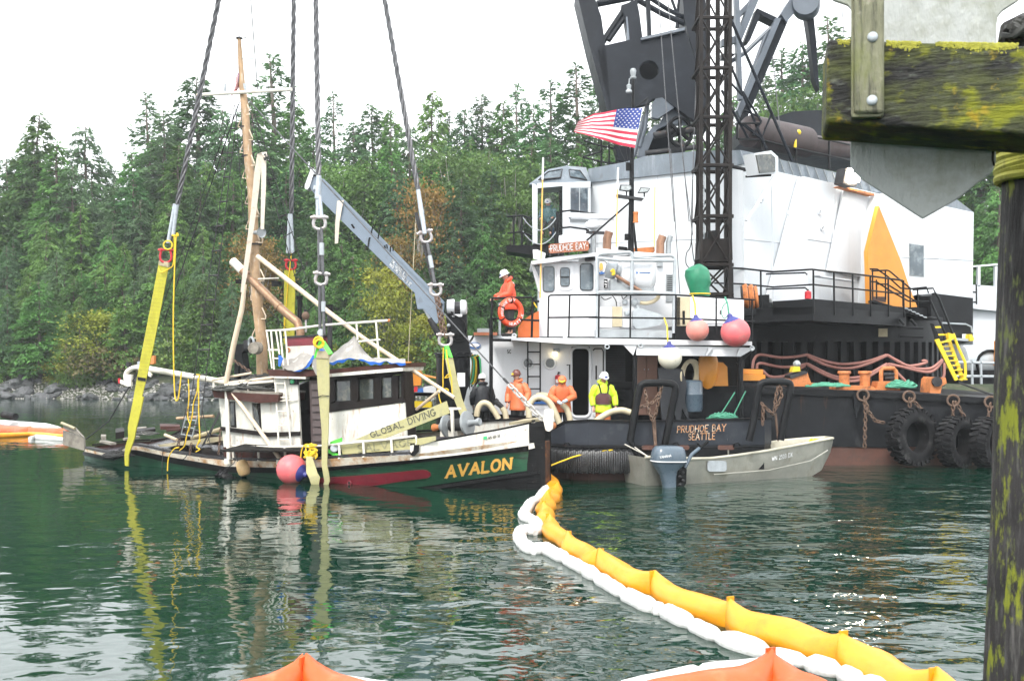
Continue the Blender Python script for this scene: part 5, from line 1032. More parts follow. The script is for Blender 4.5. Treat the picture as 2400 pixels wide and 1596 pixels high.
# hook hanging above the stack
t7 = thing('cargo_hook', 'rusty block and hook hanging above the boat stack', 'hook', B(-.1)(*z14(850, 230)))
MB().ball(B(-.1)(*z14(848, 80)), (.12, .1, .13), 12).obj('block', 'chain_rust', t7); pipe(t7, 'hook', 'shackle', spline([B(-.1)(*z14(*p)) for p in ((850, 110), (850, 160), (855, 190), (850, 230), (845, 205))], 4), .03, 6); pipe(t7, 'becket', 'steel', [B(-.1)(*z14(848, 20)), B(-.1)(*z14(848, 70))], .035, 6)
# small flag on the mast
def stripes_flag(par, grid, nu, nv, canton=(.4, 7)):
    # grid(u, v): hoist u=0, fly u=1; v=0 bottom .. 1 top
    for s in range(13):
        mb = MB(); n = nu
        vs = []; fs = []
        u0 = canton[0] if s >= 6 else 0.0
        for i in range(n + 1):
            u = u0 + (1 - u0) * i / n
            for j in range(3): vs.append(grid(u, (s + j / 2) / 13))
        for i in range(n):
            for j in range(2): fs.append((i * 3 + j, (i + 1) * 3 + j, (i + 1) * 3 + j + 1, i * 3 + j + 1))
        mb.add(vs, fs).obj('stripe', 'flag_red' if s % 2 == 0 else 'flag_white', par)
    mb = MB(); vs = [grid(canton[0] * i / 10, 6 / 13 + (7 / 13) * j / 6) for i in range(11) for j in range(7)]
    mb.add(vs, [(i * 7 + j, (i + 1) * 7 + j, (i + 1) * 7 + j + 1, i * 7 + j + 1) for i in range(10) for j in range(6)]).obj('canton', 'flag_blue', par)
    mb = MB()
    for r in range(9):
        for c in range(6 if r % 2 == 0 else 5):
            u = canton[0] * ((c + (.5 if r % 2 == 0 else 1)) / 6); v = 6 / 13 + 7 / 13 * (r + .5) / 9; du, dv = .011, .018
            mb.add([grid(u - du, v - dv * .8), grid(u + du, v - dv * .8), grid(u + du * 1.1, v + dv * .3), grid(u, v + dv), grid(u - du * 1.1, v + dv * .3)], [(0, 1, 2, 3, 4)])
    for v in mb.v: v += V((0, -.012, 0))
    mb.obj('stars', 'flag_white', par, smooth=False)['kind'] = 'stuff'
f1 = thing('flag', 'small striped flag hanging limp at the wooden mast top', 'flag', MS(*z1(1450, 590)))
def gr(u, v):
    a = (1462 + 0 * v, 400 + 130 * (1 - v)); b = (1412 + 40 * math.sin(v * 2), 505 + 85 * (1 - v) + 20 * v)
    return MS(*z1(a[0] + (b[0] - a[0]) * u + 10 * math.sin(u * 7), a[1] + (b[1] - a[1]) * u), -.1 + .08 * math.sin(u * 9))
stripes_flag(f1, gr, 6, 6)
# -- the black and white salvage tender PRUDHOE BAY
tend = thing('salvage_tender', 'black hulled salvage tender with white deckhouse, its stern towards the sinking boat', 'workboat', (3.2, 31.0, 0))
def gp(sx, Y, z): return V(((sx - CX) / FPX * Y, Y, z))
plan = [(1040, 34.6), (1094, 33.4), (1150, 32.3), (1246, 30.75), (1290, 30.1), (1325, 29.65), (1380, 29.45), (1480, 29.4), (1640, 29.45), (1740, 29.5), (1792, 29.7), (1808, 30.4), (1800, 34), (1790, 41)]
def topy(sx): return interp(sx, [(1040, 968), (1094, 970), (1246, 979), (1262, 982), (1290, 1008), (1306, 1011), (1329, 986), (1400, 987), (1480, 990), (1640, 987), (1792, 983)])
def zof(sy, Y): return HZ - (sy - CY) / FPX * Y
def ring(z0f, z1f, name, m, out=0.0, th=.06, sub=1):
    mb = MB(); pts = plan
    for (a, Ya), (b, Yb) in zip(pts, pts[1:]):
        A0, A1, B0_, B1 = gp(a, Ya, z0f(a, Ya)), gp(a, Ya, z1f(a, Ya)), gp(b, Yb, z0f(b, Yb)), gp(b, Yb, z1f(b, Yb))
        d = (B0_ - A0); d.z = 0; n = V((d.y, -d.x, 0)).normalized()
        if n.y > 0 and Ya < 34: n = -n
        for q in (A0, A1, B0_, B1): q += n * out
        mb.prism([A0, B0_, B1, A1], -n * th)
    return mb.obj(name, m, tend)
ring(lambda s, Y: .95, lambda s, Y: zof(topy(s), Y) if Y < 33.5 else 1.75, 'bulwark', 'tender_grey')
ring(lambda s, Y: zof(topy(s), Y) if Y < 33.5 else 1.75, lambda s, Y: (zof(topy(s), Y) if Y < 33.5 else 1.75) + .05, 'bulwark_cap', 'black', .04, .16)
ring(lambda s, Y: .3, lambda s, Y: .93, 'hull_side', 'black', -.02)
ring(lambda s, Y: -1.0, lambda s, Y: .3, 'hull_bottom', 'barge_red', -.25)
mb = MB(); dk = [gp(a, Y, 1.0) for a, Y in plan]; mb.prism(dk, V((0, 0, -.06))).obj('deck', 'steel', tend)
# roll fender round the stern: slices of tyre threaded side by side
mb = MB(); fp = spline([gp(a, Y, .56) - V((0, .16, 0)) for a, Y in [(1262, 30.6), (1290, 30.05), (1325, 29.6), (1380, 29.4), (1440, 29.3), (1492, 29.4)]], 12)
for i, (p, q) in enumerate(zip(fp, fp[1:])):
    d = (q - p); n_ = V((d.y, -d.x, 0)).normalized(); w_ = .29 + .015 * ((i * 7) % 3); m_ = (p + q) / 2
    mb.add([m_ + d * .42 * a + n_ * b * .2 + V((0, 0, w_ * c_)) for a in (-1, 1) for b, c_ in ((-1, -1), (.75, -1), (1, -.75), (1.05, 0), (1, .75), (.75, 1), (-1, 1))], [(0, 1, 2, 3, 4, 5, 6), (13, 12, 11, 10, 9, 8, 7)] + [(k, (k + 1) % 7, 7 + (k + 1) % 7, 7 + k) for k in range(7)])
mb.obj('roll_fender', 'rubber_wet', tend)
# writing on the stern and on the side
TS = FY(29.36)
lettering('PRUDHOE BAY', px_line(TS, z6, (1810, 888), (2190, 874), (1814, 838), (2194, 822)), MB(), .16, .3, .14).obj('name_lettering', 'ink_copper', tend)
lettering('SEATTLE', px_line(TS, z6, (1900, 945), (2105, 940), (1900, 898), (2108, 890)), MB(), .16, .3, .14).obj('port_lettering', 'ink_copper', tend)
SD = LINE(1094, 33.34, 1246, 30.69)
SDL = LINE(1040, 34.54, 1094, 33.34)
lettering('SALVAGE, INC', px_line(SD.off(-.06), z4, (1330, 868), (1800, 868), (1330, 800), (1800, 815), 0), MB(), .18, .3, .14).obj('side_lettering', 'ink_white', tend)
# freeing ports on the stern
for x0, x1 in ((1530, 1640), (1800, 1905), (2130, 2260)): plate(tend, 'freeing_port', 'barge_red', TS, round_poly(z6, x0, 988, x1, 1024, 15), .04, -.01)
for x in (1800, 2280, 940):
    p = [TS(*z6(x - 25, 1000), -.03), TS(*z6(x - 20, 975), -.08), TS(*z6(x + 10, 968), -.08), TS(*z6(x + 25, 990), -.03)]; pipe(tend, 'hand_hold', 'black', p, .02, 6)
# --- deckhouse on the main deck
TW = FY(33.0)
def tp(z, m, name, pts, pl=TW, th=.08, off=0.0, par=None): return plate(par or tend, name, m, pl, zz(z, *pts), th, off)
# wall pieces round the doorway
tp(z6, 'white', 'house_wall', [(345, 158), (940, 150), (975, 150), (975, 800), (345, 800)])
tp(z6, 'white', 'house_wall', [(975, 150), (1240, 150), (1240, 212), (975, 212)]); tp(z6, 'white', 'house_wall', [(1122, 212), (1240, 212), (1240, 800), (1122, 800)])
tp(z6, 'white', 'house_wall', [(975, 760), (1122, 760), (1122, 800), (975, 800)])
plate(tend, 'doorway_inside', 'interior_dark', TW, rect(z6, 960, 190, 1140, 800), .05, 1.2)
fr = [TW(*p, -.02) for p in round_poly(z6, 972, 216, 1122, 764, 45)]; MB().tube(fr, .045, 6, closed=True).obj('door_frame', 'white', tend)
dl = plate(tend, 'open_door', 'white', LINE(1395, 32.9, 1422, 32.5), round_poly(z6, 1135, 200, 1235, 760, 30), .05); pipe(dl, 'door_handle', 'jet', [FY(32.5)(*z6(1170, 360)), FY(32.5)(*z6(1170, 470))], .025, 6); pipe(dl, 'door_seal', 'jet', [FY(32.6)(*z6(*p)) for p in ((1145, 240), (1160, 226), (1215, 226), (1226, 250), (1226, 700))], .02, 6)
for c in ((632, 340), (805, 342)):
    w = MB().torus(TW(*z6(*c), -.01), (0, 1, 0), .17, .035, 20, 6, sq=(1, 1)).obj('porthole', 'white', tend); MB().lathe(TW(*z6(*c), -.012), (0, 1, 0), [(.16, 0), (.16, .01)], 20).obj('pane', 'glass', w)
ldr = [630, 728]
for x in ldr: pipe(tend, 'ladder_side', 'black', [FY(32.8)(*z6(x + (38 if x < 700 else 38), 150)), FY(32.75)(*z6(x, 156)), FY(32.75)(*z6(x, 640))], .025, 6)
for k in range(5): pipe(tend, 'ladder_rung', 'black', [FY(32.75)(*z6(630, 252 + k * 97)), FY(32.75)(*z6(728, 252 + k * 97))], .02, 6)
pipe(tend, 'hand_rail', 'black', [TW(*z6(940, 355)), TW(*z6(960, 352), -.1), TW(*z6(962, 470), -.1)], .02, 6)
lp = plate(tend, 'bulkhead_lamp', 'metal_grey', TW, zz(z6, (830, 225), (880, 222), (885, 250), (865, 258), (835, 252)), .16, -.17); MB().tube([TW(*z6(847, 252), -.12), TW(*z6(846, 288), -.12)], [.07, .05], 10).obj('lamp_glass', 'lamp_glow', lp); MB().torus(TW(*z6(847, 262), -.12), (0, 0, 1), .075, .01).torus(TW(*z6(846, 285), -.12), (0, 0, 1), .06, .01).obj('lamp_guard', 'steel', lp)
fe = thing('fire_extinguisher', 'red fire extinguisher on the white wall between porthole and doorway', 'extinguisher', TW(*z6(870, 500), -.1)); MB().tube([TW(*z6(870, 500), -.1), TW(*z6(870, 440), -.1), TW(*z6(870, 430), -.1)], [.1, .1, .03], 12).obj('cylinder', 'red_paint', fe); pipe(fe, 'valve', 'jet', [TW(*z6(868, 432), -.1), TW(*z6(872, 412), -.1), TW(*z6(885, 418), -.1)], .025, 6); plate(fe, 'instruction_label', 'ink_white', TW, rect(z6, 850, 468, 890, 495), .01, -.21)
MB().prism([TW(*z6(*p), -.05) for p in ((660, 635), (800, 640), (800, 665), (660, 660))], V((0, .05, 0))).obj('blue_stripe', 'ink_blue', tend)
lettering('SC', px_line(TW, z6, (468, 262), (498, 262), (468, 236), (498, 236)), MB(), .2, .3).obj('frame_mark', 'jet', tend)
# recess right of the doorway: corrugated roller door, lockers, dark passage
RB = FY(33.6)
for k in range(26): plate(tend, 'shutter_slat', 'steel', RB, rect(z6, 1250, 205 + k * 19, 1400, 221 + k * 19), .04, .02 * (k % 2))
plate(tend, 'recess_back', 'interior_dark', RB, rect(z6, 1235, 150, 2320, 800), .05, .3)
for x0, y0, x1, y1 in ((1490, 285, 1565, 405), (1570, 285, 1650, 405), (1490, 412, 1565, 745), (1570, 412, 1650, 745)):
    l = plate(tend, 'locker_door', 'locker_brown', RB, rect(z6, x0, y0, x1, y1), .05, -.35); MB().ball(RB(*z6(x1 - 15 if x0 < 1500 else x0 + 12, min(y1 - 15, 390) if y0 < 300 else 690), -.37), .018, 6).obj('knob', 'zinc', l)
plate(tend, 'locker_case', 'locker_brown', RB, rect(z6, 1486, 280, 1654, 750), .3, -.29)
# upper deck slab with its edge beam, gussets and posts
TU = FY(31.5)
mb = MB(); mb.prism([TU(*z6(*p)) for p in ((500, 140), (1150, 143), (2358, 168), (2400, 170), (2400, 200), (1500, 195), (940, 188), (500, 158))], V((0, 3.6, 0))).obj('upper_deck', 'white', tend)
plate(tend, 'deck_fascia', 'white', TU, zz(z15, (585, 1405), (2030, 1438), (2030, 1445), (1860, 1545), (1500, 1540), (580, 1528)), .1, .1)
for x in (1470, 1850): plate(tend, 'gusset', 'white', TU, zz(z15, (x, 1440), (x + 50, 1440), (x - 20, 1535), (x - 40, 1535)), .08, -.02)
plate(tend, 'gusset', 'white', TU, zz(z15, (420, 1400), (590, 1405), (545, 1530)), .08, .05)
for (x, y0, y1, Y, r_) in ((340, 0, 760, 31.6, .055), (1475, 200, 790, 31.7, .07), (2308, 285, 790, 31.7, .085)): pipe(tend, 'deck_post', 'black', [FY(Y)(*z6(x, y0)), FY(Y)(*z6(x, y1))], r_, 10)
pipe(tend, 'post_brace', 'black', [FY(31.7)(*z7(225, 720)), FY(31.7)(*z7(330, 610))], .06, 8); plate(tend, 'side_platform', 'black', TU, zz(z6, (330, 148), (500, 148), (500, 168), (330, 165)), 1.3)
for x, y in ((635, 1410), (225, 1425), (2000, 1445)): MB().torus(TU(*z15(x, y), -.08), (0, 1, 0), .06, .02).obj('pad_eye', 'zinc', tend)
for c in ((893, 640), (1412, 640)): MB().torus(FY(31.6)(*z13(*c)), (0, 1, 0), .055, .022).obj('lifting_eye', 'white', tend)
# --- wheelhouse on the upper deck
TP = FY(33.4)
PW = [((400, 900), (860, 850), (860, 1530), (400, 1530))]
def win(z, x0, y0, x1, y1, r, pl, frame='jet', glass='glass_blue'):
    w = plate(tend, 'window', frame, pl, round_poly(z, x0, y0, x1, y1, r), .03, -.035); k = max(3, (x1 - x0) * .06); MB().prism([pl(*p, -.045) for p in round_poly(z, x0 + k, y0 + k, x1 - k, y1 - k, r * .7)], V((0, .015, 0))).obj('pane', glass, w); return w
tp(z5, 'white', 'wheelhouse_wall', PW[0], TP, 2.6)
for a in ((425, 955, 522, 1166, 26), (728, 932, 840, 1155, 28)): win(z5, *a, TP)
plate(tend, 'window_surround', 'white', TP, round_poly(z5, 545, 930, 678, 1150, 40), .04, -.04); w2 = win(z5, 568, 965, 646, 1120, 22, TP.off(-.05)); plate(w2, 'glazing_bar', 'jet', TP, rect(z5, 570, 1040, 644, 1050), .02, -.11)
tp(z5, 'white', 'wheelhouse_roof', [(330, 915), (520, 880), (860, 845), (860, 872), (700, 890), (480, 925), (335, 938)], FY(33.0), 3.2)
tp(z5, 'white', 'roof_visor', [(520, 885), (735, 880), (715, 915), (540, 915)], FY(33.1), .3)
tp(z5, 'white', 'wing_screen', [(330, 930), (404, 935), (410, 1175), (392, 1165)], FY(33.6), .5); tp(z5, 'glass_blue', 'wing_pane', [(352, 945), (400, 945), (402, 1060)], FY(33.58), .03)
tp(z5, 'white', 'lamp_housing', [(345, 820), (380, 820), (450, 850), (440, 905), (350, 890)], FY(33.5), .3)
# the machinery house behind the rack
tp(z15, 'white', 'machinery_house', [(85, 215), (330, 240), (1055, 300), (1055, 1310), (85, 1310)], FY(34.0), 2.0)
lv = plate(tend, 'louvre_panel', 'metal_grey', FY(34.0), rect(z15, 945, 535, 1030, 875), .04, -.04)
for k in range(9): plate(lv, 'louvre_slot', 'interior_dark', FY(34.0), rect(z15, 960, 556 + k * 24, 1024, 566 + k * 24), .02, -.055)
plate(tend, 'vent_box', 'metal_grey', FY(34.0), rect(z15, 838, 375, 908, 440), .15, -.16); plate(tend, 'conduit_panel', 'white', FY(34.0), rect(z15, 300, 305, 625, 425), .1, -.1)
# round emblem and warning board on the wall
em = MB().lathe(FY(33.95)(*z15(160, 450)), (0, -1, 0), [(.22, 0), (.22, .02)], 24).obj('emblem_disc', 'ink_white', tend); MB().torus(FY(33.9)(*z15(160, 450), -.03), (0, 1, 0), .2, .012, 24, 5).obj('emblem_rim', 'jet', em)
MB().lathe(FY(33.9)(*z15(152, 445), -.03), (0, 1, 0), [(.1, 0), (.1, .01)], 14, sq=(V((.6, 0, 0)), V((0, 0, 1.2)))).obj('diver_helmet', 'gold', em); plate(em, 'wave_band', 'ink_blue', FY(33.9), zz(z15, (118, 505), (140, 515), (160, 503), (180, 515), (200, 503), (190, 530), (150, 540), (125, 530)), .01, -.05)
wb = plate(tend, 'warning_board', 'jet', FY(33.9), rect(z15, 185, 600, 230, 708), .02, -.02)
for c in ((200, 625), (215, 630), (200, 660), (215, 665), (212, 690)): MB().lathe(FY(33.88)(*z15(*c), -.015), (0, 1, 0), [(.025, 0), (.025, .006)], 8).obj('warning_mark', 'ink_white', wb)
# carved name board
NB = FY(33.0).off(-.15); nb = plate(tend, 'name_board', 'sign_wood', NB, zz(z5, (474, 788), (490, 775), (790, 748), (802, 760), (804, 815), (792, 828), (490, 850), (476, 842)), .06)
lettering('PRUDHOE BAY', px_line(NB, z5, (492, 836), (778, 812), (490, 786), (776, 762)), MB(), .15, .24, .1).obj('name_lettering', 'ink_white', nb)
for c in ((482, 815), (788, 787)): MB().lathe(NB(*z5(*c), -.01), (0, 1, 0), [(.02, 0), (.02, .006)], 6).obj('board_star', 'ink_white', nb)
for x in (490, 560, 640, 720): pipe(tend, 'board_bracket', 'steel', [FY(33.1)(*z5(x, 840)), FY(33.3)(*z5(x - 10, 875))], .02, 6)
# radar, raft canister, horn trumpets and exhausts on the roof
MB().lathe(FY(34)(*z5(840, 655)), (0, 0, 1), [(.1, 0), (.25, .05), (.28, .12), (.25, .22), (.14, .28), (.02, .3)], 20).obj('radar_dome', 'white', tend)
pipe(tend, 'radar_scanner', 'white', [FY(34.3)(*z5(655, 545)), FY(34.3)(*z5(1010, 556))], .1, 12); pipe(tend, 'radar_post', 'metal_grey', [FY(34)(*z5(842, 660)), FY(34)(*z5(845, 850))], .06)
plate(tend, 'radar_base', 'steel', FY(33.9), zz(z5, (785, 668), (930, 672), (930, 690), (790, 685)), .3)
MB().lathe(FY(33.8)(*z5(555, 745)), (1, 0, .05), [(.05, 0), (.15, .02), (.17, .2), (.18, .21), (.17, .23), (.17, .5), (.18, .52), (.17, .54), (.17, .9), (.15, .98), (.05, 1.0)], 18).obj('raft_canister', 'white', tend)
for (z, a, b, c, r_) in ((z15, (222, 238), (225, 100), (250, 20), .14), (z15, (875, 290), (876, 150), (905, 70), .135), (z15, (975, 290), (978, 150), (1000, 70), .09)):
    pl = FY(34.4); m_ = pipe(tend, 'exhaust_stack', 'exhaust' if r_ > .1 else 'metal_grey', [pl(*z(*a)), pl(*z(*b)), pl(*z(*c))], r_, 14); MB().lathe(pl(*z(*c)), pl(*z(*c)) - pl(*z(*b)), [(r_ * .8, .0), (r_ * .8, .006)], 14).obj('stack_bore', 'jet', m_)
plate(tend, 'roof_box', 'white', FY(34.0), zz(z15, (90, 215), (330, 240), (500, 262), (500, 320), (90, 300)), 1.5, -.1)
plate(tend, 'orange_panel', 'orange_rusty', FY(34.8), zz(z15, (340, 240), (540, 220), (805, 200), (810, 250), (770, 310), (620, 315), (340, 300)), .08); plate(tend, 'control_box', 'jet', FY(34.2), zz(z15, (370, 195), (470, 205), (485, 268), (370, 265)), .3)
plate(tend, 'roof_speaker', 'jet', FY(33.3), zz(z5, (770, 872), (852, 868), (855, 905), (775, 910)), .25, -.2)
for a, b, r_, m in (((429, 70), (424, 250), .03, 'ink_white'), ((424, 250), (405, 1215), .022, 'gold'), ((1042, 150), (1035, 330), .03, 'ink_white'), ((1035, 330), (1026, 800), .02, 'gold'), ((1342, 310), (1336, 800), .018, 'gold')): pipe(tend, 'antenna', m, [FY(33.1)(*z5(*a)), FY(33.1)(*z5(*b))], r_, 6)
# mast with lamps
TM = FY(33.6); ms = thing('signal_mast', 'black pole mast with floodlights and beacon above the white wheelhouse', 'mast', TM(*z5(1145, 860)))
pipe(ms, 'pole', 'black', [TM(*z5(1145, 860)), TM(*z5(1150, 400)), TM(*z8(545, 1200)), TM(*z8(552, 760)), TM(*z8(556, 560))], [.1, .085, .07, .05, .04], 10)
pipe(ms, 'stay', 'black', [TM(*z5(785, 745), -.3), TM(*z5(1140, 432))], .03, 6); pipe(ms, 'back_leg', 'black', [TM(*z5(1165, 600), .2), TM(*z5(1192, 855), .5)], .04, 6)
plate(ms, 'lamp_bar', 'steel', TM, zz(z5, (1030, 366), (1255, 400), (1240, 416), (1035, 388)), .3, -.2)
for q in ([(1060, 290), (1150, 292), (1158, 320), (1130, 345), (1050, 335)], [(1225, 310), (1308, 318), (1285, 352), (1200, 358)]):
    h = plate(ms, 'floodlight', 'steel', TM, zz(z5, *q), .12, -.25); cx = sum(p[0] for p in q) / len(q); cy = sum(p[1] for p in q) / len(q)
    MB().prism([TM(*z5(cx + (p[0] - cx) * .82, cy + (p[1] - cy) * .75), -.265) for p in q], V((0, .02, 0))).obj('lens', 'lens', h); pipe(ms, 'lamp_arm', 'steel', [TM(*z5(cx, cy + 20), -.15), TM(*z5(cx, 390), -.1)], .025, 6)
MB().lathe(TM(*z5(1185, 600), -.1), (0, 0, 1), [(.09, 0), (.09, .03), (.075, .04), (.075, .28), (.09, .29), (.08, .34)], 12).obj('beacon', 'orange_rusty', ms)
MB().lathe(TM(*z8(555, 555)), (0, 0, 1), [(.1, 0), (.1, .04), (.07, .05), (.09, .16), (.1, .24), (.07, .3), (.02, .31)], 12).obj('mast_head_light', 'metal_grey', ms); MB().lathe(TM(*z8(525, 655), -.05), (0, 0, 1), [(.1, 0), (.1, .05), (.06, .1), (.08, .22), (.03, .26)], 12).obj('anchor_light', 'metal_grey', ms)
pipe(ms, 'lamp_bracket', 'metal_grey', [TM(*z8(525, 600)), TM(*z8(528, 560)), TM(*z8(552, 555))], .02, 6); pipe(ms, 'gaff', 'black', [TM(*z8(575, 760)), TM(*z8(662, 690))], .02, 6); plate(ms, 'junction_box', 'jet', TM, rect(z8, 505, 1150, 535, 1205), .1, -.15); plate(ms, 'horn', 'jet', TM, rect(z5, 1098, 690, 1135, 740), .2, -.2)
for a, b in (((660, 700), (560, 1130)), ((655, 700), (610, 860)), ((500, 1000), (520, 1160)), ((450, 1030), (520, 1190))): pipe(ms, 'halyard', 'rope_black', [TM(*z8(*a)), TM(*z8(*b))], .009, 5)
fl = thing('flag', 'large striped flag with starry blue corner streaming from the tender mast', 'flag', TM(*z8(560, 1045)))
def gr(u, v):
    a = (620 - 55 * (1 - v), 765 + 280 * (1 - v)); top = interp(u, [(0, 765), (.25, 768), (.45, 782), (.75, 800), (1, 872)]); bot = interp(u, [(0, 1047), (.3, 1020), (.6, 985), (.85, 940), (1, 930)])
    xt = 620 - 455 * u; xb = 566 - 430 * u; x = xb + (xt - xb) * v; y = bot + (top - bot) * v + 9 * math.sin(u * 9 + v * 2) * u
    return TM(*z8(x, y), -.35 + .16 * math.sin(u * 8.5 + v * 1.2) * min(1, u * 3))
stripes_flag(fl, gr, 16, 4)
# --- railings
def railing(par, m, pl, z, rails, posts, r=.026, rp_=.026):
    for pts in rails: pipe(par, 'rail', m, [pl(*z(*p)) for p in pts], r, 6)
    for a, b in posts: pipe(par, 'rail_post', m, [pl(*z(*a)), pl(*z(*b))], rp_, 6)
railing(tend, 'black', FY(31.7), z15, [[(0, 792), (1030, 790), (1300, 805), (2030, 852)], [(0, 1066), (1030, 1078), (2030, 1115)]], [((125, 792), (120, 1310)), ((512, 792), (507, 1315)), ((1068, 795), (1065, 1325)), ((1562, 825), (1560, 1270)), ((2000, 850), (2000, 1340))])
railing(tend, 'black', FY(31.7), z5, [[(470, 1205), (490, 1192), (870, 1188)], [(468, 1375), (870, 1370)]], [((474, 1200), (468, 1535)), ((646, 1192), (638, 1530))])
railing(tend, 'black', FY(31.2), z13, [[(665, 256), (1070, 248), (1085, 262)], [(660, 462), (1150, 485)], [(1085, 285), (1150, 290)]], [((670, 255), (652, 665)), ((1082, 260), (1072, 655))], .03, .035)
# --- upper deck machinery
rk = thing('pump_skid', 'grey pipe-framed skid carrying a white tank and pump on the upper deck', 'pump', FY(32.4)(*z15(570, 1310)))
RK = FY(32.2)
for pts in (((105, 1310), (103, 330), (120, 300), (150, 288), (500, 270), (528, 285), (532, 320), (525, 770)), ((548, 322), (1000, 308), (1040, 325), (1052, 360), (1040, 1260)), ((110, 342), (390, 368), (1042, 372)), ((100, 762), (520, 755), (1040, 778)), ((550, 330), (1040, 368))): pipe(rk, 'frame_tube', 'zinc', [RK(*z15(*p)) for p in pts], .055, 8)
MB().prism([RK(*z15(*p)) for p in ((105, 1212), (1020, 1225), (1020, 1315), (110, 1310))], V((0, 1.2, 0))).obj('skid_base', 'metal_grey', rk)
a, b = FY(32.9)(*z15(345, 545)), FY(32.9)(*z15(800, 560)); Lk = (b - a).length
MB().lathe(a, b - a, [(.02, -.02), (.3, .02), (.5, .12), (.56, .25), (.56, Lk - .2), (.58, Lk - .2), (.58, Lk - .14), (.5, Lk - .04), (.25, Lk + .04), (.02, Lk + .06)], 28).obj('tank', 'white', rk)
plate(rk, 'tank_logo', 'ink_blue', FY(32.32), zz(z15, (622, 510), (755, 512), (755, 524), (622, 522)), .005); MB().lathe(FY(32.32)(*z15(590, 518)), (0, 1, 0), [(.03, 0), (.03, .005)], 12).obj('tank_logo', 'ink_blue', rk)
plate(rk, 'tank_saddle', 'metal_grey', FY(32.5), zz(z15, (265, 600), (330, 590), (350, 640), (520, 670), (600, 690), (770, 670), (800, 620), (800, 745), (270, 745)), .7)
MB().lathe(FY(32.7)(*z15(205, 470)), FY(32.7)(*z15(330, 500)) - FY(32.7)(*z15(205, 470)), [(.15, 0), (.27, .04), (.28, .3), (.2, .36), (.2, .45)], 18).obj('motor', 'zinc', rk)
pipe(rk, 'suction_pipe', 'exhaust', [FY(32.4)(*z15(330, 555)), FY(32.4)(*z15(640, 745))], .055, 8); pipe(rk, 'hose', 'hose_tan', spline([FY(32.4)(*z15(*p)) for p in ((845, 770), (850, 820), (790, 870), (700, 892), (630, 885))], 5), .06, 8); pipe(rk, 'yellow_lashing', 'rope_yellow', spline([FY(32.35)(*z15(*p)) for p in ((270, 510), (300, 480), (315, 530), (290, 545), (310, 500))], 4), .03, 6)
plate(rk, 'belt_guard', 'zinc', RK, zz(z15, (540, 985), (570, 955), (620, 948), (860, 1020), (915, 1055), (920, 1110), (880, 1160), (620, 1208), (575, 1205), (540, 1150)), .2, .1)
plate(rk, 'fuel_tank', 'white', RK, rect(z15, 140, 940, 285, 1190), .6, .15); plate(rk, 'battery_case', 'hose_tan', RK, rect(z15, 282, 935, 408, 1180), .5, .2)
MB().prism([RK(*z15(*p), .3) for p in ((405, 880), (520, 830), (620, 860), (640, 960), (530, 1000), (530, 1190), (400, 1190))], V((0, .6, 0))).obj('engine_block', 'white', rk)
for x, y, r_ in ((440, 880, .09), (560, 880, .11), (470, 1010, .1), (600, 940, .07)): MB().lathe(RK(*z15(x, y), .28), (0, -1, 0), [(r_, 0), (r_, .06), (r_ * .5, .1)], 12).obj('engine_fitting', 'zinc', rk)
for pts in (((150, 815), (200, 850), (280, 820)), ((290, 800), (330, 860), (340, 930)), ((400, 790), (420, 840), (470, 800))): pipe(rk, 'cable', 'rope_black', spline([RK(*z15(*p)) for p in pts], 4), .015, 5)
cb = thing('deck_cabinet', 'white steel cabinet behind the two pink buoys', 'cabinet', FY(32.6)(*z15(1600, 1170))); plate(cb, 'case', 'white', FY(32.6), zz(z15, (1240, 810), (1900, 850), (1900, 1170), (1240, 1170)), .9); plate(cb, 'door', 'white', FY(32.6), zz(z15, (1320, 835), (1555, 845), (1555, 1140), (1320, 1140)), .03, -.03); plate(cb, 'door', 'white', FY(32.6), zz(z15, (1565, 846), (1890, 862), (1890, 1140), (1565, 1140)), .03, -.03); plate(cb, 'latch', 'jet', FY(32.6), rect(z15, 1605, 978, 1618, 1030), .03, -.05)
plate(tend, 'cabinet_plinth', 'black', FY(32.4), rect(z15, 1060, 1170, 2000, 1340), 1.5)
ac = thing('air_unit', 'beige air unit with wire grille beside the cabinet', 'air unit', FY(32.5)(*z15(1150, 1170))); plate(ac, 'case', 'hose_tan', FY(32.5), rect(z15, 1075, 815, 1238, 1170), .5)
for i in range(4): plate(ac, 'grille_bar', 'jet', FY(32.5), rect(z15, 1078 + i * 11, 820, 1082 + i * 11, 1160), .02, -.02)
for i in range(20): plate(ac, 'grille_bar', 'jet', FY(32.5), rect(z15, 1075, 825 + i * 17, 1120, 829 + i * 17), .015, -.025)
plate(ac, 'vent', 'jet', FY(32.5), rect(z15, 1148, 985, 1178, 1150), .02, -.02)
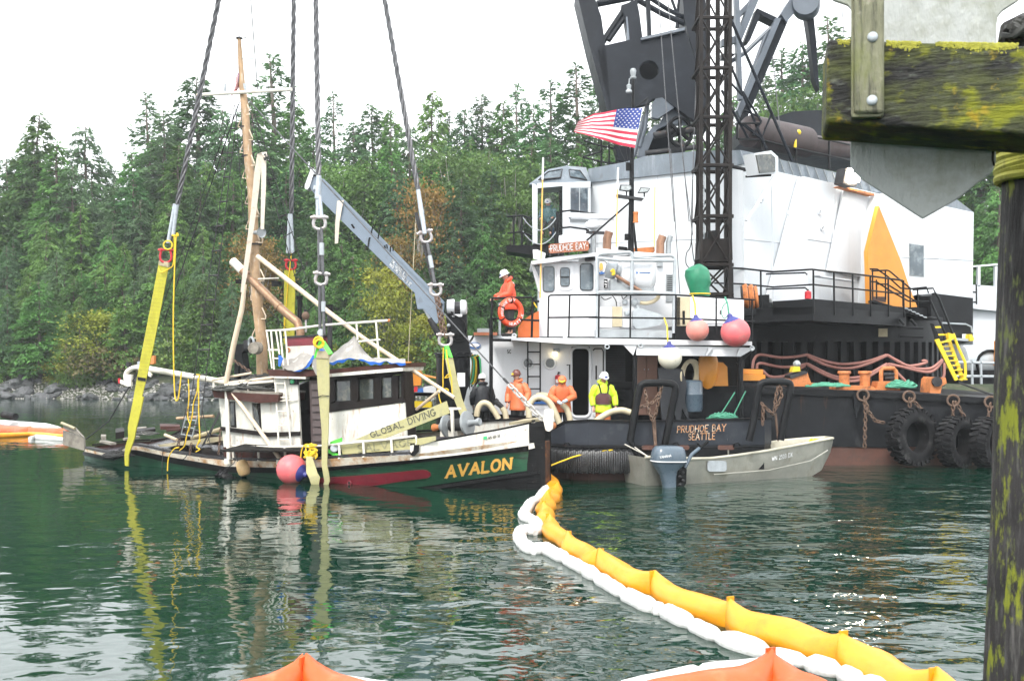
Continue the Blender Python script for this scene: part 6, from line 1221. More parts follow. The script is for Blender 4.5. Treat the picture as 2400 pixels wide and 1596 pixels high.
# --- knuckle-boom crane of the tender
kc = thing('deck_crane', 'grey hydraulic crane boom on a black column on the tender deck', 'crane', gp(1058, 32.6, 1.0))
KC = FY(32.6)
MB().lathe(KC(*z13(270, 1400)), (0, 0, 1), [(.52, -.6), (.52, 1.62), (.56, 1.64), (.56, 1.74), (.5, 1.76)], 24).obj('column', 'black', kc)
for k in range(14):
    a = 2 * math.pi * k / 14; p = KC(*z13(270, 845)) + V((.56 * math.cos(a), .56 * math.sin(a), .05)); MB().tube([p, p + V((0, 0, .05))], .03, 6).obj('bolt', 'steel', kc)
MB().prism([KC(*z13(*p), -.28) for p in ((185, 830), (215, 640), (200, 480), (195, 300), (400, 330), (410, 560), (405, 620), (455, 840))], V((0, .6, 0))).obj('slew_head', 'black', kc)
MB().prism([KC(*z2(*p), -.17) for p in ((712, 345), (800, 372), (1300, 880), (1700, 1290), (1690, 1390), (1640, 1440), (1545, 1330), (1500, 1330), (1480, 1212), (1270, 1010), (900, 640), (740, 480), (700, 430))], V((0, .36, 0))).obj('boom', 'crane_grey', kc)
MB().prism([KC(*z2(*p), -.2) for p in ((795, 375), (812, 376), (1300, 872), (1700, 1280), (1690, 1300), (1290, 895))], V((0, .42, 0))).obj('boom_flange', 'crane_grey', kc)
MB().prism([KC(*z2(*p), -.24) for p in ((715, 308), (735, 300), (742, 320), (705, 435), (690, 455), (672, 445), (672, 420))], V((0, .5, 0))).obj('boom_nose', 'white', kc); plate(kc, 'nose_frame', 'jet', KC, zz(z2, (722, 340), (765, 345), (760, 352), (735, 352), (705, 430), (695, 425)), .42, -.21)
plate(kc, 'nose_sheave', 'zinc', KC, zz(z2, (738, 420), (752, 425), (748, 452), (732, 455)), .06, -.24); plate(kc, 'inspection_slot', 'jet', KC, zz(z2, (1010, 710), (1022, 706), (1042, 735), (1028, 740)), .02, -.185)
for pts in (((1160, 775), (1175, 715), (1230, 712), (1210, 815)), ((1120, 870), (1135, 880), (1148, 805), (1155, 810)), ((1262, 890), (1260, 865), (1275, 858), (1280, 885)), ((1300, 910), (1302, 875), (1320, 858), (1322, 905)), ((1655, 1300), (1665, 1275), (1680, 1290), (1672, 1330))): pipe(kc, 'hose_guide', 'jet', [KC(*z2(*p), -.2) for p in pts], .02, 6)
pipe(kc, 'lift_cylinder', 'steel', [KC(*z2(1592, 1400), -.1), KC(*z2(1672, 1545), -.1)], .1, 12); pipe(kc, 'cylinder_rod', 'zinc', [KC(*z2(1550, 1330), -.1), KC(*z2(1595, 1405), -.1)], .045, 8)
MB().lathe(KC(*z13(205, 345), -.2), (1, 0, .02), [(.12, 0), (.22, .02), (.23, .2), (.22, .24)], 18).obj('winch_motor', 'white', kc); MB().lathe(KC(*z13(285, 350), -.2), (1, 0, .02), [(.17, 0), (.18, .1), (.17, .2)], 18).obj('winch_drum', 'steel', kc); MB().lathe(KC(*z13(345, 355), -.2), (1, 0, .02), [(.22, 0), (.24, .03), (.23, .16), (.16, .2)], 18).obj('winch_end', 'white', kc); plate(kc, 'winch_foot', 'white', KC, zz(z13, (255, 420), (365, 420), (360, 445), (260, 445)), .4, -.35)
for i, pts in enumerate((((215, 420), (300, 440), (380, 500), (405, 600)), ((210, 580), (290, 640), (370, 620)), ((215, 600), (300, 690), (370, 680), (385, 640)), ((420, 720), (450, 690), (480, 640)), ((235, 330), (245, 380), (270, 420)))): pipe(kc, 'hydraulic_hose', 'jet', spline([KC(*z13(*p), -.34) for p in pts], 5), .03, 6)
MB().ball(KC(*z13(225, 535), -.32), .06, 10).obj('pivot_pin', 'zinc', kc); plate(kc, 'load_chart', 'ink_white', KC, rect(z13, 312, 1018, 392, 1158), .02, -.6)
mb = MB(); lettering("SWL 2200LBS @ 38'", px_line(KC, z2, (1308, 985), (1420, 1105), (1318, 965), (1430, 1082), -.185), mb, .2, .3); lettering("MAX SWL 5800LBS @ 15'", px_line(KC, z2, (1295, 1010), (1445, 1165), (1305, 992), (1458, 1145), -.185), mb, .2, .3); mb.obj('capacity_lettering', 'ink_white', kc)
tag(MB().ribbon([KC(*z2(935, 535), -.22), KC(*z2(925, 600), -.25), KC(*z2(912, 700), -.22), KC(*z2(905, 850), -.22)], [V((k, 0, .02)) for k in (.2, .16, .13, .1)], .02).obj('hanging_strap', 'web_white'), 'short tan strap hanging over the grey crane boom', 'strap')
pipe(tend, 'whip_antenna', 'hose_tan', [FY(33)(*z2(1487, 700)), FY(33)(*z2(1440, 1560)), FY(33)(*z4(865, 330))], .012, 5)
# container and odds behind the column
ct = thing('container', 'small white container on the tender deck behind the crane column', 'container', FY(35.2)(*z13(620, 1350))); plate(ct, 'wall', 'housewhite', FY(35.2), rect(z13, 420, 640, 900, 1380), 1.8)
for x in (550, 725, 775): plate(ct, 'door_seam', 'zinc', FY(35.2), rect(z13, x, 870 if x < 750 else 660, x + 5, 1350), .03, -.03)
for x in (740, 752, 765, 780): pipe(ct, 'lock_rod', 'zinc', [FY(35.1)(*z13(x, 300 if x < 760 else 660)), FY(35.1)(*z13(x, 1330))], .016, 6)
MB().lathe(FY(35.15)(*z13(490, 740)), (0, 1, 0), [(.14, 0), (.14, .01)], 16, sq=(V((1.4, 0, 0)), V((0, 0, .8)))).obj('logo_oval', 'ink_blue', ct); MB().lathe(FY(35.13)(*z13(490, 735)), (0, 1, 0), [(.12, 0), (.12, .01)], 16, sq=(V((1.4, 0, 0)), V((0, 0, .55)))).obj('logo_oval', 'ink_white', ct); plate(ct, 'notice', 'metal_grey', FY(35.2), rect(z13, 812, 902, 862, 925), .01, -.02)
tb = thing('timber_stack', 'planks and a grey box lying on the white container', 'timber', FY(35)(*z13(590, 635))); plate(tb, 'plank', 'sign_wood', FY(34.9), rect(z13, 480, 605, 720, 635), .5); plate(tb, 'box', 'metal_grey', FY(34.9), rect(z13, 515, 565, 640, 604), .4)
hc = thing('hose_bundle', 'green yellow and black hoses hanging in a bundle by the crane column', 'hoses', FY(33.4)(*z13(490, 1150)))
for i in range(16):
    x = 445 + i * 6.2; m = ('green_plastic', 'rope_yellow', 'jet')[i % 3]; pipe(hc, 'hose', m, spline([FY(33.4)(*z13(*p), -.1 * (i % 4)) for p in ((x - 4, 830 + (i % 4) * 8), (x + 22 - i, 900), (x + 14, 1010), (x - 6 + i, 1100), (x - 20, 1160 - (i % 5) * 12))], 4), .028, 6)
# lifebuoy and covered raft on the wing platform
lb = thing('lifebuoy', 'orange lifebuoy with white lettering hung on the black railing', 'lifebuoy', FY(31.1)(*z13(860, 545)))
c = FY(31.1)(*z13(860, 400)); axl = V((.62, -1, .05)).normalized(); ul = V((0, 0, 1)); wl_ = axl.cross(ul).normalized(); rb = [c + (wl_ * math.cos(2 * math.pi * i / 32) + ul * math.sin(2 * math.pi * i / 32)) * .35 for i in range(32)]
MB().tube(rb, .085, 10, closed=True).obj('ring', 'jacket_red', lb)
for k in (2, 8, 19, 29): a = 2 * math.pi * k / 32; d = wl_ * math.cos(a) + ul * math.sin(a); MB().torus(c + d * .35, axl.cross(d), .09, .02, 12, 5).obj('band', 'jet', lb)
def curve_text(text, a0, a1):
    mb = MB()
    def fn(u, v):
        a = R(a0 + (a1 - a0) * u); d = wl_ * math.cos(a) + ul * math.sin(a); return c + d * (.315 + .07 * v) + axl * .088
    return lettering(text, fn, mb, .2, .3)
sgn = -1 if wl_.x < 0 else 1
curve_text('PRUDHOE BAY', 200 if sgn > 0 else -20, 75 if sgn > 0 else 105).obj('lettering', 'ink_white', lb)
mb = MB(); q = MB()
def fn2(u, v):
    a = R((250 if sgn > 0 else 290) + (100 if sgn > 0 else -100) * u); d = wl_ * math.cos(a) + ul * math.sin(a); return c + d * (.385 - .07 * v) + axl * .088
lettering('SEATTLE', fn2, mb, .2, .3).obj('lettering', 'ink_white', lb)
oc = thing('covered_raft', 'orange tarpaulin covered bundle behind the black railing', 'tarp', FY(32.4)(*z13(1050, 655))); MB().prism([FY(32.2)(*z13(*p)) for p in ((935, 655), (932, 560), (985, 480), (1060, 430), (1145, 385), (1150, 655))], V((0, 1.0, 0))).obj('cover', 'tarp_orange', oc, ang=60); pipe(oc, 'cord', 'rope_yellow', [FY(32.1)(*z13(1085, 290)), FY(32.1)(*z13(1125, 355))], .02, 5)
# green covered searchlight
gc = thing('covered_equipment', 'equipment wrapped in a green tarpaulin tied with yellow rope', 'tarp', FY(32.8)(*z15(1360, 810)))
prof = [(1255, 1475, 805), (1240, 1480, 775), (1215, 1470, 700), (1195, 1505, 620), (1182, 1490, 560), (1185, 1468, 490), (1230, 1440, 455), (1310, 1390, 425), (1335, 1365, 418)]
vs = []; n = 20
for (xa, xb, y) in prof:
    pa, pb = FY(32.8)(*z15(xa, y)), FY(32.8)(*z15(xb, y)); cc = (pa + pb) * .5; rx = (pb - pa).length / 2
    for j in range(n): a = 2 * math.pi * j / n; k = 1 + .06 * math.sin(a * 5 + y * .02); vs.append(cc + V((rx * k * math.cos(a), rx * .7 * k * math.sin(a), .02 * math.sin(a * 3))))
MB().add(vs, [(i * n + j, i * n + (j + 1) % n, (i + 1) * n + (j + 1) % n, (i + 1) * n + j) for i in range(len(prof) - 1) for j in range(n)] + [tuple(range((len(prof) - 1) * n, len(prof) * n))]).obj('cover', 'tarp_green', gc, ang=30)
pa, pb = FY(32.8)(*z15(1240, 778)), FY(32.8)(*z15(1480, 778)); MB().tube([(pa + pb) * .5 + V(((pb - pa).length * .5 * 1.06 * math.cos(t), (pb - pa).length * .37 * 1.06 * math.sin(t), 0)) for t in [2 * math.pi * i / 24 for i in range(24)]], .018, 5, closed=True).obj('lashing', 'rope_yellow', gc)
# hanging round buoys
for c, r_, lb_, m, tm in (((1330, 1220), 140, 'faded salmon buoy hanging from the railing under a yellow rope', 'buoy_salmon', 'buoy_blue'), ((1797, 1250), 180, 'biggest pink buoy hanging from the railing under a green rope', 'buoy_pink', 'buoy_blue')):
    pl = FY(31.2); cc = pl(*z15(*c)); b_ = buoy('round_buoy', lb_, cc, r_ * .1913 * 31.2 / FPX, m, (-.12 if r_ < 150 else -.35, 0, 1), tm)
    if r_ < 150: pipe(b_, 'lanyard', 'rope_yellow', [FY(31.5)(*z15(1270, 800)), FY(31.3)(*z15(1300, 900)), pl(*z15(1308, 1040))], .025, 6)
    else: pipe(b_, 'lanyard', 'rope_green', [FY(31.5)(*z15(1670, 820)), FY(31.3)(*z15(1700, 900)), pl(*z15(1715, 1020))], .028, 6); pipe(b_, 'lanyard_tail', 'rope_green', spline([FY(31.4)(*z15(*p)) for p in ((1690, 880), (1640, 940), (1630, 1030), (1665, 1080), (1700, 1040))], 4), .015, 5)
cc = FY(31.0)(*z6(1752, 295)); b_ = buoy('round_buoy', 'white round buoy with blue top hanging under the upper deck edge', cc, 95 * .2969 * 31.0 / FPX, 'buoy_white', (-.06, 0, 1), 'buoy_blue'); pipe(b_, 'lanyard', 'rope_yellow', [FY(31.5)(*z15(925, 1075)), FY(31.2)(*z15(960, 1180)), FY(31.0)(*z6(1735, 185))], .022, 6)
# stern arches
def arch(par, name, m, pl, z, pts, r): return pipe(par, name, m, spline([pl(*z(*p)) for p in pts], 6), r, 12)
AP = FY(29.05)
arch(tend, 'towing_arch', 'black', AP, z6, ((1436, 960), (1475, 740), (1508, 560), (1530, 512), (1580, 498), (1720, 498), (1775, 508), (1795, 545), (1775, 660), (1712, 985)), .1)
pipe(tend, 'arch_brace', 'black', [AP(*z6(1440, 950)), AP(*z6(1535, 1175))], .08, 10)
arch(tend, 'towing_arch', 'black', AP, z7, ((302, 1235), (335, 1080), (365, 890), (385, 852), (430, 842), (540, 842), (575, 860), (575, 910), (545, 1060), (512, 1230)), .1)
for z, pts in ((z6, ((1690, 480), (1680, 560), (1620, 650), (1510, 690))), (z6, ((1555, 560), (1575, 660), (1610, 790))), (z6, ((1680, 560), (1660, 640), (1640, 740), (1615, 800))), (z7, ((505, 830), (480, 940), (470, 1040))), (z7, ((380, 980), (430, 1030), (465, 1060))), (z7, ((505, 850), (520, 930), (480, 1020))), (z7, ((395, 1000), (392, 1130)))):
    tag(MB().chain([AP(*z(*p), -.02) for p in pts], .13, .02).obj('towing_chain', 'chain_rust'), 'rusty chain slung from a black towing arch on the tender stern', 'chain', 'chains on the towing arches')
MB().prism([AP(*z6(*p), .1) for p in ((1610, 780), (1640, 790), (1650, 990), (1628, 990))], V((0, .1, 0))).obj('tow_pendant', 'chain_rust', tend)
MB().prism([AP(*z7(*p), .1) for p in ((472, 1050), (486, 1050), (502, 1235), (492, 1235))], V((0, .06, 0))).obj('tow_pendant', 'chain_rust', tend)
# hoses on deck
for i, (pts, r_, Y) in enumerate(((((225, 760), (240, 690), (275, 655), (320, 665), (365, 720), (400, 780)), .085, 31.2), (((640, 770), (640, 680), (680, 620), (740, 612), (800, 650), (850, 740), (890, 850)), .09, 30.6), (((700, 600), (740, 592), (790, 600)), .085, 31.6), (((900, 665), (935, 700), (955, 750), (965, 800)), .085, 30.7), (((1160, 805), (1220, 760), (1290, 725), (1370, 712), (1440, 730)), .09, 30.2), (((425, 690), (450, 730), (460, 780)), .085, 31.2))):
    tag(MB().tube(spline([FY(Y)(*z6(*p)) for p in pts], 6), r_, 10).obj('suction_hose', 'hose_tan'), ('thick tan hose arched beside the man in black', 'thick tan hose in a high arch beside the man in the brown hat', 'tan hose bend behind the high hose arch', 'tan hose end held by the man in the orange hood', 'tan hose resting over the bulwark before the man in lime', 'tan hose end under the brass coupling by the man in the brown hat')[i], 'hose')
cp = tag(MB().tube([FY(31.2)(*z6(365, 635)), FY(31.2)(*z6(385, 650)), FY(31.2)(*z6(387, 652)), FY(31.2)(*z6(430, 690))], [.1, .1, .08, .07], 12).obj('hose_coupling', 'steel'), 'dark metal hose coupling held by the man in the brown hat', 'coupling')
# hose coil, orange winch, dry suit, blue drum under the upper deck
hcoil = thing('hose_coil', 'coiled tan hose hanging beside the orange winch', 'hose', FY(32.4)(*z6(1900, 580)))
for k in range(6): MB().torus(FY(32.3)(*z6(1895 + k * 6, 430), .05 * k), (1, -.9, 0), .36 + .03 * (k % 3), .035, 24, 6, sq=(1.15, 1)).obj('hose_turn', 'hose_tan', hcoil)
wn_ = thing('orange_winch', 'orange winch with round side plate behind the white buoy', 'winch', FY(32.8)(*z6(2090, 520)))
MB().lathe(FY(32.8)(*z6(2050, 385)), (-.3, -1, 0), [(.5, -.3), (.5, 0), (.44, .04), (.1, .05)], 24, sq=(V((.62, 0, 0)), V((0, 0, 1.25)))).obj('side_plate', 'orange_paint', wn_); MB().prism([FY(32.9)(*z6(*p)) for p in ((2100, 330), (2170, 335), (2205, 370), (2212, 520), (2060, 522))], V((0, .7, 0))).obj('drum_cover', 'orange_paint', wn_)
ds = thing('dry_suit', 'black diving suit hanging under the upper deck beside the white buoy', 'suit', FY(32.0)(*z6(1780, 790)))
MB().prism([FY(32.0)(*z6(*p)) for p in ((1660, 380), (1760, 370), (1850, 390), (1885, 500), (1870, 640), (1910, 790), (1895, 795), (1850, 700), (1835, 790), (1800, 790), (1775, 660), (1740, 790), (1690, 790), (1670, 600))], V((0, .25, 0))).obj('body', 'jacket_black', ds, ang=60)
dr = thing('blue_drum', 'blue plastic drum on the tender deck below the hose coil', 'drum', FY(32.4)(*z6(1920, 720))); MB().lathe(FY(32.4)(*z6(1925, 720)), (0, 0, 1), [(.3, 0), (.33, .1), (.33, .5), (.34, .52), (.33, .55), (.32, .9), (.26, .95)], 18).obj('body', 'engine_blue', dr)
for a, b in (((1800, 600), (1760, 780)), ((2265, 570), (2150, 750)), ((2350, 560), (2250, 760))): tag(MB().tube([FY(31.5)(*z6(*a)), FY(31.5)(*z6(*b))], .02, 6).obj('mooring_line', 'rope_green'), 'pale green mooring line slanting up from the tender bulwark', 'rope', 'green mooring lines of the tender')
heap(FY(31.5)(*z6(2170, 790)), .5, .3, .25, 14, .022, 'rope_green', 'rope_pile', 'green rope piled on the tender deck behind the bulwark', 'rope', 8)
tag(MB().tube(spline([V(FY(28.9)(*z4(1955, 1162))), FY(29.0)(*z4(2100, 1105)), FY(29.1)(*z4(2220, 1066)), FY(29.25)(*z6(1260, 1030)), FY(29.3)(*z6(1305, 1028))], 5), .022, 6).obj('mooring_line', 'rope_yellow'), 'yellow line running from the tender stern to the boat bow', 'rope')
for a, b in (((1395, 980), (1590, 1080)), ((1470, 1000), (1590, 1085))): tag(MB().tube([FY(29.0)(*z6(*a)), FY(28.6)(*z6(*b))], .014, 5).obj('painter_line', 'rope_pale'), 'pale painter line tying the skiff to the tender', 'rope', 'skiff painter lines')
# stores seen between the bow and the column
st_ = thing('work_table', 'dark work table crowded with stores beside the crane column', 'table', FY(33.2)(*z4(1000, 720))); plate(st_, 'top', 'jet', FY(33.2), rect(z4, 905, 575, 1110, 600), .8); plate(st_, 'shelf', 'jet', FY(33.2), rect(z4, 905, 700, 1110, 740), .8)
for x in (915, 1095): pipe(st_, 'leg', 'steel', [FY(33.3)(*z4(x, 590)), FY(33.3)(*z4(x, 800))], .03, 6)
def lump(name, m, lb, cat, pl, z, pts, th=.35): return tag(MB().prism([pl(*z(*p)) for p in pts], V((0, th, 0))).obj(name, m, ang=60), lb, cat)
lump('orange_jacket', 'orange_paint', 'orange rounded gear case on the work table', 'case', FY(33.4), z4, ((890, 520), (885, 400), (910, 382), (955, 388), (968, 420), (965, 515)), .5)
lump('orange_cone', 'orange_paint', 'orange traffic cone top beside the gear case', 'cone', FY(33.7), z4, ((832, 400), (838, 328), (886, 328), (890, 400)), .3)
lump('white_float', 'white', 'white float lying under the orange cone', 'float', FY(33.3), z4, ((815, 405), (820, 370), (850, 352), (885, 375), (890, 405)), .3)
lump('orange_board', 'orange_paint', 'flat orange and white board on the work table', 'board', FY(33.6), z4, ((965, 440), (975, 428), (1090, 455), (1085, 462)), .5); lump('white_bundle', 'white', 'white cloth bundle on the work table', 'cloth', FY(33.1), z4, ((980, 570), (985, 530), (1040, 520), (1090, 535), (1092, 575)), .4)
lump('blue_bundle', 'ink_blue', 'blue bundle on the work table', 'cloth', FY(33.0), z4, ((935, 570), (940, 545), (975, 535), (985, 570)), .3); lump('red_bundle', 'red_paint', 'red bundle on the work table', 'cloth', FY(33.0), z4, ((908, 568), (912, 528), (935, 525), (940, 565)), .3)
lump('yellow_crate', 'yellow_paint', 'yellow plastic crate under the work table', 'crate', FY(33.2), z4, ((915, 640), (1050, 645), (1050, 690), (915, 690)), .4)
lump('plastic_bag', 'plastic_bag', 'white plastic bag hanging beside the crane column', 'bag', FY(32.0), z13, ((412, 1195), (425, 1160), (440, 1200), (465, 1300), (470, 1430), (410, 1430), (375, 1340)), .2)
# -- people
def skin_mesh(name, verts, edges, radii, root, sub=1):
    me = bpy.data.meshes.new(name + '_graph'); me.from_pydata([tuple(v) for v in verts], edges, [])
    ob = bpy.data.objects.new(name + '_graph', me); COL.objects.link(ob)
    sk = ob.modifiers.new('skin', 'SKIN'); sk.use_smooth_shade = True
    for i, r in enumerate(radii):
        d = me.skin_vertices[0].data[i]; d.radius = r if isinstance(r, tuple) else (r, r); d.use_root = (i == root)
    sb = ob.modifiers.new('sub', 'SUBSURF'); sb.levels = sub; sb.render_levels = sub
    dg = bpy.context.evaluated_depsgraph_get(); ev = ob.evaluated_get(dg); out = bpy.data.meshes.new_from_object(ev)
    bpy.data.objects.remove(ob); bpy.data.meshes.remove(me); out.name = name
    out.polygons.foreach_set('use_smooth', [True] * len(out.polygons)); return out
def person(label, feet, face, h=1.78, arms=None, lean=0.0, look=(0, 0), jacket='jacket_orange', trousers='trousers_black', hat='hat_white', hood=False, gloves=None, seated=False, extra=None, stance=.14, knees=0.0):
    """local frame: x to the person's left, y forward, z up; built at height 1.78 and scaled"""
    t = thing('person', label, 'person', feet); t.rotation_euler = (0, 0, face); s = h / 1.78; t.scale = (s, s, s)
    ln = lambda z: lean * max(0, z - .95)                     # forward lean grows from the hip
    def U(x, y, z): return V((x, y + ln(z), z - .12 * abs(ln(z))))
    hip = .95
    if seated:
        legs = {sd: [V((sd * .1, 0, .92)), V((sd * .14, .45, .9)), V((sd * .14, .5, .48)), V((sd * .14, .64, .43))] for sd in (-1, 1)}
    else:
        legs = {sd: [V((sd * .095, 0, .9)), V((sd * (stance * .8), .03 + knees, .5)), V((sd * stance, -.02, .09)), V((sd * (stance + .03), .17, .035))] for sd in (-1, 1)}
    arms = arms or {-1: ((-.27, -.02, 1.17), (-.27, .1, .93)), 1: ((.27, -.02, 1.17), (.27, .1, .93))}
    verts = []; edges = []; rad = []
    def add(p, r, par=None):
        verts.append(V(p)); rad.append(r); i = len(verts) - 1
        if par is not None: edges.append((par, i))
        return i
    pel = add(U(0, 0, hip), (.13, .1)); sp = add(U(0, 0, 1.14), (.125, .095), pel); ch = add(U(0, .01, 1.34), (.14, .1), sp); nk = add(U(0, .01, 1.5), .052, ch)
    yaw, pit = look; hd = lambda x, y, z: U(0, .02, 1.54) + Matrix.Rotation(yaw, 3, 'Z') @ (Matrix.Rotation(-pit, 3, 'X') @ V((x, y, z)))
    h0 = add(hd(0, .015, .05), (.062, .075), nk); h1 = add(hd(0, .012, .125), (.075, .092), h0); h2 = add(hd(0, .0, .2), (.066, .08), h1)
    add(hd(0, .105, .085), .016, h1)                                     # nose
    for sd in (-1, 1): add(hd(sd * .082, -.005, .1), .016, h1)            # ears
    hands = {}
    for sd in (-1, 1):
        el, wr = arms[sd]; sh = add(U(sd * .18, 0, 1.42), .06, ch); e = add(V(el), .042, sh); w = add(V(wr), .03, e)
        d = (V(wr) - V(el)).normalized(); pm = V(wr) + d * .06; p = add(pm, (.034, .02), w); kn = add(pm + d * .04, (.036, .018), p); hands[sd] = (pm, d)
        side = d.cross(V((0, 0, 1)) if abs(d.z) < .85 else V((0, 1, 0))).normalized(); curl = d.cross(side).normalized()
        if curl.z > 0: curl = -curl
        for f_ in range(4):
            o = side * (f_ - 1.5) * .019; L = (.07, .08, .075, .058)[f_]
            a = add(pm + d * .055 + o, .009, kn); b = add(pm + d * (.055 + L * .5) + o + curl * .012, .0085, a); add(pm + d * (.055 + L * .8) + o + curl * .04, .0075, b)
        a = add(pm + side * -.035 * sd + d * .0, .011, p); add(pm + side * -.055 * sd + d * .045 + curl * .012, .0095, a)
    for sd in (-1, 1):
        l = legs[sd]; a = add(l[0], .085, pel); b = add(l[1], .058, a); c_ = add(l[2], .042, b); add(l[3], .035, c_)
    me = skin_mesh('body', verts, edges, rad, 0); me.materials.append(MAT['skin']); o = bpy.data.objects.new('body', me); COL.objects.link(o); o.parent = t
    # jacket: boxy body with a straight hem, collar and full sleeves, rumpled
    jk = MB(); n = 22; rs = random.Random(len(label)); vs = []
    secs = [(.72, .255, .2), (.725, .262, .207), (.8, .25, .195), (.9, .24, .18), (1.0, .235, .172), (1.1, .238, .17), (1.2, .24, .168), (1.3, .238, .155), (1.38, .225, .14), (1.44, .18, .12), (1.48, .115, .1), (1.53, .1, .1), (1.56, .105, .105)]
    if seated: secs = [q for q in secs if q[0] >= .9]
    sd0 = rs.uniform(0, 50)
    for (z, rx, ry) in secs:
        for k in range(n):
            a = 2 * math.pi * k / n; f_ = 1 + .085 * mnoise.noise(V((math.cos(a) * 2.2 + sd0, math.sin(a) * 2.2, z * 7))) + .05 * mnoise.noise(V((math.cos(a) * 4, math.sin(a) * 4 + sd0, z * 13)))
            vs.append(U(rx * f_ * math.cos(a), ry * f_ * math.sin(a), z))
    jk.add(vs, [(q * n + k, q * n + (k + 1) % n, (q + 1) * n + (k + 1) % n, (q + 1) * n + k) for q in range(len(secs) - 1) for k in range(n)])
    for sd in (-1, 1):
        el, wr = V(arms[sd][0]), V(arms[sd][1]); s0 = U(sd * .16, 0, 1.42); s1 = U(sd * .215, 0, 1.38); pts = [s0, s1] + [s1.lerp(el, t_) for t_ in (.33, .66, .9)] + [el] + [el.lerp(wr, t_) for t_ in (.15, .4, .65, .85, .97)]
        jk.tube(pts, [.09, .108] + [.1 + .012 * math.sin(q * 2.4 + sd) for q in range(3)] + [.094] + [.09 + .01 * math.sin(q * 2.9) for q in range(3)] + [.076, .074], 12)
    jo = jk.obj('jacket', jacket, None, origin=V((0, 0, 0)), ang=70); jo.parent = t
    if hood: hb = MB().ball(hd(0, -.05, .03), (.11, .11, .1), 12).obj('hood_back', jacket, None, origin=V((0, 0, 0))); hb.parent = t
    else: cb_ = MB().tube([hd(-.09, .06, -.02), hd(-.12, -.06, .0), hd(0, -.13, .01), hd(.12, -.06, .0), hd(.09, .06, -.02)], [.03, .045, .05, .045, .03], 8).obj('hood_folded', jacket, None, origin=V((0, 0, 0))); cb_.parent = t
    verts, edges, rad = [], [], []
    p0 = add(U(0, 0, 1.0) if not seated else V((0, 0, .98)), (.15, .12))
    for sd in (-1, 1):
        l = legs[sd]; a = add(l[0], .13, p0); b = add(l[1], .105, a); add(l[2] + V((0, 0, .05)), .09, b)
    me = skin_mesh('trousers', verts, edges, rad, 0); me.materials.append(MAT[trousers]); o = bpy.data.objects.new('trousers', me); COL.objects.link(o); o.parent = t
    def loc(mb, name, m): ob = mb.obj(name, m, None, origin=V((0, 0, 0))); ob.parent = t; return ob
    for sd in (-1, 1):
        l = legs[sd]; mb = MB(); mb.tube([l[2] + V((0, -.04, .14)), l[2] + V((0, -.03, -.03)), l[2] + V((0, .05, -.045)), l[3] + V((0, .02, -.0))], [.065, .062, .055, .04], 10); loc(mb, 'boot', 'boot')
        loc(MB().ball(hd(sd * .032, .092, .118), .012, 8), 'eye', 'jet')
        if gloves: pm, d = hands[sd]; loc(MB().tube([pm - d * .08, pm - d * .02, pm + d * .05, pm + d * .1], [.05, .048, .05, .035], 10), 'glove', gloves)
    loc(MB().tube([hd(-.025, .09, .055), hd(0, .098, .053), hd(.025, .09, .055)], .006, 5), 'mouth', 'hat_brown')
    loc(MB().ball(hd(0, -.018, .15), (.083, .094, .075), 12), 'hair', 'hair')
    if hood:
        vs = []; n = 14; m_ = 9
        for i in range(m_ + 1):
            a = -.35 + (math.pi * .62 + .35) * i / m_                       # from brow over the crown to the nape
            for j in range(n + 1): b = math.pi * (j / n - .5) * 1.15; r_ = .135; vs.append(hd(r_ * .95 * math.sin(b), .02 + r_ * math.cos(b) * math.cos(a + .5) * 1.0 + .0, .12 + r_ * math.cos(b) * math.sin(a + .5) * 1.1))
        loc(MB().add(vs, [(i * (n + 1) + j, i * (n + 1) + j + 1, (i + 1) * (n + 1) + j + 1, (i + 1) * (n + 1) + j) for i in range(m_) for j in range(n)]), 'hood', jacket)
    if hat:
        mb = MB(); ax = hd(0, 0, 1) - hd(0, 0, 0); o_ = hd(0, .0, .165)
        if not hood: mb.lathe(o_, ax, [(.135, -.01), (.14, 0), (.118, .012), (.116, .05), (.1, .1), (.06, .135), (.01, .145)], 20); mb.tube([hd(-.06, .13, .16), hd(0, .165, .155), hd(.06, .13, .16)], .014, 6)
        else: mb.tube([hd(-.08, .1, .165), hd(0, .15, .15), hd(.08, .1, .165)], .028, 8)
        h_ = loc(mb, 'hard_hat', hat)
        if not hood: loc(MB().obox(hd(0, .12, .205), V((.035, 0, 0)), V((0, .006, 0)), V((0, 0, .022))), 'hat_badge', 'flag_blue' if hat == 'hat_white' else 'hat_yellow')
    if extra: extra(t, loc, U)
    return t
def feet(sx, Y, z): return V(((sx - CX) / FPX * Y, Y, z))
FACE = math.pi                    # facing the camera
DZ = 1.08
# man in black, seen from behind
person('person in black clothes and white hard hat seen from behind by the crane column', feet(1131, 31.9, DZ), R(10), 1.78, {-1: ((-.3, .02, 1.16), (-.28, .16, .92)), 1: ((.3, .0, 1.14), (.3, .1, .88))}, .02, (0, .1), 'jacket_black', 'trousers_black', 'hat_white')
# man in orange with brown hard hat, looking towards the boat
person('person in orange rain jacket and brown hard hat holding a hose coupling', feet(1214, 31.5, DZ), FACE - R(28), 1.9, {1: ((.3, .0, 1.17), (.27, .12, .93)), -1: ((-.33, .02, 1.18), (-.36, .22, .98))}, .03, (-.55, .15), 'jacket_orange', 'trousers_black', 'hat_brown')
# man bending over a hose, hood up
person('person in orange hooded rain jacket with yellow cap bending over a hose', feet(1318, 31.0, DZ), FACE - R(4), 1.84, {1: ((.33, .16, 1.16), (.1, .4, 1.02)), -1: ((-.33, .16, 1.16), (-.12, .42, 1.06))}, .32, (0, .55), 'jacket_orange', 'trousers_black', 'hat_yellow', True, 'glove')
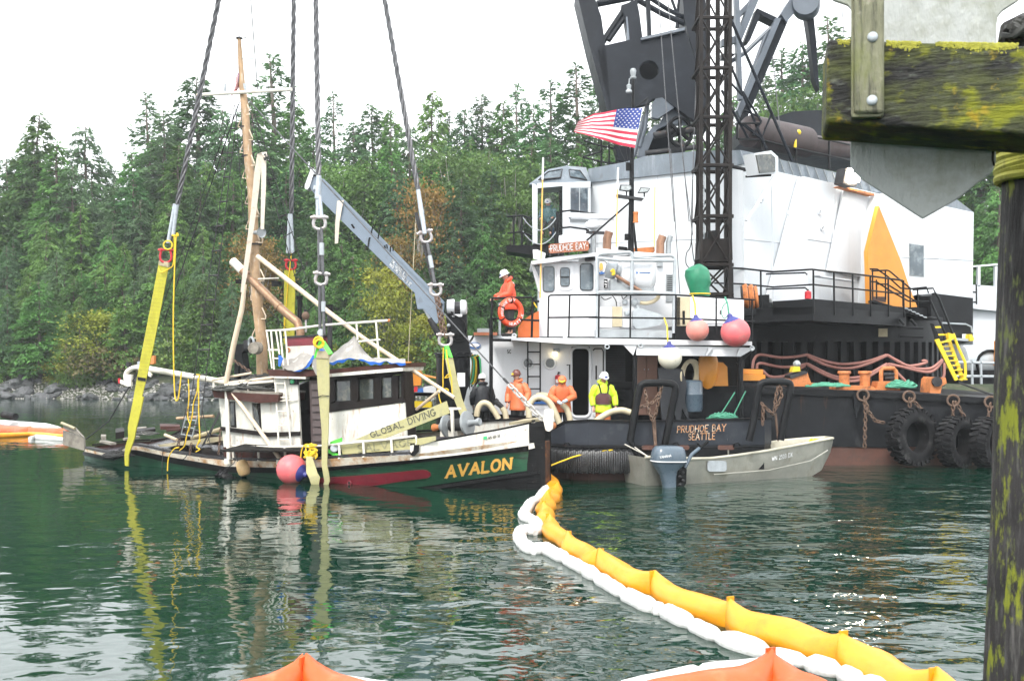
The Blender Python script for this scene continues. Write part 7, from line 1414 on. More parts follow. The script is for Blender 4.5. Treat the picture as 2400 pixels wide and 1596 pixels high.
# man in lime with a brown work vest
def vest(t, loc, U):
    mb = MB(); vs = []; n = 12
    for z in (.94, 1.0, 1.1, 1.2, 1.26):
        k = {.94: .9, 1.0: 1, 1.1: 1.02, 1.2: .9, 1.26: .6}[z]
        for j in range(n + 1): a = R(20 + 140 * j / n); vs.append(U(.245 * k * math.cos(a), .225 * math.sin(a) * (1.0 + .08 * math.sin(j)), z))
    mb.add(vs, [(i * (n + 1) + j, i * (n + 1) + j + 1, (i + 1) * (n + 1) + j + 1, (i + 1) * (n + 1) + j) for i in range(4) for j in range(n)]); loc(mb, 'work_vest', 'vest_brown')
    for sd in (-1, 1): loc(MB().ribbon([U(sd * .09, .205, 1.24), U(sd * .12, .17, 1.4), U(sd * .13, .0, 1.5)], V((.04, 0, 0)), .012), 'vest_strap', 'jet')
person('person in lime rain jacket, brown work vest and white hard hat on the tender stern', feet(1413, 30.7, DZ), FACE + R(6), 1.86, {1: ((.31, .0, 1.16), (.29, .1, .9)), -1: ((-.32, .02, 1.16), (-.33, .12, .9))}, .05, (.25, .35), 'jacket_lime', 'trousers_orange', 'hat_white', False, None, False, vest)
# man in a red survival jacket on the wing platform, in profile
def belt(t, loc, U):
    loc(MB().tube([U(.25 * math.cos(a), .185 * math.sin(a), 1.03) for a in [2 * math.pi * i / 20 for i in range(20)]], .022, 6, closed=True), 'belt', 'jet')
    for sd in (-1, 1): loc(MB().ribbon([U(sd * .13, -.13, 1.42), U(sd * .22, -.08, 1.46), U(sd * .28, .06, 1.38)], V((.0, .03, .03)), .012), 'reflective_tape', 'reflect')
person('person in red survival jacket and white hard hat leaning on the black railing', feet(1196, 32.0, zof(788, 32.0)), R(90) + R(18), 1.95, {1: ((.27, .16, 1.14), (.2, .38, 1.06)), -1: ((-.27, .14, 1.14), (-.2, .38, 1.06))}, .12, (0, .45), 'jacket_red', 'trousers_black', 'hat_white', False, None, False, belt)
# hand of a man at work behind the deckhouse of the sinking boat
p = B(1.0)(*z3(1370, 690)); person('person in dark clothes almost hidden behind the sinking boat deckhouse, one hand showing', V((p.x + .75, p.y + .2, p.z - 1.25)), FACE - R(40), 1.75, {-1: ((-.4, .05, 1.25), (-.62, .12, 1.12)), 1: ((.3, .0, 1.15), (.28, .1, .9))}, .1, (0, .2), 'jacket_black', 'trousers_black', 'hat_white')
# -- crane barge
brg = thing('crane_barge', 'black steel crane barge with rusty waterline and tyre fenders', 'barge', (14, 40, 0))
BF = FY(33.6)
def btop(sx): return interp(sx, [(1380, 893), (1690, 905), (1945, 914), (2106, 921), (2330, 934), (2700, 952)])
bx = [1380, 1500, 1650, 1800, 1950, 2106, 2250, 2400, 2700]
mb = MB(); mr = MB(); rub = MB()
for a, b in zip(bx, bx[1:]):
    mb.prism([BF(a, btop(a)), BF(b, btop(b)), BF(b, 1050), BF(a, 1046)], V((0, 26, 0)))
    mr.prism([BF(a, 1046.3, .04), BF(b, 1050.3, .04), BF(b, 1180, .04), BF(a, 1180, .04)], V((0, 25, 0)))
    rub.prism([BF(a, btop(a) - 1, -.12), BF(b, btop(b) - 1, -.12), BF(b, btop(b) + 15, -.12), BF(a, btop(a) + 13, -.12)], V((0, .14, 0)))
mb.obj('hull', 'barge_black', brg, ang=50); mr.obj('boot_top', 'barge_red', brg); rub.obj('rubbing_band', 'black', brg)
plate(brg, 'deck_plate', 'steel', FY(33.7), [(1380, 892), (2700, 950), (2700, 953), (1380, 895)], 25)
for x in (1020,): plate(brg, 'hull_rib', 'barge_black', BF, zz(z7, (1000, 910), (1045, 912), (1045, 990), (1020, 1080), (1002, 990)), .1, -.2)
# tyres and their chains
TYG = 'tyre fenders of the barge'
for (c, Rr, w, axs, lb) in (((1395, 1207), .87, .48, (.5, -1, .04), 'largest tyre fender on the barge side, next to the skiff bow'), ((1690, 1240), .77, .5, (.72, -1, .0), 'middle tyre fender on the barge side, half in the water'), ((1905, 1245), .77, .5, (.85, -1, 0), 'tyre fender on the barge side next to the mossy pile')):
    cc = FY(33.0)(*z7(*c)); tyre('tyre', lb, cc, axs, Rr, w, 26, None, 'rubber')
def chain_thing(label, pl, z, pts, link=.16, r=.024, m='chain_rust'): return tag(MB().chain([pl(*z(*p)) for p in pts], link, r).obj('chain', m), label, 'chain')
CB = FY(33.3)
for c in ((1062, 930), (1370, 940), (1665, 965), (1915, 975)): MB().torus(CB(*z7(*c)), (.3, 1, 0), .17, .035, 16, 6).obj('chain_ring', 'chain_rust', brg)
chain_thing('rusty chain hanging straight down the barge side beside the skiff bow', CB, z7, ((1072, 940), (1080, 1050), (1076, 1160), (1074, 1280)))
chain_thing('rusty chain looping from the ring to the largest tyre', CB, z7, ((1075, 960), (1100, 1040), (1145, 1100), (1205, 1115)))
chain_thing('pale chain holding the largest tyre', CB, z7, ((1372, 945), (1375, 1010))); chain_thing('chain running back from the largest tyre ring', CB, z7, ((1385, 950), (1430, 1000), (1470, 1040)))
chain_thing('pale chain holding the middle tyre', CB, z7, ((1665, 970), (1664, 1030), (1662, 1090))); chain_thing('rusty chain slanting towards the tyre next to the pile', CB, z7, ((1680, 970), (1720, 1040), (1770, 1130)))
chain_thing('rusty chain holding the tyre next to the pile', CB, z7, ((1915, 980), (1905, 1040), (1895, 1100)))
# deck gear
def bt(z, pts, m, name, Y, th, par): return plate(par, name, m, FY(Y), zz(z, *pts), th)
bi = thing('mooring_bitts', 'pair of rusty orange capped bitts at the barge edge', 'bitts', FY(34.2)(*z7(1020, 890)))
bt(z7, ((885, 880), (920, 866), (1130, 870), (1160, 895), (885, 895)), 'orange_rusty', 'base', 34.2, .8, bi)
for x in (937, 1075): p = FY(34.6)(*z7(x, 875)); MB().lathe(p, (0, 0, 1), [(.165, 0), (.165, .42), (.21, .43), (.22, .48), (.2, .52)], 20).obj('bollard', 'orange_rusty', bi)
fl_ = thing('fairlead', 'orange steel fairlead with loop frame on the barge edge', 'fairlead', FY(34.2)(*z7(1235, 895)))
bt(z7, ((1150, 895), (1165, 840), (1300, 838), (1312, 898)), 'orange_rusty', 'base', 34.2, .6, fl_); pipe(fl_, 'loop', 'orange_rusty', [FY(34.4)(*z7(*p)) for p in ((1182, 838), (1184, 765), (1196, 750), (1268, 750), (1282, 768), (1284, 835))], .07, 8)
for k in range(2): pipe(fl_, 'roller', 'steel', [FY(34.4)(*z7(1200 + k * 10, 790 + k * 25)), FY(34.4)(*z7(1270, 790 + k * 25))], .05, 8)
o1 = thing('roller_box', 'orange roller box at the foot of the yellow ladder', 'roller box', FY(34.3)(*z7(1560, 915))); bt(z7, ((1508, 915), (1515, 825), (1530, 808), (1615, 812), (1622, 850), (1590, 870), (1580, 918)), 'orange_rusty', 'case', 34.3, .8, o1); MB().lathe(FY(34.2)(*z7(1560, 840)), (0, 1, 0), [(.16, 0), (.16, .1)], 14).obj('roller', 'steel', o1)
o2 = thing('chain_stopper', 'orange deck fitting with lashed yellow gear on the barge edge', 'deck gear', FY(34.3)(*z7(650, 870))); bt(z7, ((560, 870), (575, 820), (660, 770), (690, 770), (700, 805), (725, 872)), 'orange_rusty', 'case', 34.3, .7, o2); bt(z7, ((575, 800), (660, 768), (692, 770), (690, 785), (580, 822)), 'steel', 'lid', 34.25, .7, o2); bt(z7, ((590, 775), (600, 740), (640, 738), (645, 770)), 'yellow_paint', 'bundle', 34.3, .4, o2); MB().ball(FY(34.4)(*z7(620, 722)), .13, 10).obj('light_dome', 'lens', o2); bt(z7, ((728, 850), (745, 848), (785, 878), (730, 876)), 'orange_rusty', 'shoe', 34.3, .4, o2)
o3 = thing('battery_box', 'flat orange steel box beside the tender post', 'box', FY(34.6)(*z7(330, 830))); bt(z7, ((250, 832), (250, 790), (410, 792), (410, 832)), 'orange_paint', 'case', 34.6, .8, o3); bt(z7, ((250, 788), (252, 755), (395, 758), (395, 790)), 'orange_paint', 'lid', 34.8, .6, o3)
heap(FY(34.0)(*z7(1320, 885)), .5, .3, .3, 14, .035, 'rope_green', 'rope_pile', 'green rope piled beside the orange fairlead', 'rope', 11); heap(FY(34.0)(*z7(830, 875)), .7, .3, .15, 10, .03, 'rope_green', 'rope_pile', 'green rope lying beside the capped bitts', 'rope', 12)
# --- the revolving crane
crn = thing('revolving_crane', 'big revolving crane with white machinery house on a black ribbed tub', 'crane', (12.9, 46, 2.3))
DC = V((12.9, 46.0, 0)); DR = 5.35
def cyl(r0, z0, z1, name, m, n=64, r1=None): return MB().lathe(DC + V((0, 0, z0)), (0, 0, 1), [(r0, 0), (r1 or r0, z1 - z0)], n).obj(name, m, crn)
cyl(DR - .5, 2.2, 4.2, 'tub_core', 'jet'); cyl(DR, 4.02, 4.98, 'tub_ring', 'black'); cyl(DR + .06, 3.98, 4.06, 'ring_flange', 'black')
for k in range(34):
    a = math.pi + math.pi * (k + .5) / 34; d = V((math.cos(a), math.sin(a), 0)); tg = V((-d.y, d.x, 0)); MB().obox(DC + d * (DR - .22) + V((0, 0, 3.1)), tg * .11, d * .2, V((0, 0, .92))).obj('tub_rib', 'black', crn)
plate(crn, 'maker_plate', 'wood_pale', FY(40.5), rect(z16, 1214, 874, 1294, 948), .03)
# hoses festooned on the tub
hp = FY(40.35)
for i, pts in enumerate((((90, 1230), (105, 1150), (160, 1108), (320, 1132), (460, 1128), (580, 1108)), ((580, 1108), (720, 1160), (860, 1190), (1000, 1186), (1140, 1160), (1285, 1110)), ((580, 1120), (720, 1190), (860, 1226), (1000, 1222), (1140, 1180), (1285, 1115)), ((1285, 1110), (1380, 1160), (1470, 1205), (1560, 1200), (1640, 1175), (1625, 1162), (1600, 1165)), ((1295, 1112), (1400, 1175), (1520, 1225), (1620, 1235), (1700, 1220), (1785, 1150)), ((1300, 1190), (1420, 1215), (1560, 1250), (1660, 1262), (1730, 1230), (1785, 1160)), ((130, 1232), (135, 1195), (180, 1185), (320, 1215), (450, 1215), (580, 1188)), ((580, 1188), (700, 1250), (820, 1300), (960, 1315), (1100, 1290), (1290, 1188)), ((580, 1195), (700, 1270), (840, 1325), (970, 1345), (1110, 1310), (1290, 1195)), ((1290, 1190), (1370, 1260), (1440, 1330), (1480, 1368)), ((1800, 1180), (1800, 1250), (1790, 1310), (1740, 1340)), ((180, 1250), (240, 1300), (330, 1305), (420, 1280), (560, 1205)))):
    tag(MB().tube(spline([hp(*z16(*p)) for p in pts], 6), .055, 8).obj('festoon_hose', 'hose_pink'), 'pinkish brown hose festooned in loops across the black crane tub', 'hose', 'hoses festooned on the crane tub')
# lower frame / walkway fascia
HLf = FY(38.6)
CN = V(((1745 - CX) / FPX * 39.0, 39.0, 0)); dl_ = V((-.866, .5, 0)); dr_ = V((.766, .643, 0))
HL = Plane(CN, (.5, .866, 0)); HRt = Plane(CN, (-.643, .766, 0))
def pn(pl): return pl.n if pl.n.y > 0 else -pl.n
WK = LINE(1811, 38.2, 2122, 41.0); WL = LINE(1740, 38.9, 1906, 37.6); WR = LINE(1906, 37.6, 2122, 40.2)
plate(crn, 'walkway_fascia', 'black', WL, zz(z16, (270, 632), (632, 610), (632, 748), (270, 748)), .3); plate(crn, 'walkway_fascia', 'black', WR, zz(z16, (632, 610), (1445, 684), (1445, 782), (632, 748)), .3)
plate(crn, 'walkway_fascia', 'black', FY(39.2), zz(z16, (-260, 600), (240, 572), (242, 640), (268, 645), (268, 752), (-260, 760)), .6)
MB().prism([WL(*z16(270, 690)), WL(*z16(632, 680)), WR(*z16(1445, 735)), V((19, 50, 5.0)), V((4, 50, 5.0))], V((0, 0, -.5))).obj('turntable_frame', 'black', crn)
for a in ((1395, 790, 1440, 840), (1500, 795, 1545, 845)): pipe(crn, 'frame_brace', 'black', [FY(40)(*z16(a[0], a[1])), FY(40)(*z16(a[2], a[3]))], .05, 6)
for y in (868, 948): pipe(crn, 'frame_rail', 'black', [FY(40.2)(*z16(1400, y - 4)), FY(40.2)(*z16(1610, y + 4))], .05, 6)
# walkway railing
def rail3(pts, name, par, m, r, z): pipe(par, name, m, [pl(*z(x, y)) for pl, x, y in pts], r, 6)
rail3([(FY(39), -250, 330), (FY(39), 0, 340), (WL, 265, 370), (WL, 620, 348), (WR, 1135, 406), (WR, 1425, 446)], 'walkway_rail', crn, 'black', .035, z16); rail3([(FY(39), -250, 470), (FY(39), 0, 478), (WL, 270, 505), (WL, 630, 483), (WR, 1135, 536), (WR, 1440, 568)], 'walkway_rail', crn, 'black', .03, z16)
for pl, x, y0, y1 in ((FY(39), 163, 358, 700), (FY(39), -90, 335, 620), (WL, 632, 348, 745), (WR, 815, 372, 755), (WR, 982, 392, 762), (WR, 1140, 406, 768), (WR, 1300, 428, 770), (WR, 1436, 446, 778)): pipe(crn, 'rail_post', 'black', [pl(*z16(x, y0)), pl(*z16(x + 4, y1))], .036, 6)
for y in (378, 512): pipe(crn, 'grab_rail', 'black', [WL(*z16(210, y + 12), .6), WL(*z16(560, y), .6), WL(*z16(578, y + 18), .6)], .03, 6)
ex = thing('fire_extinguisher', 'red fire extinguisher on the crane walkway beside the white house', 'extinguisher', WL(*z16(585, 610), .3)); MB().tube([WL(*z16(585, 610), .3), WL(*z16(585, 550), .3), WL(*z16(585, 538), .3)], [.12, .12, .04], 12).obj('cylinder', 'red_paint', ex); pipe(ex, 'valve', 'jet', [WL(*z16(584, 540), .3), WL(*z16(584, 525), .3)], .03, 6)
# steps with rails from the walkway down to the yellow ladder
SP = FY(40.8)
for pts in (((1135, 345), (1200, 345), (1300, 415), (1410, 515), (1500, 522)), ((1150, 362), (1290, 356), (1310, 362), (1500, 520)), ((1140, 455), (1200, 462), (1330, 545), (1480, 630), (1680, 640)), ((1200, 478), (1290, 480), (1420, 560), (1560, 640), (1680, 632)), ((1500, 522), (1640, 506), (1660, 560)), ((1520, 530), (1700, 515), (1720, 560))): pipe(crn, 'stair_rail', 'black', [SP(*z16(*p)) for p in pts], .032, 6)
for x, y0, y1 in ((1160, 345, 620), (1195, 440, 610), (1275, 358, 620), (1430, 450, 680), (1495, 520, 750), (1562, 525, 690)): pipe(crn, 'stair_post', 'black', [SP(*z16(x, y0)), SP(*z16(x + 2, y1))], .03, 6)
MB().prism([SP(*z16(*p)) for p in ((1165, 620), (1660, 770), (1740, 790), (1740, 800), (1640, 790), (1165, 640))], V((0, .8, 0))).obj('stair_ramp', 'black', crn)
for k in range(6): MB().prism([SP(*z16(1440 + k * 34, 688 + k * 16), -.05), SP(*z16(1470 + k * 34, 690 + k * 16), -.05), SP(*z16(1480 + k * 34, 700 + k * 16), -.05), SP(*z16(1450 + k * 34, 698 + k * 16), -.05)], V((0, .7, 0))).obj('stair_tread', 'zinc', crn)
# --- machinery house walls (several set-back panels), orange panel, counterweight
def hw(name, m, pl, pts, th=.25, off=0.0, par=None): return plate(par or crn, name, m, pl, pts, th, off)
hw('house_wall', 'housewhite', HL, [z5(800, 260), z8(1330, 1162), z16(0, 640), z16(-260, 640), (1380, 760), (1379, 430)], .3)
hw('house_corner', 'housewhite', HRt, [z8(1330, 1162), z8(1345, 1160), z8(1780, 1262), (1890, 716), z16(30, 645), (1745, 712)], .3)
hw('house_wall', 'housewhite', HRt, [(1885, 414), z9(585, 1272), z9(540, 1568), z16(1120, 195), z16(1135, 660), z16(580, 610), z16(265, 640), (1808, 700)], .3, -.35)
hw('house_panel', 'housewhite', HRt, [z9(360, 1240), z9(590, 1300), z9(535, 1568), z16(1118, 200), z16(1132, 420), z16(760, 370), z16(835, 0), z9(300, 1560)], .08, -.5)
hw('panel_ledge', 'housewhite', HRt, [z16(690, 402), z16(1000, 442), z16(1010, 456), z16(700, 414)], .3, -.9)
hw('panel_capping', 'orange_rusty', HRt, [z9(330, 1228), z9(345, 1220), z9(560, 1272), z9(558, 1286)], .3, -.82)
OPn = LINE(2030, 41.2, 2160, 43.0)
hw('orange_side', 'orange_paint', OPn, [z9(588, 1352), z9(675, 1568), z16(1420, 290), z16(1480, 480), z16(1560, 684), z16(1285, 685), z16(1135, 660), z16(1120, 190)], .2)
hw('orange_doorway', 'barge_red', OPn, [z16(1165, 590), z16(1280, 592), z16(1280, 640), z16(1170, 625)], .02, -.02)
RBk = LINE(2040, 42.0, 2290, 44.5)
hw('rear_house', 'housewhite', RBk, [z9(620, 1268), z9(1210, 1395), z16(2052, 605), z16(1560, 570), z16(1240, 690), z16(1160, 690), z16(1165, 0)], 5.0, .3)
wn2 = hw('rear_window', 'metal_grey', RBk, [z16(1486, 114), z16(1622, 134), z16(1622, 416), z16(1490, 404)], .05, -.02 + .3); hw('pane', 'glass_blue', RBk, [z16(1494, 122), z16(1614, 140), z16(1614, 406), z16(1497, 396)], .02, .265, wn2)
hw('counterweight', 'black', RBk, [z16(1672, 585), z16(1720, 562), z16(2056, 603), z16(2055, 985), z16(1960, 1012), z16(1700, 980)], 4.0, -.3); hw('counterweight', 'black', RBk, [z16(1450, 690), z16(1672, 690), z16(1700, 840), z16(1480, 800)], 3.0, -.1)
plate(crn, 'tail_notice', 'ink_white', RBk, rect(z16, 1962, 924, 1996, 965), .02, -.35); pipe(crn, 'tail_rail', 'zinc', [RBk(*z16(*p), -.45) for p in ((1780, 826), (1990, 836), (2040, 860), (2048, 910))], .035, 6)
plate(crn, 'tail_beam', 'zinc', RBk, zz(z16, (1900, 958), (2040, 968), (2040, 990), (1900, 980)), .3, -.5); plate(crn, 'tail_lug', 'yellow_paint', RBk, zz(z16, (2022, 930), (2045, 925), (2065, 965), (2060, 985), (2025, 985)), .3, -.55)
for pl, x0, y0, x1, y1, off in ((HRt, 1808, 420, 1812, 700, -.36), (HRt, 1893, 440, 1893, 700, -.36), (HRt, 1955, 455, 1950, 700, -.36), (HL, 1450, 425, 1452, 700, -.01), (HL, 1540, 412, 1542, 700, -.01), (HL, 1620, 402, 1622, 690, -.01), (RBk, 2110, 520, 2112, 690, .29), (RBk, 2200, 510, 2202, 695, .29)):
    MB().tube([pl(x0, y0, off), pl(x1, y1, off)], .02, 5).obj('weld_seam', 'housewhite', crn)
for pl, x0, y0, x1, y1, off in ((HRt, 1745, 560, 1885, 575, -.01), (HRt, 1890, 560, 2030, 580, -.36), (HL, 1385, 570, 1640, 560, -.01), (RBk, 2070, 600, 2280, 610, .29)): MB().tube([pl(x0, y0, off), pl(x1, y1, off)], .018, 5).obj('weld_seam', 'housewhite', crn)
for x, y in ((1785, 470), (1850, 500), (1922, 498), (1928, 535)): MB().torus(HRt(x, y, -.4), HRt.n, .09, .025, 12, 5).obj('pad_eye', 'housewhite', crn)
# roof edges
hw('roof_edge', 'roof_grey', HL, [z8(235, 1195), z8(480, 1150), z8(640, 1105), z8(1000, 1068), z8(1312, 1062), z8(1340, 1160), z8(1000, 1210), z8(250, 1290)], 1.0, -.12)
hw('roof_edge', 'roof_grey', HRt, [z8(1316, 1062), z8(1420, 1085), z8(1570, 1120), z9(140, 1110), z9(350, 1150), z9(1100, 1310), z9(1212, 1395), z9(1000, 1355), z9(600, 1268), z9(330, 1225), z8(1600, 1240), z8(1345, 1160)], .8, .1)
for k in range(11):
    x0 = 1590 + k * 62; y0 = 1125 + k * 15
    pl = HRt; MB().tube([pl(*z8(x0, y0), .05), pl(*z8(x0 + 40, y0 + 112), .02)], .025, 5).obj('roof_seam', 'metal_grey', crn)
MB().prism([HL(*z8(250, 1195), .8), HL(*z8(1312, 1066), .8), HRt(*z9(1100, 1312), .8), V((24, 58, 10.2)), V((2, 56, 10.2))], V((0, 0, -.3))).obj('roof_deck', 'roof_grey', crn)
# reflector box and brace at the corner
hw('reflector_box', 'housewhite', HRt, [z8(1412, 1085), z8(1530, 1065), z8(1580, 1110), z8(1580, 1225), z8(1440, 1235)], .5, -1.2); hw('reflector_glass', 'glass', HRt, [z8(1425, 1095), z8(1530, 1088), z8(1560, 1115), z8(1560, 1215), z8(1450, 1225)], .04, -1.25)
MB().prism([HRt(*z8(*p), -1.2) for p in ((1550, 1240), (1585, 1238), (1365, 1560), (1350, 1555))], V((0, .2, 0))).obj('reflector_brace', 'housewhite', crn); pipe(crn, 'reflector_arm', 'jet', [HRt(*z8(1350, 1250), -.6), HRt(*z8(1530, 1240), -1.1)], .04, 6)
# floodlight burning on the roof
fl2 = thing('floodlight', 'lit floodlight on the orange capped edge of the crane house', 'lamp', HRt(*z9(400, 1215), -1.0)); hw('housing', 'steel', HRt, [z9(352, 1205), z9(372, 1105), z9(400, 1100), z9(455, 1130), z9(440, 1225), z9(420, 1228)], .4, -1.2, fl2); hw('lens', 'flood_glow', HRt, [z9(384, 1185), z9(396, 1104), z9(445, 1118), z9(468, 1155), z9(460, 1195), z9(405, 1202)], .04, -1.25, fl2)  # glowing lens reaches past the housing, its shape imitating the lamp's glare
# operator cab with glass and hipped roof
CF = LINE(1245, 41.5, 1320, 41.2); CS = HL.off(-.6)
cab = thing('operator_cab', 'white operator cab with big front glass at the end of the crane house', 'cab', FY(41.5)(*z5(500, 780)))
CP_ = FY(41.2)
for pts in (((340, 278), (382, 296), (382, 775), (342, 778)), ((382, 278), (650, 270), (650, 300), (590, 300), (382, 318)), ((588, 300), (650, 300), (650, 780), (588, 775)), ((650, 270), (815, 265), (815, 318), (650, 312)), ((650, 590), (800, 590), (815, 620), (815, 780), (650, 780)), ((797, 312), (815, 312), (815, 600), (797, 596))): plate(cab, 'cab_wall', 'housewhite', CP_, zz(z5, *pts), .15)
gm = bpy.data.materials.new('cab_glass'); gm.use_nodes = True; g_ = gm.node_tree.nodes; gb = g_['Principled BSDF']; gb.inputs['Base Color'].default_value = (.05, .06, .06, 1); gb.inputs['Roughness'].default_value = .02; gb.inputs['Alpha'].default_value = .12; MAT['cab_glass'] = gm
plate(cab, 'front_glass', 'cab_glass', CP_, round_poly(z5, 380, 300, 592, 778, 20), .02, .05)
sw = plate(cab, 'side_window', 'metal_grey', CP_, rect(z5, 648, 310, 798, 592), .04, -.03); plate(sw, 'pane', 'glass_blue', CP_, rect(z5, 655, 318, 722, 518), .03, -.04); plate(sw, 'pane', 'glass_blue', CP_, rect(z5, 730, 318, 792, 522), .03, -.04); plate(sw, 'sill', 'housewhite', CP_, zz(z5, (640, 520), (800, 528), (800, 560), (640, 555)), .2, -.2)
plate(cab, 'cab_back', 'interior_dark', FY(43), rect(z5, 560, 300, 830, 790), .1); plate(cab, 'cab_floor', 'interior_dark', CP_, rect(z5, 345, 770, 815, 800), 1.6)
rf = [CP_(*z5(310, 288)), CP_(*z5(820, 272)), V((CP_(*z5(820, 272)).x + .3, 43.4, CP_(*z5(820, 272)).z)), V((CP_(*z5(310, 288)).x + .3, 43.4, CP_(*z5(310, 288)).z))]; tpz = [FY(41.9)(*z5(470, 165)), FY(41.9)(*z5(620, 135)), FY(42.8)(*z5(780, 150)), FY(42.8)(*z5(560, 160))]
MB().add(rf + tpz, [(0, 1, 5, 4), (1, 2, 6, 5), (2, 3, 7, 6), (3, 0, 4, 7), (4, 5, 6, 7), (3, 2, 1, 0)]).obj('cab_roof', 'roof_grey', cab, smooth=False)
for q in (((390, 250), (470, 185), (585, 165), (570, 232)), ((640, 170), (730, 175), (785, 250), (650, 225))):
    w = MB().add([CP_(*z5(*p), .1 + (260 - p[1]) / 100 * .62 - .12) for p in q], [(0, 1, 2, 3)]).obj('skylight', 'glass_blue', cab); MB().tube([CP_(*z5(*p), .1 + (260 - p[1]) / 100 * .62 - .13) for p in q], .03, 5, closed=True).obj('skylight_frame', 'steel', w)
plate(crn, 'cab_platform', 'black', FY(40.8), zz(z5, (130, 782), (560, 790), (600, 800), (600, 868), (320, 860), (125, 832)), 1.6)
for pts in (((135, 552), (262, 542), (340, 570)), ((135, 686), (250, 676), (340, 712)), ((560, 512), (650, 500), (860, 530)), ((555, 645), (650, 636), (790, 655))): pipe(crn, 'cab_rail', 'black', [FY(40.7)(*z5(*p)) for p in pts], .035, 6)
for x, y0, y1 in ((188, 550, 785), (254, 545, 785), (545, 510, 775), (792, 655, 720)): pipe(crn, 'cab_rail_post', 'black', [FY(40.7)(*z5(x, y0)), FY(40.7)(*z5(x, y1))], .04 if x < 500 else .06, 6)
for y in (585, 700): pipe(crn, 'cab_chain', 'zinc', sag(FY(40.7)(*z5(262, y - 30)), FY(40.7)(*z5(540, y - 30)), .5), .02, 5)
op = person('person in hard hat seated at the controls behind the cab glass', FY(41.9)(*z5(472, 790)) + V((0, 0, -.1)), FACE - R(10), 1.9, {1: ((.28, .05, 1.15), (.25, .32, 1.08)), -1: ((-.28, .05, 1.15), (-.22, .32, 1.1))}, .1, (0, .3), 'overall_teal', 'trousers_black', 'hat_white', seated=True)
st2 = thing('control_stand', 'green seat and control stand in the crane cab', 'controls', FY(41.8)(*z5(470, 770))); plate(st2, 'seat', 'leaf_light', FY(41.7), zz(z5, (420, 620), (510, 620), (500, 720), (420, 720)), .3); plate(st2, 'control_stand', 'jet', FY(41.5), zz(z5, (515, 560), (560, 560), (570, 770), (520, 770)), .3); plate(st2, 'bin', 'ink_blue', FY(41.6), rect(z5, 505, 640, 535, 715), .3)
# --- boom: dark plated foot with round hole, chords, bracing
BP = Plane(FY(41.0)(1500, 260), (0, .985, -.17))
def bm_(name, m, pts, th=.5, off=0.0): return plate(crn, name, m, BP, zz(z8, *pts), th, off)
# plate with round hole: left, right, top, bottom pieces round a ring of segments
hc_, hr = (667, 497), 68; n = 24; outer = [(300, 335), (610, 265), (920, 200), (965, 330), (1010, 450), (1010, 640), (1005, 860), (955, 835), (760, 690), (700, 700), (640, 740), (520, 760), (390, 800), (345, 580)]
mbp = MB(); cyc = []
def ray_out(a):
    dx, dy = math.cos(a), math.sin(a); best = None
    for p, q in zip(outer, outer[1:] + outer[:1]):
        ex_, ey_ = q[0] - p[0], q[1] - p[1]; den = dx * ey_ - dy * ex_
        if abs(den) < 1e-9: continue
        t_ = ((p[0] - hc_[0]) * ey_ - (p[1] - hc_[1]) * ex_) / den; u_ = ((p[0] - hc_[0]) * dy - (p[1] - hc_[1]) * dx) / den
        if t_ > 0 and -1e-6 <= u_ <= 1 + 1e-6 and (best is None or t_ < best): best = t_
    return (hc_[0] + dx * best, hc_[1] + dy * best)
angs = sorted(set([2 * math.pi * i / n for i in range(n)] + [math.atan2(p[1] - hc_[1], p[0] - hc_[0]) % (2 * math.pi) for p in outer]))
for a, b in zip(angs, angs[1:] + [angs[0] + 2 * math.pi]):
    q = [(hc_[0] + hr * math.cos(a), hc_[1] + hr * math.sin(a)), (hc_[0] + hr * math.cos(b), hc_[1] + hr * math.sin(b)), ray_out(b), ray_out(a)]
    mbp.prism([BP(*z8(*p)) for p in q], BP.n * .25)
mbp.obj('boom_foot_plate', 'boom_dark', crn); plate(crn, 'boom_inner_plate', 'boom_dark', BP, zz(z8, (560, 400), (780, 400), (780, 600), (560, 600)), .1, 1.4)
bm_('boom_chord', 'boom_dark', [(150, -80), (260, -80), (330, 120), (355, 300), (400, 780), (372, 785), (240, 300)], 1.4); bm_('boom_chord', 'boom_dark', [(900, -80), (1060, -80), (1085, 300), (1100, 860), (1000, 860), (1010, 450), (960, 300), (920, 150)], 1.4)
bm_('boom_strut', 'boom_dark', [(470, 40), (580, 0), (600, 100), (620, 260), (520, 290), (495, 130)], .5, .1); bm_('boom_strut', 'boom_dark', [(645, -20), (675, -20), (685, 250), (660, 250)], .3, .1); bm_('boom_strut', 'boom_grey', [(530, 290), (515, 120), (505, 120), (515, 292)], .3, .05)
for pts, r_ in ((((320, 330), (480, 90), (560, 20)), .12), (((380, 290), (540, 60), (600, -10)), .1), (((300, 30), (480, -5), (610, -30)), .14), (((590, 5), (760, 100), (920, 170)), .11), (((660, -20), (800, 70), (920, 130)), .09), (((820, -20), (860, 90), (870, 200)), .06), (((880, -30), (860, 200)), .05)): pipe(crn, 'boom_lacing', 'boom_dark', [BP(*z8(*p), .3) for p in pts], r_, 8)
bm_('boom_ledge', 'boom_grey', [(610, 268), (920, 195), (920, 215), (612, 285)], .4, -.15)
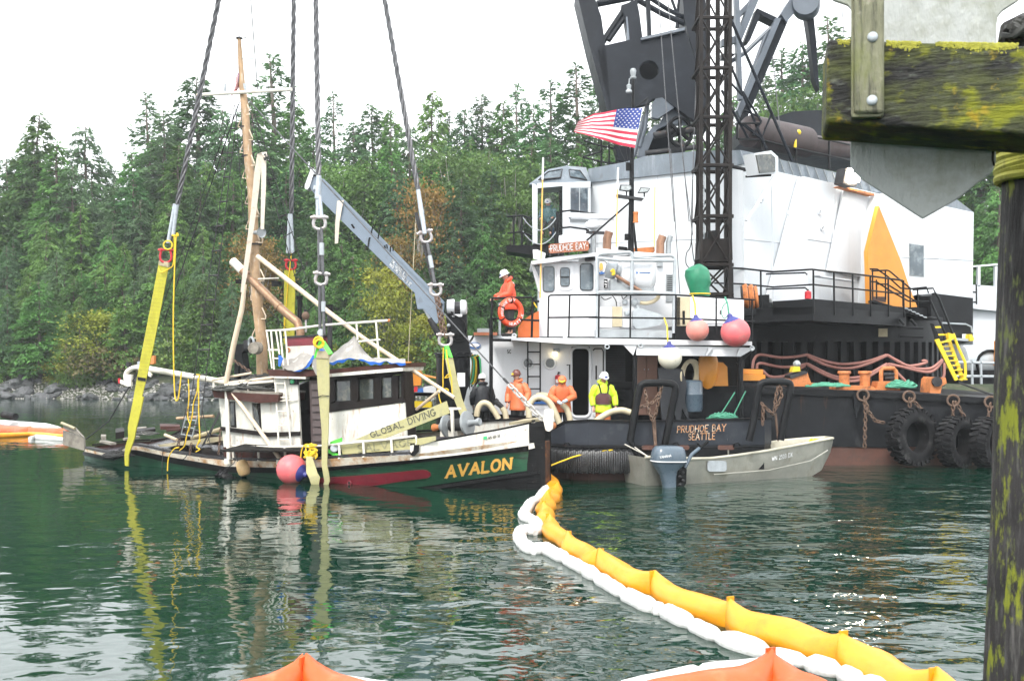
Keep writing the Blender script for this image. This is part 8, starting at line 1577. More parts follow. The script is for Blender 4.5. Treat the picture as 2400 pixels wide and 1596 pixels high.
# boom hinge and sheave machinery under the plate
HB = FY(41.4)
MB().prism([HB(*z8(*p)) for p in ((590, 1110), (600, 1010), (700, 890), (740, 880), (820, 720), (860, 760), (960, 835), (960, 870), (800, 880), (720, 920), (640, 1110))], V((0, .5, 0))).obj('hinge_bracket', 'boom_grey', crn); MB().prism([HB(*z8(*p), .5) for p in ((640, 1095), (700, 900), (830, 860), (840, 1000), (790, 1070))], V((0, .3, 0))).obj('hinge_plate', 'boom_dark', crn)
MB().prism([HB(*z8(*p), -.3) for p in ((690, 730), (720, 690), (770, 688), (850, 760), (730, 840), (690, 830))], V((0, .3, 0))).obj('hinge_cheek', 'boom_grey', crn)
sv = thing('sheave', 'big black spoked sheave wheel under the crane boom', 'sheave', HB(*z8(888, 1050), -.6)); c = HB(*z8(885, 935), -.6); axs = V((.55, -1, 0)).normalized(); us = V((0, 0, 1)); wsv = axs.cross(us).normalized()
MB().tube([c + (us * math.cos(2 * math.pi * i / 32) + wsv * math.sin(2 * math.pi * i / 32)) * .5 * 1.1 for i in range(32)], .075, 8, closed=True).obj('rim', 'black', sv); MB().lathe(c - axs * .12, axs, [(.16, 0), (.16, .24)], 16).obj('hub', 'black', sv)
for k in range(6): a = math.pi * k / 3; d = us * math.cos(a) + wsv * math.sin(a); MB().obox(c + d * .32, d * .24, axs * .04, axs.cross(d) * .06).obj('spoke', 'black', sv)
for pts, r_, m in ((((700, 960), (860, 930)), .13, 'steel'), (((900, 930), (1050, 905)), .13, 'steel'), (((640, 1085), (830, 1062), (1050, 1035)), .1, 'steel')): pipe(crn, 'sheave_shaft', m, [HB(*z8(*p), -.4) for p in pts], r_, 10)
MB().lathe(HB(*z8(815, 1052), -.4), (1, 0, .1), [(.25, 0), (.28, .1), (.28, .5), (.22, .56)], 14).obj('shaft_bearing', 'steel', crn)
for pts in (((630, 820), (590, 1000), (560, 1110)), ((660, 690), (640, 900), (600, 1040))): pipe(crn, 'hinge_stay', 'boom_grey', [HB(*z8(*p)) for p in pts], .08, 8)
# platform rail left of the hinge, hydraulic cluster
for pts in (((205, 995), (320, 1030), (420, 1050)), ((200, 1110), (325, 1075)), ((200, 1112), (330, 1145), (440, 1160))): pipe(crn, 'roof_rail', 'black', [FY(42)(*z8(*p)) for p in pts], .035, 6)
for x in (330, 385): pipe(crn, 'roof_rail_post', 'black', [FY(42)(*z8(x, 990)), FY(42)(*z8(x, 1175))], .035, 6)
MB().prism([FY(41.8)(*z8(*p)) for p in ((425, 1030), (530, 1040), (545, 1130), (450, 1140))], V((0, .8, 0))).obj('hydraulic_unit', 'boom_dark', crn)
# gantry legs and back stays right of the lattice tower
GP = FY(43)
def gbox(name, pts, m='boom_grey', th=.7, off=0.0): return MB().prism([GP(*z8(*p), off) for p in pts], V((0, th, 0))).obj(name, m, crn)
gbox('gantry_leg', [(1600, 130), (1650, 150), (1350, 860), (1300, 860)], 'boom_dark'); gbox('gantry_leg_face', [(1560, 130), (1602, 130), (1310, 830), (1290, 780)], 'boom_grey', .6, -.2)
gbox('gantry_leg', [(1400, -40), (1460, -40), (1300, 340), (1290, 250)], 'boom_grey'); gbox('gantry_strut', [(1430, 60), (1570, 125), (1560, 160), (1420, 90)], 'boom_dark'); gbox('gantry_strut', [(1420, 90), (1460, 100), (1380, 290), (1340, 300)], 'boom_dark'); gbox('gantry_strut', [(1250, 140), (1420, -40), (1450, -20), (1270, 160)], 'boom_grey', .5, .3)
gbox('gantry_head', [(1600, 100), (1660, 0), (1720, -30), (1740, 40), (1680, 110), (1640, 160)], 'boom_grey', 1.0, -.2); MB().lathe(GP(*z8(1775, 15), -.5), (.3, 1, 0), [(.5, 0), (.55, .1), (.55, .7), (.5, .8)], 24).obj('gantry_sheave', 'boom_grey', crn)
gbox('gantry_column', [(1272, -40), (1305, -40), (1330, 700), (1300, 705)], 'boom_grey', .35, -.6); gbox('back_stay', [(1770, 60), (1825, 60), (1850, 300), (1870, 640), (1835, 560), (1800, 250)], 'boom_dark', .5, .4)
gbox('gantry_strut', [(1180, 280), (1280, 255), (1285, 300), (1180, 330)], 'boom_grey', .3, -.3); gbox('gantry_strut', [(1180, 380), (1280, 380), (1230, 420), (1180, 420)], 'boom_dark', .3, -.3)
for pts in (((1330, 700), (1500, 230)), ((1340, 380), (1530, 200)), ((1240, 440), (1340, 380))): pipe(crn, 'gantry_lacing', 'boom_grey', [GP(*z8(*p), .1) for p in pts], .09, 8)
RWL = HRt.off(-.1)
for pts, r_ in ((((1250, 150), (1680, 1140)), .06), (((1250, 480), (1500, 1060)), .05), (((1180, 640), (1370, 985)), .05), (((1330, 650), (1460, 860), (1400, 960)), .045), (((1300, 860), (1460, 985), (1530, 810)), .045), (((1200, 540), (1330, 680)), .045), (((1340, 780), (1450, 830)), .04), (((1330, 870), (1480, 990)), .04)): pipe(crn, 'derrick_leg', 'boom_dark', [FY(40.2)(*z8(*p)) for p in pts], r_, 8)
# roof gear: silencer, rail, dark shed
pipe(crn, 'silencer', 'silencer_grey', [HRt(*z8(1345, 920), .9), HRt(*z8(1380, 930), .9), HRt(*z8(1770, 1010), .9), HRt(*z8(1785, 1015), .9)], [.3, .62, .62, .3], 18); pipe(crn, 'silencer_pipe', 'silencer_grey', [HRt(*z8(1780, 1020), .9), HRt(*z8(1900, 1040), .9), HRt(*z8(2200, 1055), .9)], .42, 14)
for pts in (((1310, 875), (1460, 872), (1700, 940), (2090, 1025)), ((1300, 985), (1460, 990), (1700, 1050), (2090, 1135))): pipe(crn, 'roof_rail', 'black', [HRt(*z8(*p), .4) for p in pts], .04, 6)
for x, y0, y1 in ((1465, 875, 1080), (1705, 930, 1140), (1940, 1000, 1200), (1290, 880, 985)): pipe(crn, 'roof_rail_post', 'black', [HRt(*z8(x, y0), .4), HRt(*z8(x, y1), .4)], .045, 6)
MB().prism([HRt(*z8(*p), 2.5) for p in ((1330, 900), (1500, 850), (1680, 790), (1850, 780), (2400, 800), (2400, 1200), (1330, 1000))], V((0, 2.5, 0))).obj('roof_shed', 'boom_dark', crn)
pipe(crn, 'rail_flag_pole', 'yellow_paint', [HRt(*z8(1700, 960), .35), HRt(*z8(1700, 1045), .35)], .06, 6); MB().ball(HRt(*z8(1722, 938), .35), .12, 8).obj('roof_lamp', 'yellow_paint', crn)
pipe(crn, 'roof_stay', 'zinc', [HRt(*z8(1950, 900), .6), HRt(*z8(2100, 1030), .6)], .05, 6)
for a, b in (((735, 0), (845, 1568)), ((800, 0), (950, 1568)), ((1000, 560), (965, 1560)), ((1540, 400), (1590, 900)), ((2030, 40), (2045, 260))): pipe(crn, 'fall_wire', 'wire', [FY(38.2)(*z8(*a)), FY(38.2)(*z8(*b))], .018, 5)
for a in ((1470, 0, 1545, 1180), (1565, 60, 1650, 700)): pipe(crn, 'fall_wire', 'wire', [FY(37.6)(*z5(a[0], a[1])), FY(37.6)(*z5(a[2], a[3]))], .016, 5)
pipe(crn, 'slack_line', 'rope_black', spline([FY(37)(*z5(*p)) for p in ((1650, 250), (1640, 740), (1600, 850), (1595, 930), (1620, 970))], 6), .018, 5); pipe(crn, 'slack_line', 'rope_black', spline([FY(37)(*z5(*p)) for p in ((1640, 750), (1660, 900), (1690, 960))], 6), .018, 5)
# --- lattice tower in front of the house
lt = thing('lattice_tower', 'tall rusty black lattice tower standing before the white crane house', 'tower', gp(1684, 37.0, 2.4))
x0a, x1a = 1637, 1717; Yf, Yb = 36.6, 37.9
def LTp(sx, sy, Y): q = FY(36.6)(sx, sy); return V((q.x, Y, q.z))
levels = [-90, 42, 160, 275, 388, 507, 621, 690]
for sx in (x0a + 6, x1a - 6):
    for Y in (Yf, Yb): a, b = LTp(sx + (8 if Y > 37 else 0), -90, Y), LTp(sx + (8 if Y > 37 else 0), 700, Y); MB().obox((a + b) / 2, V((.06, 0, 0)), V((0, .06, 0)), (a - b) / 2).obj('leg', 'lattice_rust', lt)
for a, b in zip(levels, levels[1:]):
    for Y in (Yf, Yb):
        pipe(lt, 'brace', 'lattice_rust', [LTp(x0a + 6, a, Y), LTp(x1a - 6, b, Y)], .034, 6); pipe(lt, 'brace', 'lattice_rust', [LTp(x1a - 6, a, Y), LTp(x0a + 6, b, Y)], .034, 6)
    for sx in (x0a + 6, x1a - 6): pipe(lt, 'brace', 'lattice_rust', [LTp(sx, a, Yf), LTp(sx, b, Yb)], .03, 6)
for y in levels[1:]:
    for Y in (Yf, Yb): pipe(lt, 'collar', 'lattice_rust', [LTp(x0a - 1, y, Y), LTp(x1a + 2, y, Y)], .07, 6)
    for sx in (x0a + 2, x1a - 2): pipe(lt, 'collar', 'lattice_rust', [LTp(sx, y, Yf), LTp(sx, y, Yb)], .06, 6)
pipe(lt, 'guide_arm', 'black', [LTp(1717, 391, Yf), LTp(1745, 397, Yf), LTp(1745, 402, Yf)], .06, 6)
for sx in (1667, 1690): a, b = LTp(sx, -90, 37.2), LTp(sx, 560, 37.2); MB().obox((a + b) / 2, V((.07, 0, 0)), V((0, .07, 0)), (a - b) / 2).obj('guide_rail', 'lattice_rust', lt)
pipe(lt, 'ladder_side', 'zinc', [LTp(1646, 395, 37.0), LTp(1646, 690, 37.0)], .02, 5); pipe(lt, 'ladder_side', 'zinc', [LTp(1655, 395, 37.0), LTp(1655, 690, 37.0)], .02, 5)
for k in range(26): pipe(lt, 'ladder_rung', 'zinc', [LTp(1646, 400 + k * 11, 37.0), LTp(1655, 400 + k * 11, 37.0)], .016, 5)
MB().prism([LTp(*z5(*p), 36.75) for p in ((1720, 740), (1740, 728), (1950, 725), (1980, 745), (1985, 900), (1960, 912), (1740, 912), (1715, 890))], V((0, 1.0, 0))).obj('hook_block', 'lattice_rust', lt); MB().prism([LTp(*z5(*p), 36.95) for p in ((1790, 660), (1865, 650), (1870, 728), (1785, 728))], V((0, .6, 0))).obj('sheave_case', 'jet', lt); MB().prism([LTp(*z5(*p), 36.9) for p in ((1795, 912), (1890, 912), (1860, 945), (1815, 945))], V((0, .5, 0))).obj('block_shank', 'lattice_rust', lt)
cl = thing('cable_reel', 'coil of orange rope on the walkway behind the cabinet', 'rope', FY(37.5)(*z7(305, 300)))
for k in range(8): MB().torus(FY(37.5)(*z7(258 + k * 13, 265 + k * 1.2)), (1, -.2, .1), .3 + .04 * (k % 3), .06, 16, 6).obj('turn', 'orange_rusty' if k % 3 else 'steel', cl)
# yellow ladder
yl = thing('boarding_ladder', 'yellow steel ladder stair from the crane walkway to the barge deck', 'ladder', FY(36.5)(*z16(1950, 1368)))
YL = FY(37.0)
plate(yl, 'stringer', 'yellow_paint', YL, zz(z16, (1715, 975), (1752, 962), (1925, 1330), (1895, 1340)), .08); plate(yl, 'stringer', 'yellow_paint', YL, zz(z16, (1808, 920), (1838, 918), (1985, 1335), (1955, 1345)), .08, .3)
plate(yl, 'upper_stringer', 'black', YL, zz(z16, (1680, 830), (1705, 835), (1760, 962), (1725, 972)), .08)
for k in range(9): x, y = 1765 + k * 20.5, 990 + k * 42; a, b, c_, d_ = YL(*z16(x, y), .05), YL(*z16(x + 75, y - 8), .3), YL(*z16(x + 78, y + 6), .3), YL(*z16(x + 4, y + 8), .05); MB().prism([a, b, c_, d_], V((0, .12, 0))).obj('tread', 'yellow_paint', yl)
for k in range(2): plate(yl, 'upper_tread', 'yellow_paint', YL, zz(z16, (1715 + k * 28, 856 + k * 68), (1775 + k * 28, 852 + k * 68), (1782 + k * 28, 868 + k * 68), (1722 + k * 28, 870 + k * 68)), .3)
plate(yl, 'hinge_bracket', 'yellow_paint', YL, zz(z16, (1835, 912), (1890, 930), (1895, 955), (1850, 990), (1780, 1005), (1780, 995), (1840, 970)), .1, -.05)
pipe(yl, 'hand_rail', 'yellow_paint', [YL(*z16(*p), .2) for p in ((1880, 920), (1915, 1020), (1985, 1175), (1990, 1290), (1975, 1330))], .05, 8); pipe(yl, 'upper_hand_rail', 'black', [YL(*z16(*p), .2) for p in ((1690, 570), (1720, 560), (1750, 600), (1875, 920))], .04, 6); pipe(yl, 'upper_hand_rail', 'black', [YL(*z16(*p)) for p in ((1672, 585), (1672, 620), (1808, 920))], .04, 6)
# --- behind and right of the crane: white deck structure, tank, drum rack
wh = thing('deck_building', 'white flat-roofed steel building on the far end of the barge', 'building', FY(48)(*z16(2200, 1100))); plate(wh, 'wall', 'housewhite', FY(48), zz(z16, (2055, 485), (2358, 505), (2600, 512), (2600, 1150), (2055, 1120)), 4.0)
plate(wh, 'ledge', 'housewhite', FY(48), zz(z16, (2050, 680), (2340, 705), (2340, 725), (2050, 698)), .4, -.35)
for x in (2100, 2255): plate(wh, 'roof_post', 'housewhite', FY(48), rect(z16, x, 320, x + 22, 500), .2)
plate(wh, 'roof_beam', 'housewhite', FY(48), zz(z16, (2050, 315), (2340, 290), (2600, 270), (2600, 285), (2340, 306), (2050, 328)), .2)
for pts in (((2060, 640), (2085, 640)), ((2085, 480), (2088, 660)), ((2055, 550), (2085, 552))): pipe(wh, 'pipe', 'steel', [FY(47.5)(*z16(*p)) for p in pts], .04, 6)
tk = thing('deck_tank', 'grey horizontal tank on the barge deck behind the yellow ladder', 'tank', FY(41)(*z16(2100, 1230))); MB().lathe(FY(41)(*z16(1920, 1165)), (1, 0, .02), [(.1, 0), (.5, .05), (.62, .15), (.62, 4.2), (.5, 4.3), (.1, 4.35)], 20).obj('shell', 'zinc', tk); MB().torus(FY(40.4)(*z16(2210, 1190)), (0, 1, 0), .5, .06, 18, 6).obj('end_ring', 'jet', tk); plate(tk, 'motor', 'engine_blue', FY(41), zz(z16, (2170, 1090), (2280, 1085), (2282, 1150), (2200, 1150)), .6); pipe(tk, 'valve', 'steel', [FY(41)(*z16(2018, 1130)), FY(41)(*z16(2018, 1095))], .05, 6)
dg_ = thing('deck_skid', 'black deck skid behind the grey pipe railing', 'skid', FY(40.5)(*z16(2100, 1360))); plate(dg_, 'case', 'black', FY(40.5), rect(z16, 1930, 1235, 2290, 1369), 1.5); railing(dg_, 'zinc', FY(39.5), z16, [[(1900, 1175), (2250, 1182)], [(1900, 1298), (2255, 1302)]], [((2045, 1150), (2050, 1369)), ((2125, 1150), (2130, 1369))], .05, .05)
lump('orange_post', 'orange_paint', 'orange steel post beside the mossy pile on the barge', 'post', FY(40), z16, ((2285, 985), (2320, 980), (2320, 1200), (2280, 1205)), .4)
tag(MB().tube([FY(34.0)(*z7(1700, 845)), FY(33.9)(*z7(1960, 940))], .03, 6).obj('mooring_line', 'rope_black'), 'dark mooring wire slanting over the barge deck beside the ladder foot', 'rope')
# -- aluminium skiff with outboard
def gw(sx, sy): return GZ(0)(sx, sy)              # a point of the water surface
skf = thing('skiff', 'open aluminium skiff with outboard motor lying at the tender stern', 'skiff', (5.2, 29.3, 0))
s_t = V(((1560 - CX) / FPX * 28.4, 28.4, 0)); s_b = V(((1948 - CX) / FPX * 30.6, 30.6, 0)); ad = (s_b - s_t).normalized(); an = V((-ad.y, ad.x, 0)); SK = Plane(s_t, an)
GN = [(1512, 1072), (1560, 1068), (1620, 1075), (1665, 1074), (1725, 1067), (1800, 1056), (1870, 1043), (1925, 1032), (1952, 1027)]
CHN = [(1527, 1092), (1560, 1105), (1665, 1114), (1725, 1106), (1800, 1096), (1870, 1082), (1925, 1062), (1950, 1036)]
BTN = [(1540, 1150), (1665, 1148), (1800, 1140), (1880, 1128), (1922, 1108), (1946, 1060)]
OFF = [(1512, 0), (1870, 0), (1925, .12), (1952, .45)]
WID = [(1512, 1.35), (1800, 1.3), (1900, 1.05), (1952, .35)]
xs_ = [1512, 1560, 1620, 1665, 1725, 1800, 1850, 1890, 1925, 1952]; cols = []
for x in xs_:
    o = interp(x, OFF); g_ = SK(x, interp(x, GN), o); c_ = SK(x, interp(x, CHN), o + .06); b_ = SK(min(x, 1946), interp(x, BTN), o + .2); w = interp(x, WID); cols.append((g_, c_, b_, w))
near = MB(); inner = MB(); far = MB()
nv = [p for c in cols for p in c[:3]]; near.add(nv, [(i * 3 + k, (i + 1) * 3 + k, (i + 1) * 3 + k + 1, i * 3 + k + 1) for i in range(len(cols) - 1) for k in range(2)])
fv = []
for g_, c_, b_, w in cols: fv += [g_ + an * w, V((c_.x, c_.y, c_.z)) + an * (w - .1), b_ + an * (w - .35)]
near.add(fv, [(i * 3 + k, i * 3 + k + 1, (i + 1) * 3 + k + 1, (i + 1) * 3 + k) for i in range(len(cols) - 1) for k in range(2)])
bv = []
for i, (g_, c_, b_, w) in enumerate(cols): bv += [b_, b_ + an * (w - .4 if w > .6 else .12)]
near.add(bv, [(i * 2, i * 2 + 1, i * 2 + 3, i * 2 + 2) for i in range(len(cols) - 1)])
e = cols[-1]; near.add([e[0], e[1], e[2], fv[-1], fv[-2], fv[-3]], [(0, 1, 2, 3, 4, 5)]); s0 = cols[0]; near.add([s0[0], s0[1], s0[2], fv[2], fv[1], fv[0]], [(0, 1, 2, 3, 4, 5)])
near.obj('hull', 'alu', skf, ang=25)
iv = []
for g_, c_, b_, w in cols: iv += [g_ + an * .05, c_ + an * .1 + V((0, 0, .05)), c_ + an * (w - .15) + V((0, 0, .05)), g_ + an * (w - .05)]
inner.add(iv, [(i * 4 + k, (i + 1) * 4 + k, (i + 1) * 4 + k + 1, i * 4 + k + 1) for i in range(len(cols) - 1) for k in range(3)]).obj('inner_skin', 'alu_inner', skf, ang=25)
pipe(skf, 'gunwale', 'alu_inner', [c[0] for c in cols] + [c[0] + an * c[3] for c in reversed(cols)], .04, 8)
pipe(skf, 'spray_rail', 'alu', [SK(x, interp(x, [(1670, 1112), (1800, 1102), (1900, 1080), (1945, 1052)]), -.02) for x in (1672, 1740, 1800, 1860, 1900, 1940)], .02, 6)
for a in (.3, .62): i = 3 if a < .5 else 5; g_, c_, b_, w = cols[i]; MB().obox((g_ + g_ + an * w) / 2 - V((0, 0, .16)), ad * .16, an * (w / 2 - .05), V((0, 0, .03))).obj('thwart', 'alu_inner', skf)
plate(skf, 'stern_bracket', 'alu', SK, zz(z6, (2205, 935), (2232, 930), (2232, 1090), (2210, 1090)), .08, .25)
for a in ((2110, 1130, 2180, 1190),): plate(skf, 'patch_plate', 'zinc', SK, round_poly(z6, 2050, 1110, 2200, 1195, 20), .02, -.03)
mbx = MB()
def fn(u, v): return SK(*z7(455 + 135 * u, 1368 - 30 * u - v * 26), -.02 + .02)
lettering('WN 2503 DX', fn, mbx, .2, .3).obj('registration_lettering', 'ink_white', skf)
heap(SK(*z7(690, 1290), .6), .45, .3, .18, 14, .022, 'rope_pale', 'rope_coil', 'pale rope coiled in the skiff bow', 'rope', 21); heap(SK(*z7(740, 1255), .7), .22, .2, .16, 8, .025, 'rope_yellow', 'rope_coil', 'yellow and white rope knot in the skiff bow', 'rope', 22); heap(SK(*z7(345, 1290), .9), .2, .15, .15, 8, .02, 'rope_green', 'rope_coil', 'green rope turned on the skiff far gunwale', 'rope', 23)
ob_ = thing('outboard_motor', 'blue grey outboard motor lettered YAMAHA on the skiff transom', 'outboard motor', SK(1560, 1140, -.35)); OB = SK.off(-.3)
def loft(par, name, m, secs, n=18, pw=.55):
    vs = []
    for (xa, xb, y, d) in secs:
        pa, pb = OB(*z6(xa, y)), OB(*z6(xb, y)); c_ = (pa + pb) / 2; u = (pb - pa) / 2
        for j in range(n):
            a = 2 * math.pi * j / n; ca, sa = math.cos(a), math.sin(a); ca = math.copysign(abs(ca) ** pw, ca); sa = math.copysign(abs(sa) ** pw, sa); vs.append(c_ + u * ca + an * d * sa)
    k = len(secs); return MB().add(vs, [(i * n + j, i * n + (j + 1) % n, (i + 1) * n + (j + 1) % n, (i + 1) * n + j) for i in range(k - 1) for j in range(n)] + [tuple(range(n)), tuple(range((k - 1) * n, k * n))]).obj(name, m, par, ang=50)
loft(ob_, 'cowling', 'engine_blue', [(1690, 1800, 990, .1), (1650, 1835, 996, .2), (1632, 1850, 1020, .26), (1622, 1858, 1060, .28), (1616, 1862, 1100, .28), (1618, 1858, 1122, .27)]); loft(ob_, 'cowl_base', 'engine_blue', [(1622, 1852, 1126, .25), (1630, 1840, 1150, .22), (1655, 1800, 1185, .17), (1680, 1792, 1230, .14), (1700, 1792, 1300, .13), (1702, 1785, 1420, .12)])
loft(ob_, 'cowl_seam', 'ink_white', [(1614, 1864, 1108, .285), (1614, 1864, 1116, .285)])
def fn(u, v): return OB(*z6(1672 + 90 * u, 1092 - 14 * u - v * 18), -.292)
lettering('YAMAHA', fn, MB(), .24, .22).obj('brand_lettering', 'ink_white', ob_)
plate(ob_, 'clamp_bracket', 'jet', OB, zz(z6, (1800, 1150), (1860, 1140), (1885, 1180), (1880, 1290), (1850, 1330), (1805, 1330)), .25, .0)
for k in range(5): MB().ball(OB(*z6(1830 + (k % 2) * 25, 1170 + k * 32), -.06), .045, 8).obj('bracket_bolt', 'steel', ob_)
pipe(ob_, 'tiller_arm', 'engine_blue', [OB(*z6(1870, 1165)), OB(*z6(1900, 1100)), OB(*z6(1925, 1060)), OB(*z6(1985, 1010))], .05, 8); pipe(ob_, 'tiller_grip', 'jet', [OB(*z6(1985, 1010)), OB(*z6(2050, 960))], .04, 8); pipe(ob_, 'shift_lever', 'jet', [OB(*z6(1965, 970)), OB(*z6(2000, 1000)), OB(*z6(2010, 1020))], .025, 6)
# -- containment booms
def boom_sections(t, cut, rad_f, m, peak_h, name='section', n=20):
    # cut: list of water points (centre line); a section between each pair of connectors, pinched and raised at the joints
    for i, (a, b) in enumerate(zip(cut, cut[1:])):
        r0 = rad_f(i, 0); d = (b - a); L = d.length; dn = d.normalized(); sd = V((-dn.y, dn.x, 0)); vs = []; k = 26
        for q in range(k + 1):
            u = q / k; e = min(u, 1 - u) * L; pin = min(1, (e / (.35 if L > 1.0 else .18 * L + .02))); pin = pin ** .6
            r = r0 * (.95 + .04 * math.sin(q * .28 + i * 1.3)); top = r * (1 + (1 - pin) * peak_h); wid = r * (.72 * pin + .3) ; c = a.lerp(b, u) + sd * (.04 * math.sin(q * .3 + i * 2))
            for j in range(n):
                an_ = 2 * math.pi * j / n; y = math.sin(an_); x = math.cos(an_); up_ = y * (top if y > 0 else r * .8) ; wr = 1 + .055 * mnoise.noise(V((q * .22 + i * 9.1, j * .45, 0)))
                vs.append(c + sd * x * wid * wr + V((0, 0, up_ * wr + r * .35)))
        fs = [(q * n + j, q * n + (j + 1) % n, (q + 1) * n + (j + 1) % n, (q + 1) * n + j) for q in range(k) for j in range(n)] + [tuple(range(n)), tuple(range(k * n, (k + 1) * n))]
        MB().add(vs, fs).obj(name, m, t, ang=50)
        if i: MB().obox(a + V((0, 0, r0 * .45)), dn * .012, sd * r0 * .22, V((0, 0, r0 * (1 + peak_h) * .85))).obj('connector', m, t)
yb = thing('containment_boom', 'long yellow oil containment boom curving across the water from the boat bow', 'boom', gw(*z10(1060, 720)))
ypts = [(262, 105), (290, 150), (258, 190), (236, 240), (252, 300), (345, 395), (488, 482), (715, 590), (1060, 735), (1560, 905), (1960, 1090), (2300, 1260)]
boom_sections(yb, [gw(*z10(x, y)) for x, y in ypts], lambda i, s: .19 if i < 5 else .21 if i < 8 else .24, 'boom_yellow', .42)
wb_ = thing('sorbent_boom', 'white sausage-like sorbent boom lying along the yellow boom', 'boom', gw(*z10(900, 790)))
wpts = [(258, 128), (232, 150), (214, 178), (176, 195), (158, 226), (142, 255), (188, 275), (214, 300), (196, 328), (140, 312), (124, 345), (146, 385), (190, 412), (232, 396), (330, 448), (425, 500), (470, 530), (590, 605), (725, 672), (765, 678), (885, 740), (1010, 800), (1230, 870), (1400, 915), (1545, 955), (1640, 1000), (1800, 1060)]
wc = [gw(*z10(x, y)) for x, y in wpts]
for i, (a, b) in enumerate(zip(wc, wc[1:])):
    L = (b - a).length; k = max(4, int(L / .12)); pts = [a.lerp(b, q / k) + V((0, 0, .05)) for q in range(k + 1)]; r_ = .125 if i < 13 else (.13 if i % 2 else .115)
    MB().tube([a.lerp(b, -.03 if i else 0) + V((0, 0, .05))] + pts[1:-1] + [b + V((0, 0, .05))], [r_ * .5] + [r_ * (1 + .22 * mnoise.noise(V((q * .7, i * 3.3, 0)))) for q in range(1, k)] + [r_ * .5], 12).obj('sausage', 'sorbent', wb_)
ob2 = thing('containment_boom', 'orange oil containment boom with raised joints in front of the camera dock', 'boom', gw(1300, 1620))
opts = [gw(x, y) for x, y in ((180, 1735), (712, 1652), (1240, 1740), (1806, 1628), (2080, 1750), (2380, 1900))]
for i_, p in enumerate(opts): p.z = .0
boom_sections(ob2, opts, lambda i, s: .27, 'boom_orange', .6)
ws2 = thing('sorbent_boom', 'white sorbent boom lying just behind the orange boom', 'boom', gw(1200, 1600)); wp = [gw(x, y) for x, y in ((100, 1720), (480, 1650), (700, 1602), (1000, 1645), (1250, 1690), (1450, 1632), (1640, 1588), (1800, 1572))]
for i, (a, b) in enumerate(zip(wp, wp[1:])): MB().tube([a.lerp(b, t_) + V((0, 0, .04)) for t_ in (0, .08, .3, .6, .92, 1)], [.08, .115, .12, .115, .12, .08], 12).obj('sausage', 'sorbent', ws2)
# boom drifting at the stern side
lb2 = thing('containment_boom', 'orange boom with white sorbent and yellow edge beyond the sinking stern', 'boom', gw(60, 1030))
boom_sections(lb2, [gw(x, y) for x, y in ((-160, 1005), (-20, 1012), (70, 1020), (160, 1024))], lambda i, s: .27, 'boom_orange', .2)
pipe(lb2, 'yellow_edge', 'boom_yellow', [gw(x, y) + V((0, 0, .08)) for x, y in ((-120, 1026), (0, 1026), (70, 1022), (100, 1024), (150, 1028))], [.12, .13, .1, .12, .1], 10); pipe(lb2, 'sorbent_edge', 'sorbent', [gw(x, y) + V((0, 0, .05)) for x, y in ((70, 1030), (85, 1028), (120, 1031), (150, 1033))], [.08, .13, .13, .08], 10); pipe(lb2, 'sorbent_edge', 'sorbent', [gw(x, y) + V((0, 0, .26)) for x, y in ((0, 1004), (60, 1012), (110, 1014), (140, 1018))], [.15, .2, .16, .08], 10)
df = thing('float_drum', 'small black drum float lying on the orange boom beyond the stern', 'float', gw(20, 1008)); MB().tube([gw(8, 1010) + V((0, 0, .75)), gw(36, 1012) + V((0, 0, .68))], .16, 12).obj('drum', 'rubber', df)
# -- the dock beside the camera: mossy timber, sign back, pile
FB = LINE(1935, 3.55, 2400, 3.35)
bn = FB.n
tb_ = thing('mossy_timber', 'heavy moss covered timber beam with dark wet wood bolted to the pile', 'timber', FB(2150, 300))
q = [FB(*z9(250, 258)), FB(*z9(240, 800)), FB(*z9(1900, 905)), FB(*z9(1900, 312))]
mb = MB(); ch = .02
def slab(pts, vec, name, m, par, bev=.012):
    me = MB().prism(pts, vec); o = me.obj(name, m, par); bv = o.modifiers.new('edge', 'BEVEL'); bv.width = bev; bv.segments = 2; bv.limit_method = 'ANGLE'; return o
slab(q, bn * .33 + V((-.035, 0, 0)), 'beam', 'moss_timber', tb_)
mo = MB(); rg = random.Random(5)
for k in range(1500):                                                     # cushions of moss on the upper and front face
    x = rg.uniform(262, 1500); u = (x - 260) / 1240; cl_ = mnoise.noise(V((x * .006, 3.1, 0))); y = 262 + 26 * u + abs(rg.gauss(0, 16 + 40 * max(0, cl_)))
    if cl_ < -.12 + rg.uniform(-.15, .15): continue
    if x < 640 and x > 400: continue
    r_ = rg.uniform(.0015, .004); c = FB(*z9(x, min(y, 700)), .0 if y > 275 else rg.uniform(0, .2)); mo.ball(c, (r_ * 1.5, r_ * .5, r_), 6)
mo.obj('moss', 'rope_moss', tb_)['kind'] = 'stuff'
sg = thing('sign_board', 'back of a grey sign board with weathered batten on the mossy timber', 'sign', FB(*z9(875, 1435), .35))
sp_ = FB.off(.37)
outl = [(875, 1436), (480, 1180), (420, 1130), (400, 1085), (400, 600), (405, 62), (380, 35), (290, 4), (200, -60), (200, -400), (1560, -400), (1560, -40), (1480, 18), (1400, 70), (1368, 110), (1362, 160), (1362, 600), (1356, 1060), (1330, 1130), (1100, 1308)]
slab([sp_(*z9(*p)) for p in outl], bn * .02, 'board', 'sign_algae', sg, .004)
bp_ = FB.off(-.05)
slab([bp_(*z9(*p)) for p in ((425, 742), (622, 742), (622, -400), (425, -400))], bn * .05, 'batten', 'moss_plank', sg, .01)
slab([bp_(*z9(*p), .02) for p in ((405, 772), (428, 745), (428, -400), (405, -400))], bn * .03, 'batten_edge', 'moss_plank', sg, .004); slab([bp_(*z9(*p), .015) for p in ((407, 772), (600, 768), (622, 742), (425, 742))], bn * .035, 'batten_foot', 'moss_plank', sg, .004)
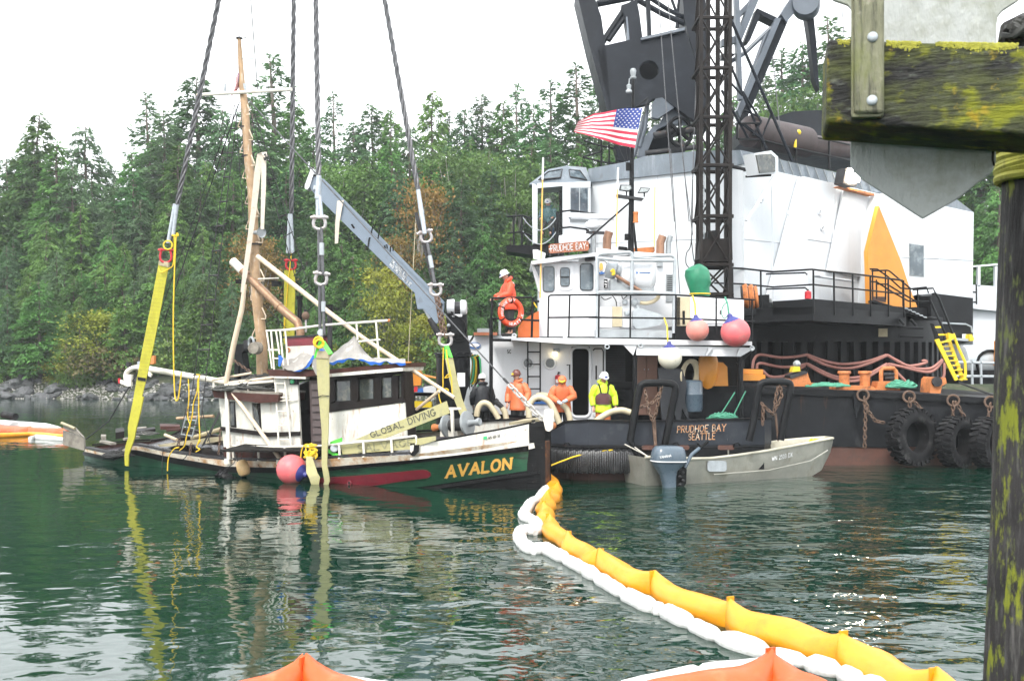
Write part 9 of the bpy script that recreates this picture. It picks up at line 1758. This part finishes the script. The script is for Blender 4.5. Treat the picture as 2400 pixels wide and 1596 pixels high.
for c in ((547, 245), (543, 660)): MB().lathe(bp_(*z9(*c)), -bn, [(.017, -.01), (.017, .002), (.0145, .006), (.008, .009), (.001, .0095)], 18).obj('bolt', 'zinc', sg)
for pts in (((1195, 885), (1200, 930), (1192, 960)), ((1352, 890), (1340, 960), (1335, 1050), (1345, 1090)), ((1342, 960), (1334, 1040))): pipe(sg, 'hanging_weed', 'jet', [sp_(*z9(*p), -.02) for p in pts], .004, 5)
pl_ = thing('mooring_pile', 'dark wooden pile with yellow green moss and wound rope', 'pile', V((1.95, 3.75, -1.5)))
def pile_pt(sx, sy, Y): return FY(Y)(sx, sy)
edge = [(2365, 330), (2362, 430), (2352, 620), (2340, 900), (2332, 1200), (2322, 1420), (2316, 1640), (2300, 2400), (2290, 3200)]
vs = []; n = 36; Yp = 3.95
for i, (x, y) in enumerate(edge):
    p = FY(Yp)(x, y); r_ = .19
    for j in range(n): a = 2 * math.pi * j / n; rr = r_ * (1 + .018 * math.sin(a * 7 + y * .004) + .012 * math.sin(a * 17 + y * .01)); vs.append(V((p.x + r_ + rr * math.cos(a), Yp + rr * math.sin(a), p.z)))
MB().add(vs, [(i * n + j, i * n + (j + 1) % n, (i + 1) * n + (j + 1) % n, (i + 1) * n + j) for i in range(len(edge) - 1) for j in range(n)] + [tuple(range(n))]).obj('trunk', 'moss_pile', pl_, ang=60)
for k in range(6):
    y = 345 + k * 15.5; p = FY(Yp)(2363 - (k % 2) * 2, y); c = V((p.x + .19, Yp, p.z)); MB().tube([c + V((.205 * math.cos(t_), .205 * math.sin(t_), .012 * math.sin(t_ + k))) for t_ in [2 * math.pi * i / 36 for i in range(36)]], .018, 8, closed=True).obj('rope_turn', 'rope_moss', pl_)
cp_ = FY(3.8)(2372, 62); MB().lathe(FY(4.0)(2420, 110), (0, 0, 1), [(.08, -.35), (.08, 0), (.12, .03), (.11, .09), (.05, .12)], 16).obj('pile_head_post', 'moss_pile', pl_)
heap(FY(3.95)(2400, 105), .09, .09, .1, 10, .012, 'net_dark', 'rope_mop', 'dark frayed rope bundle on top of the post beside the sign', 'rope', 31)
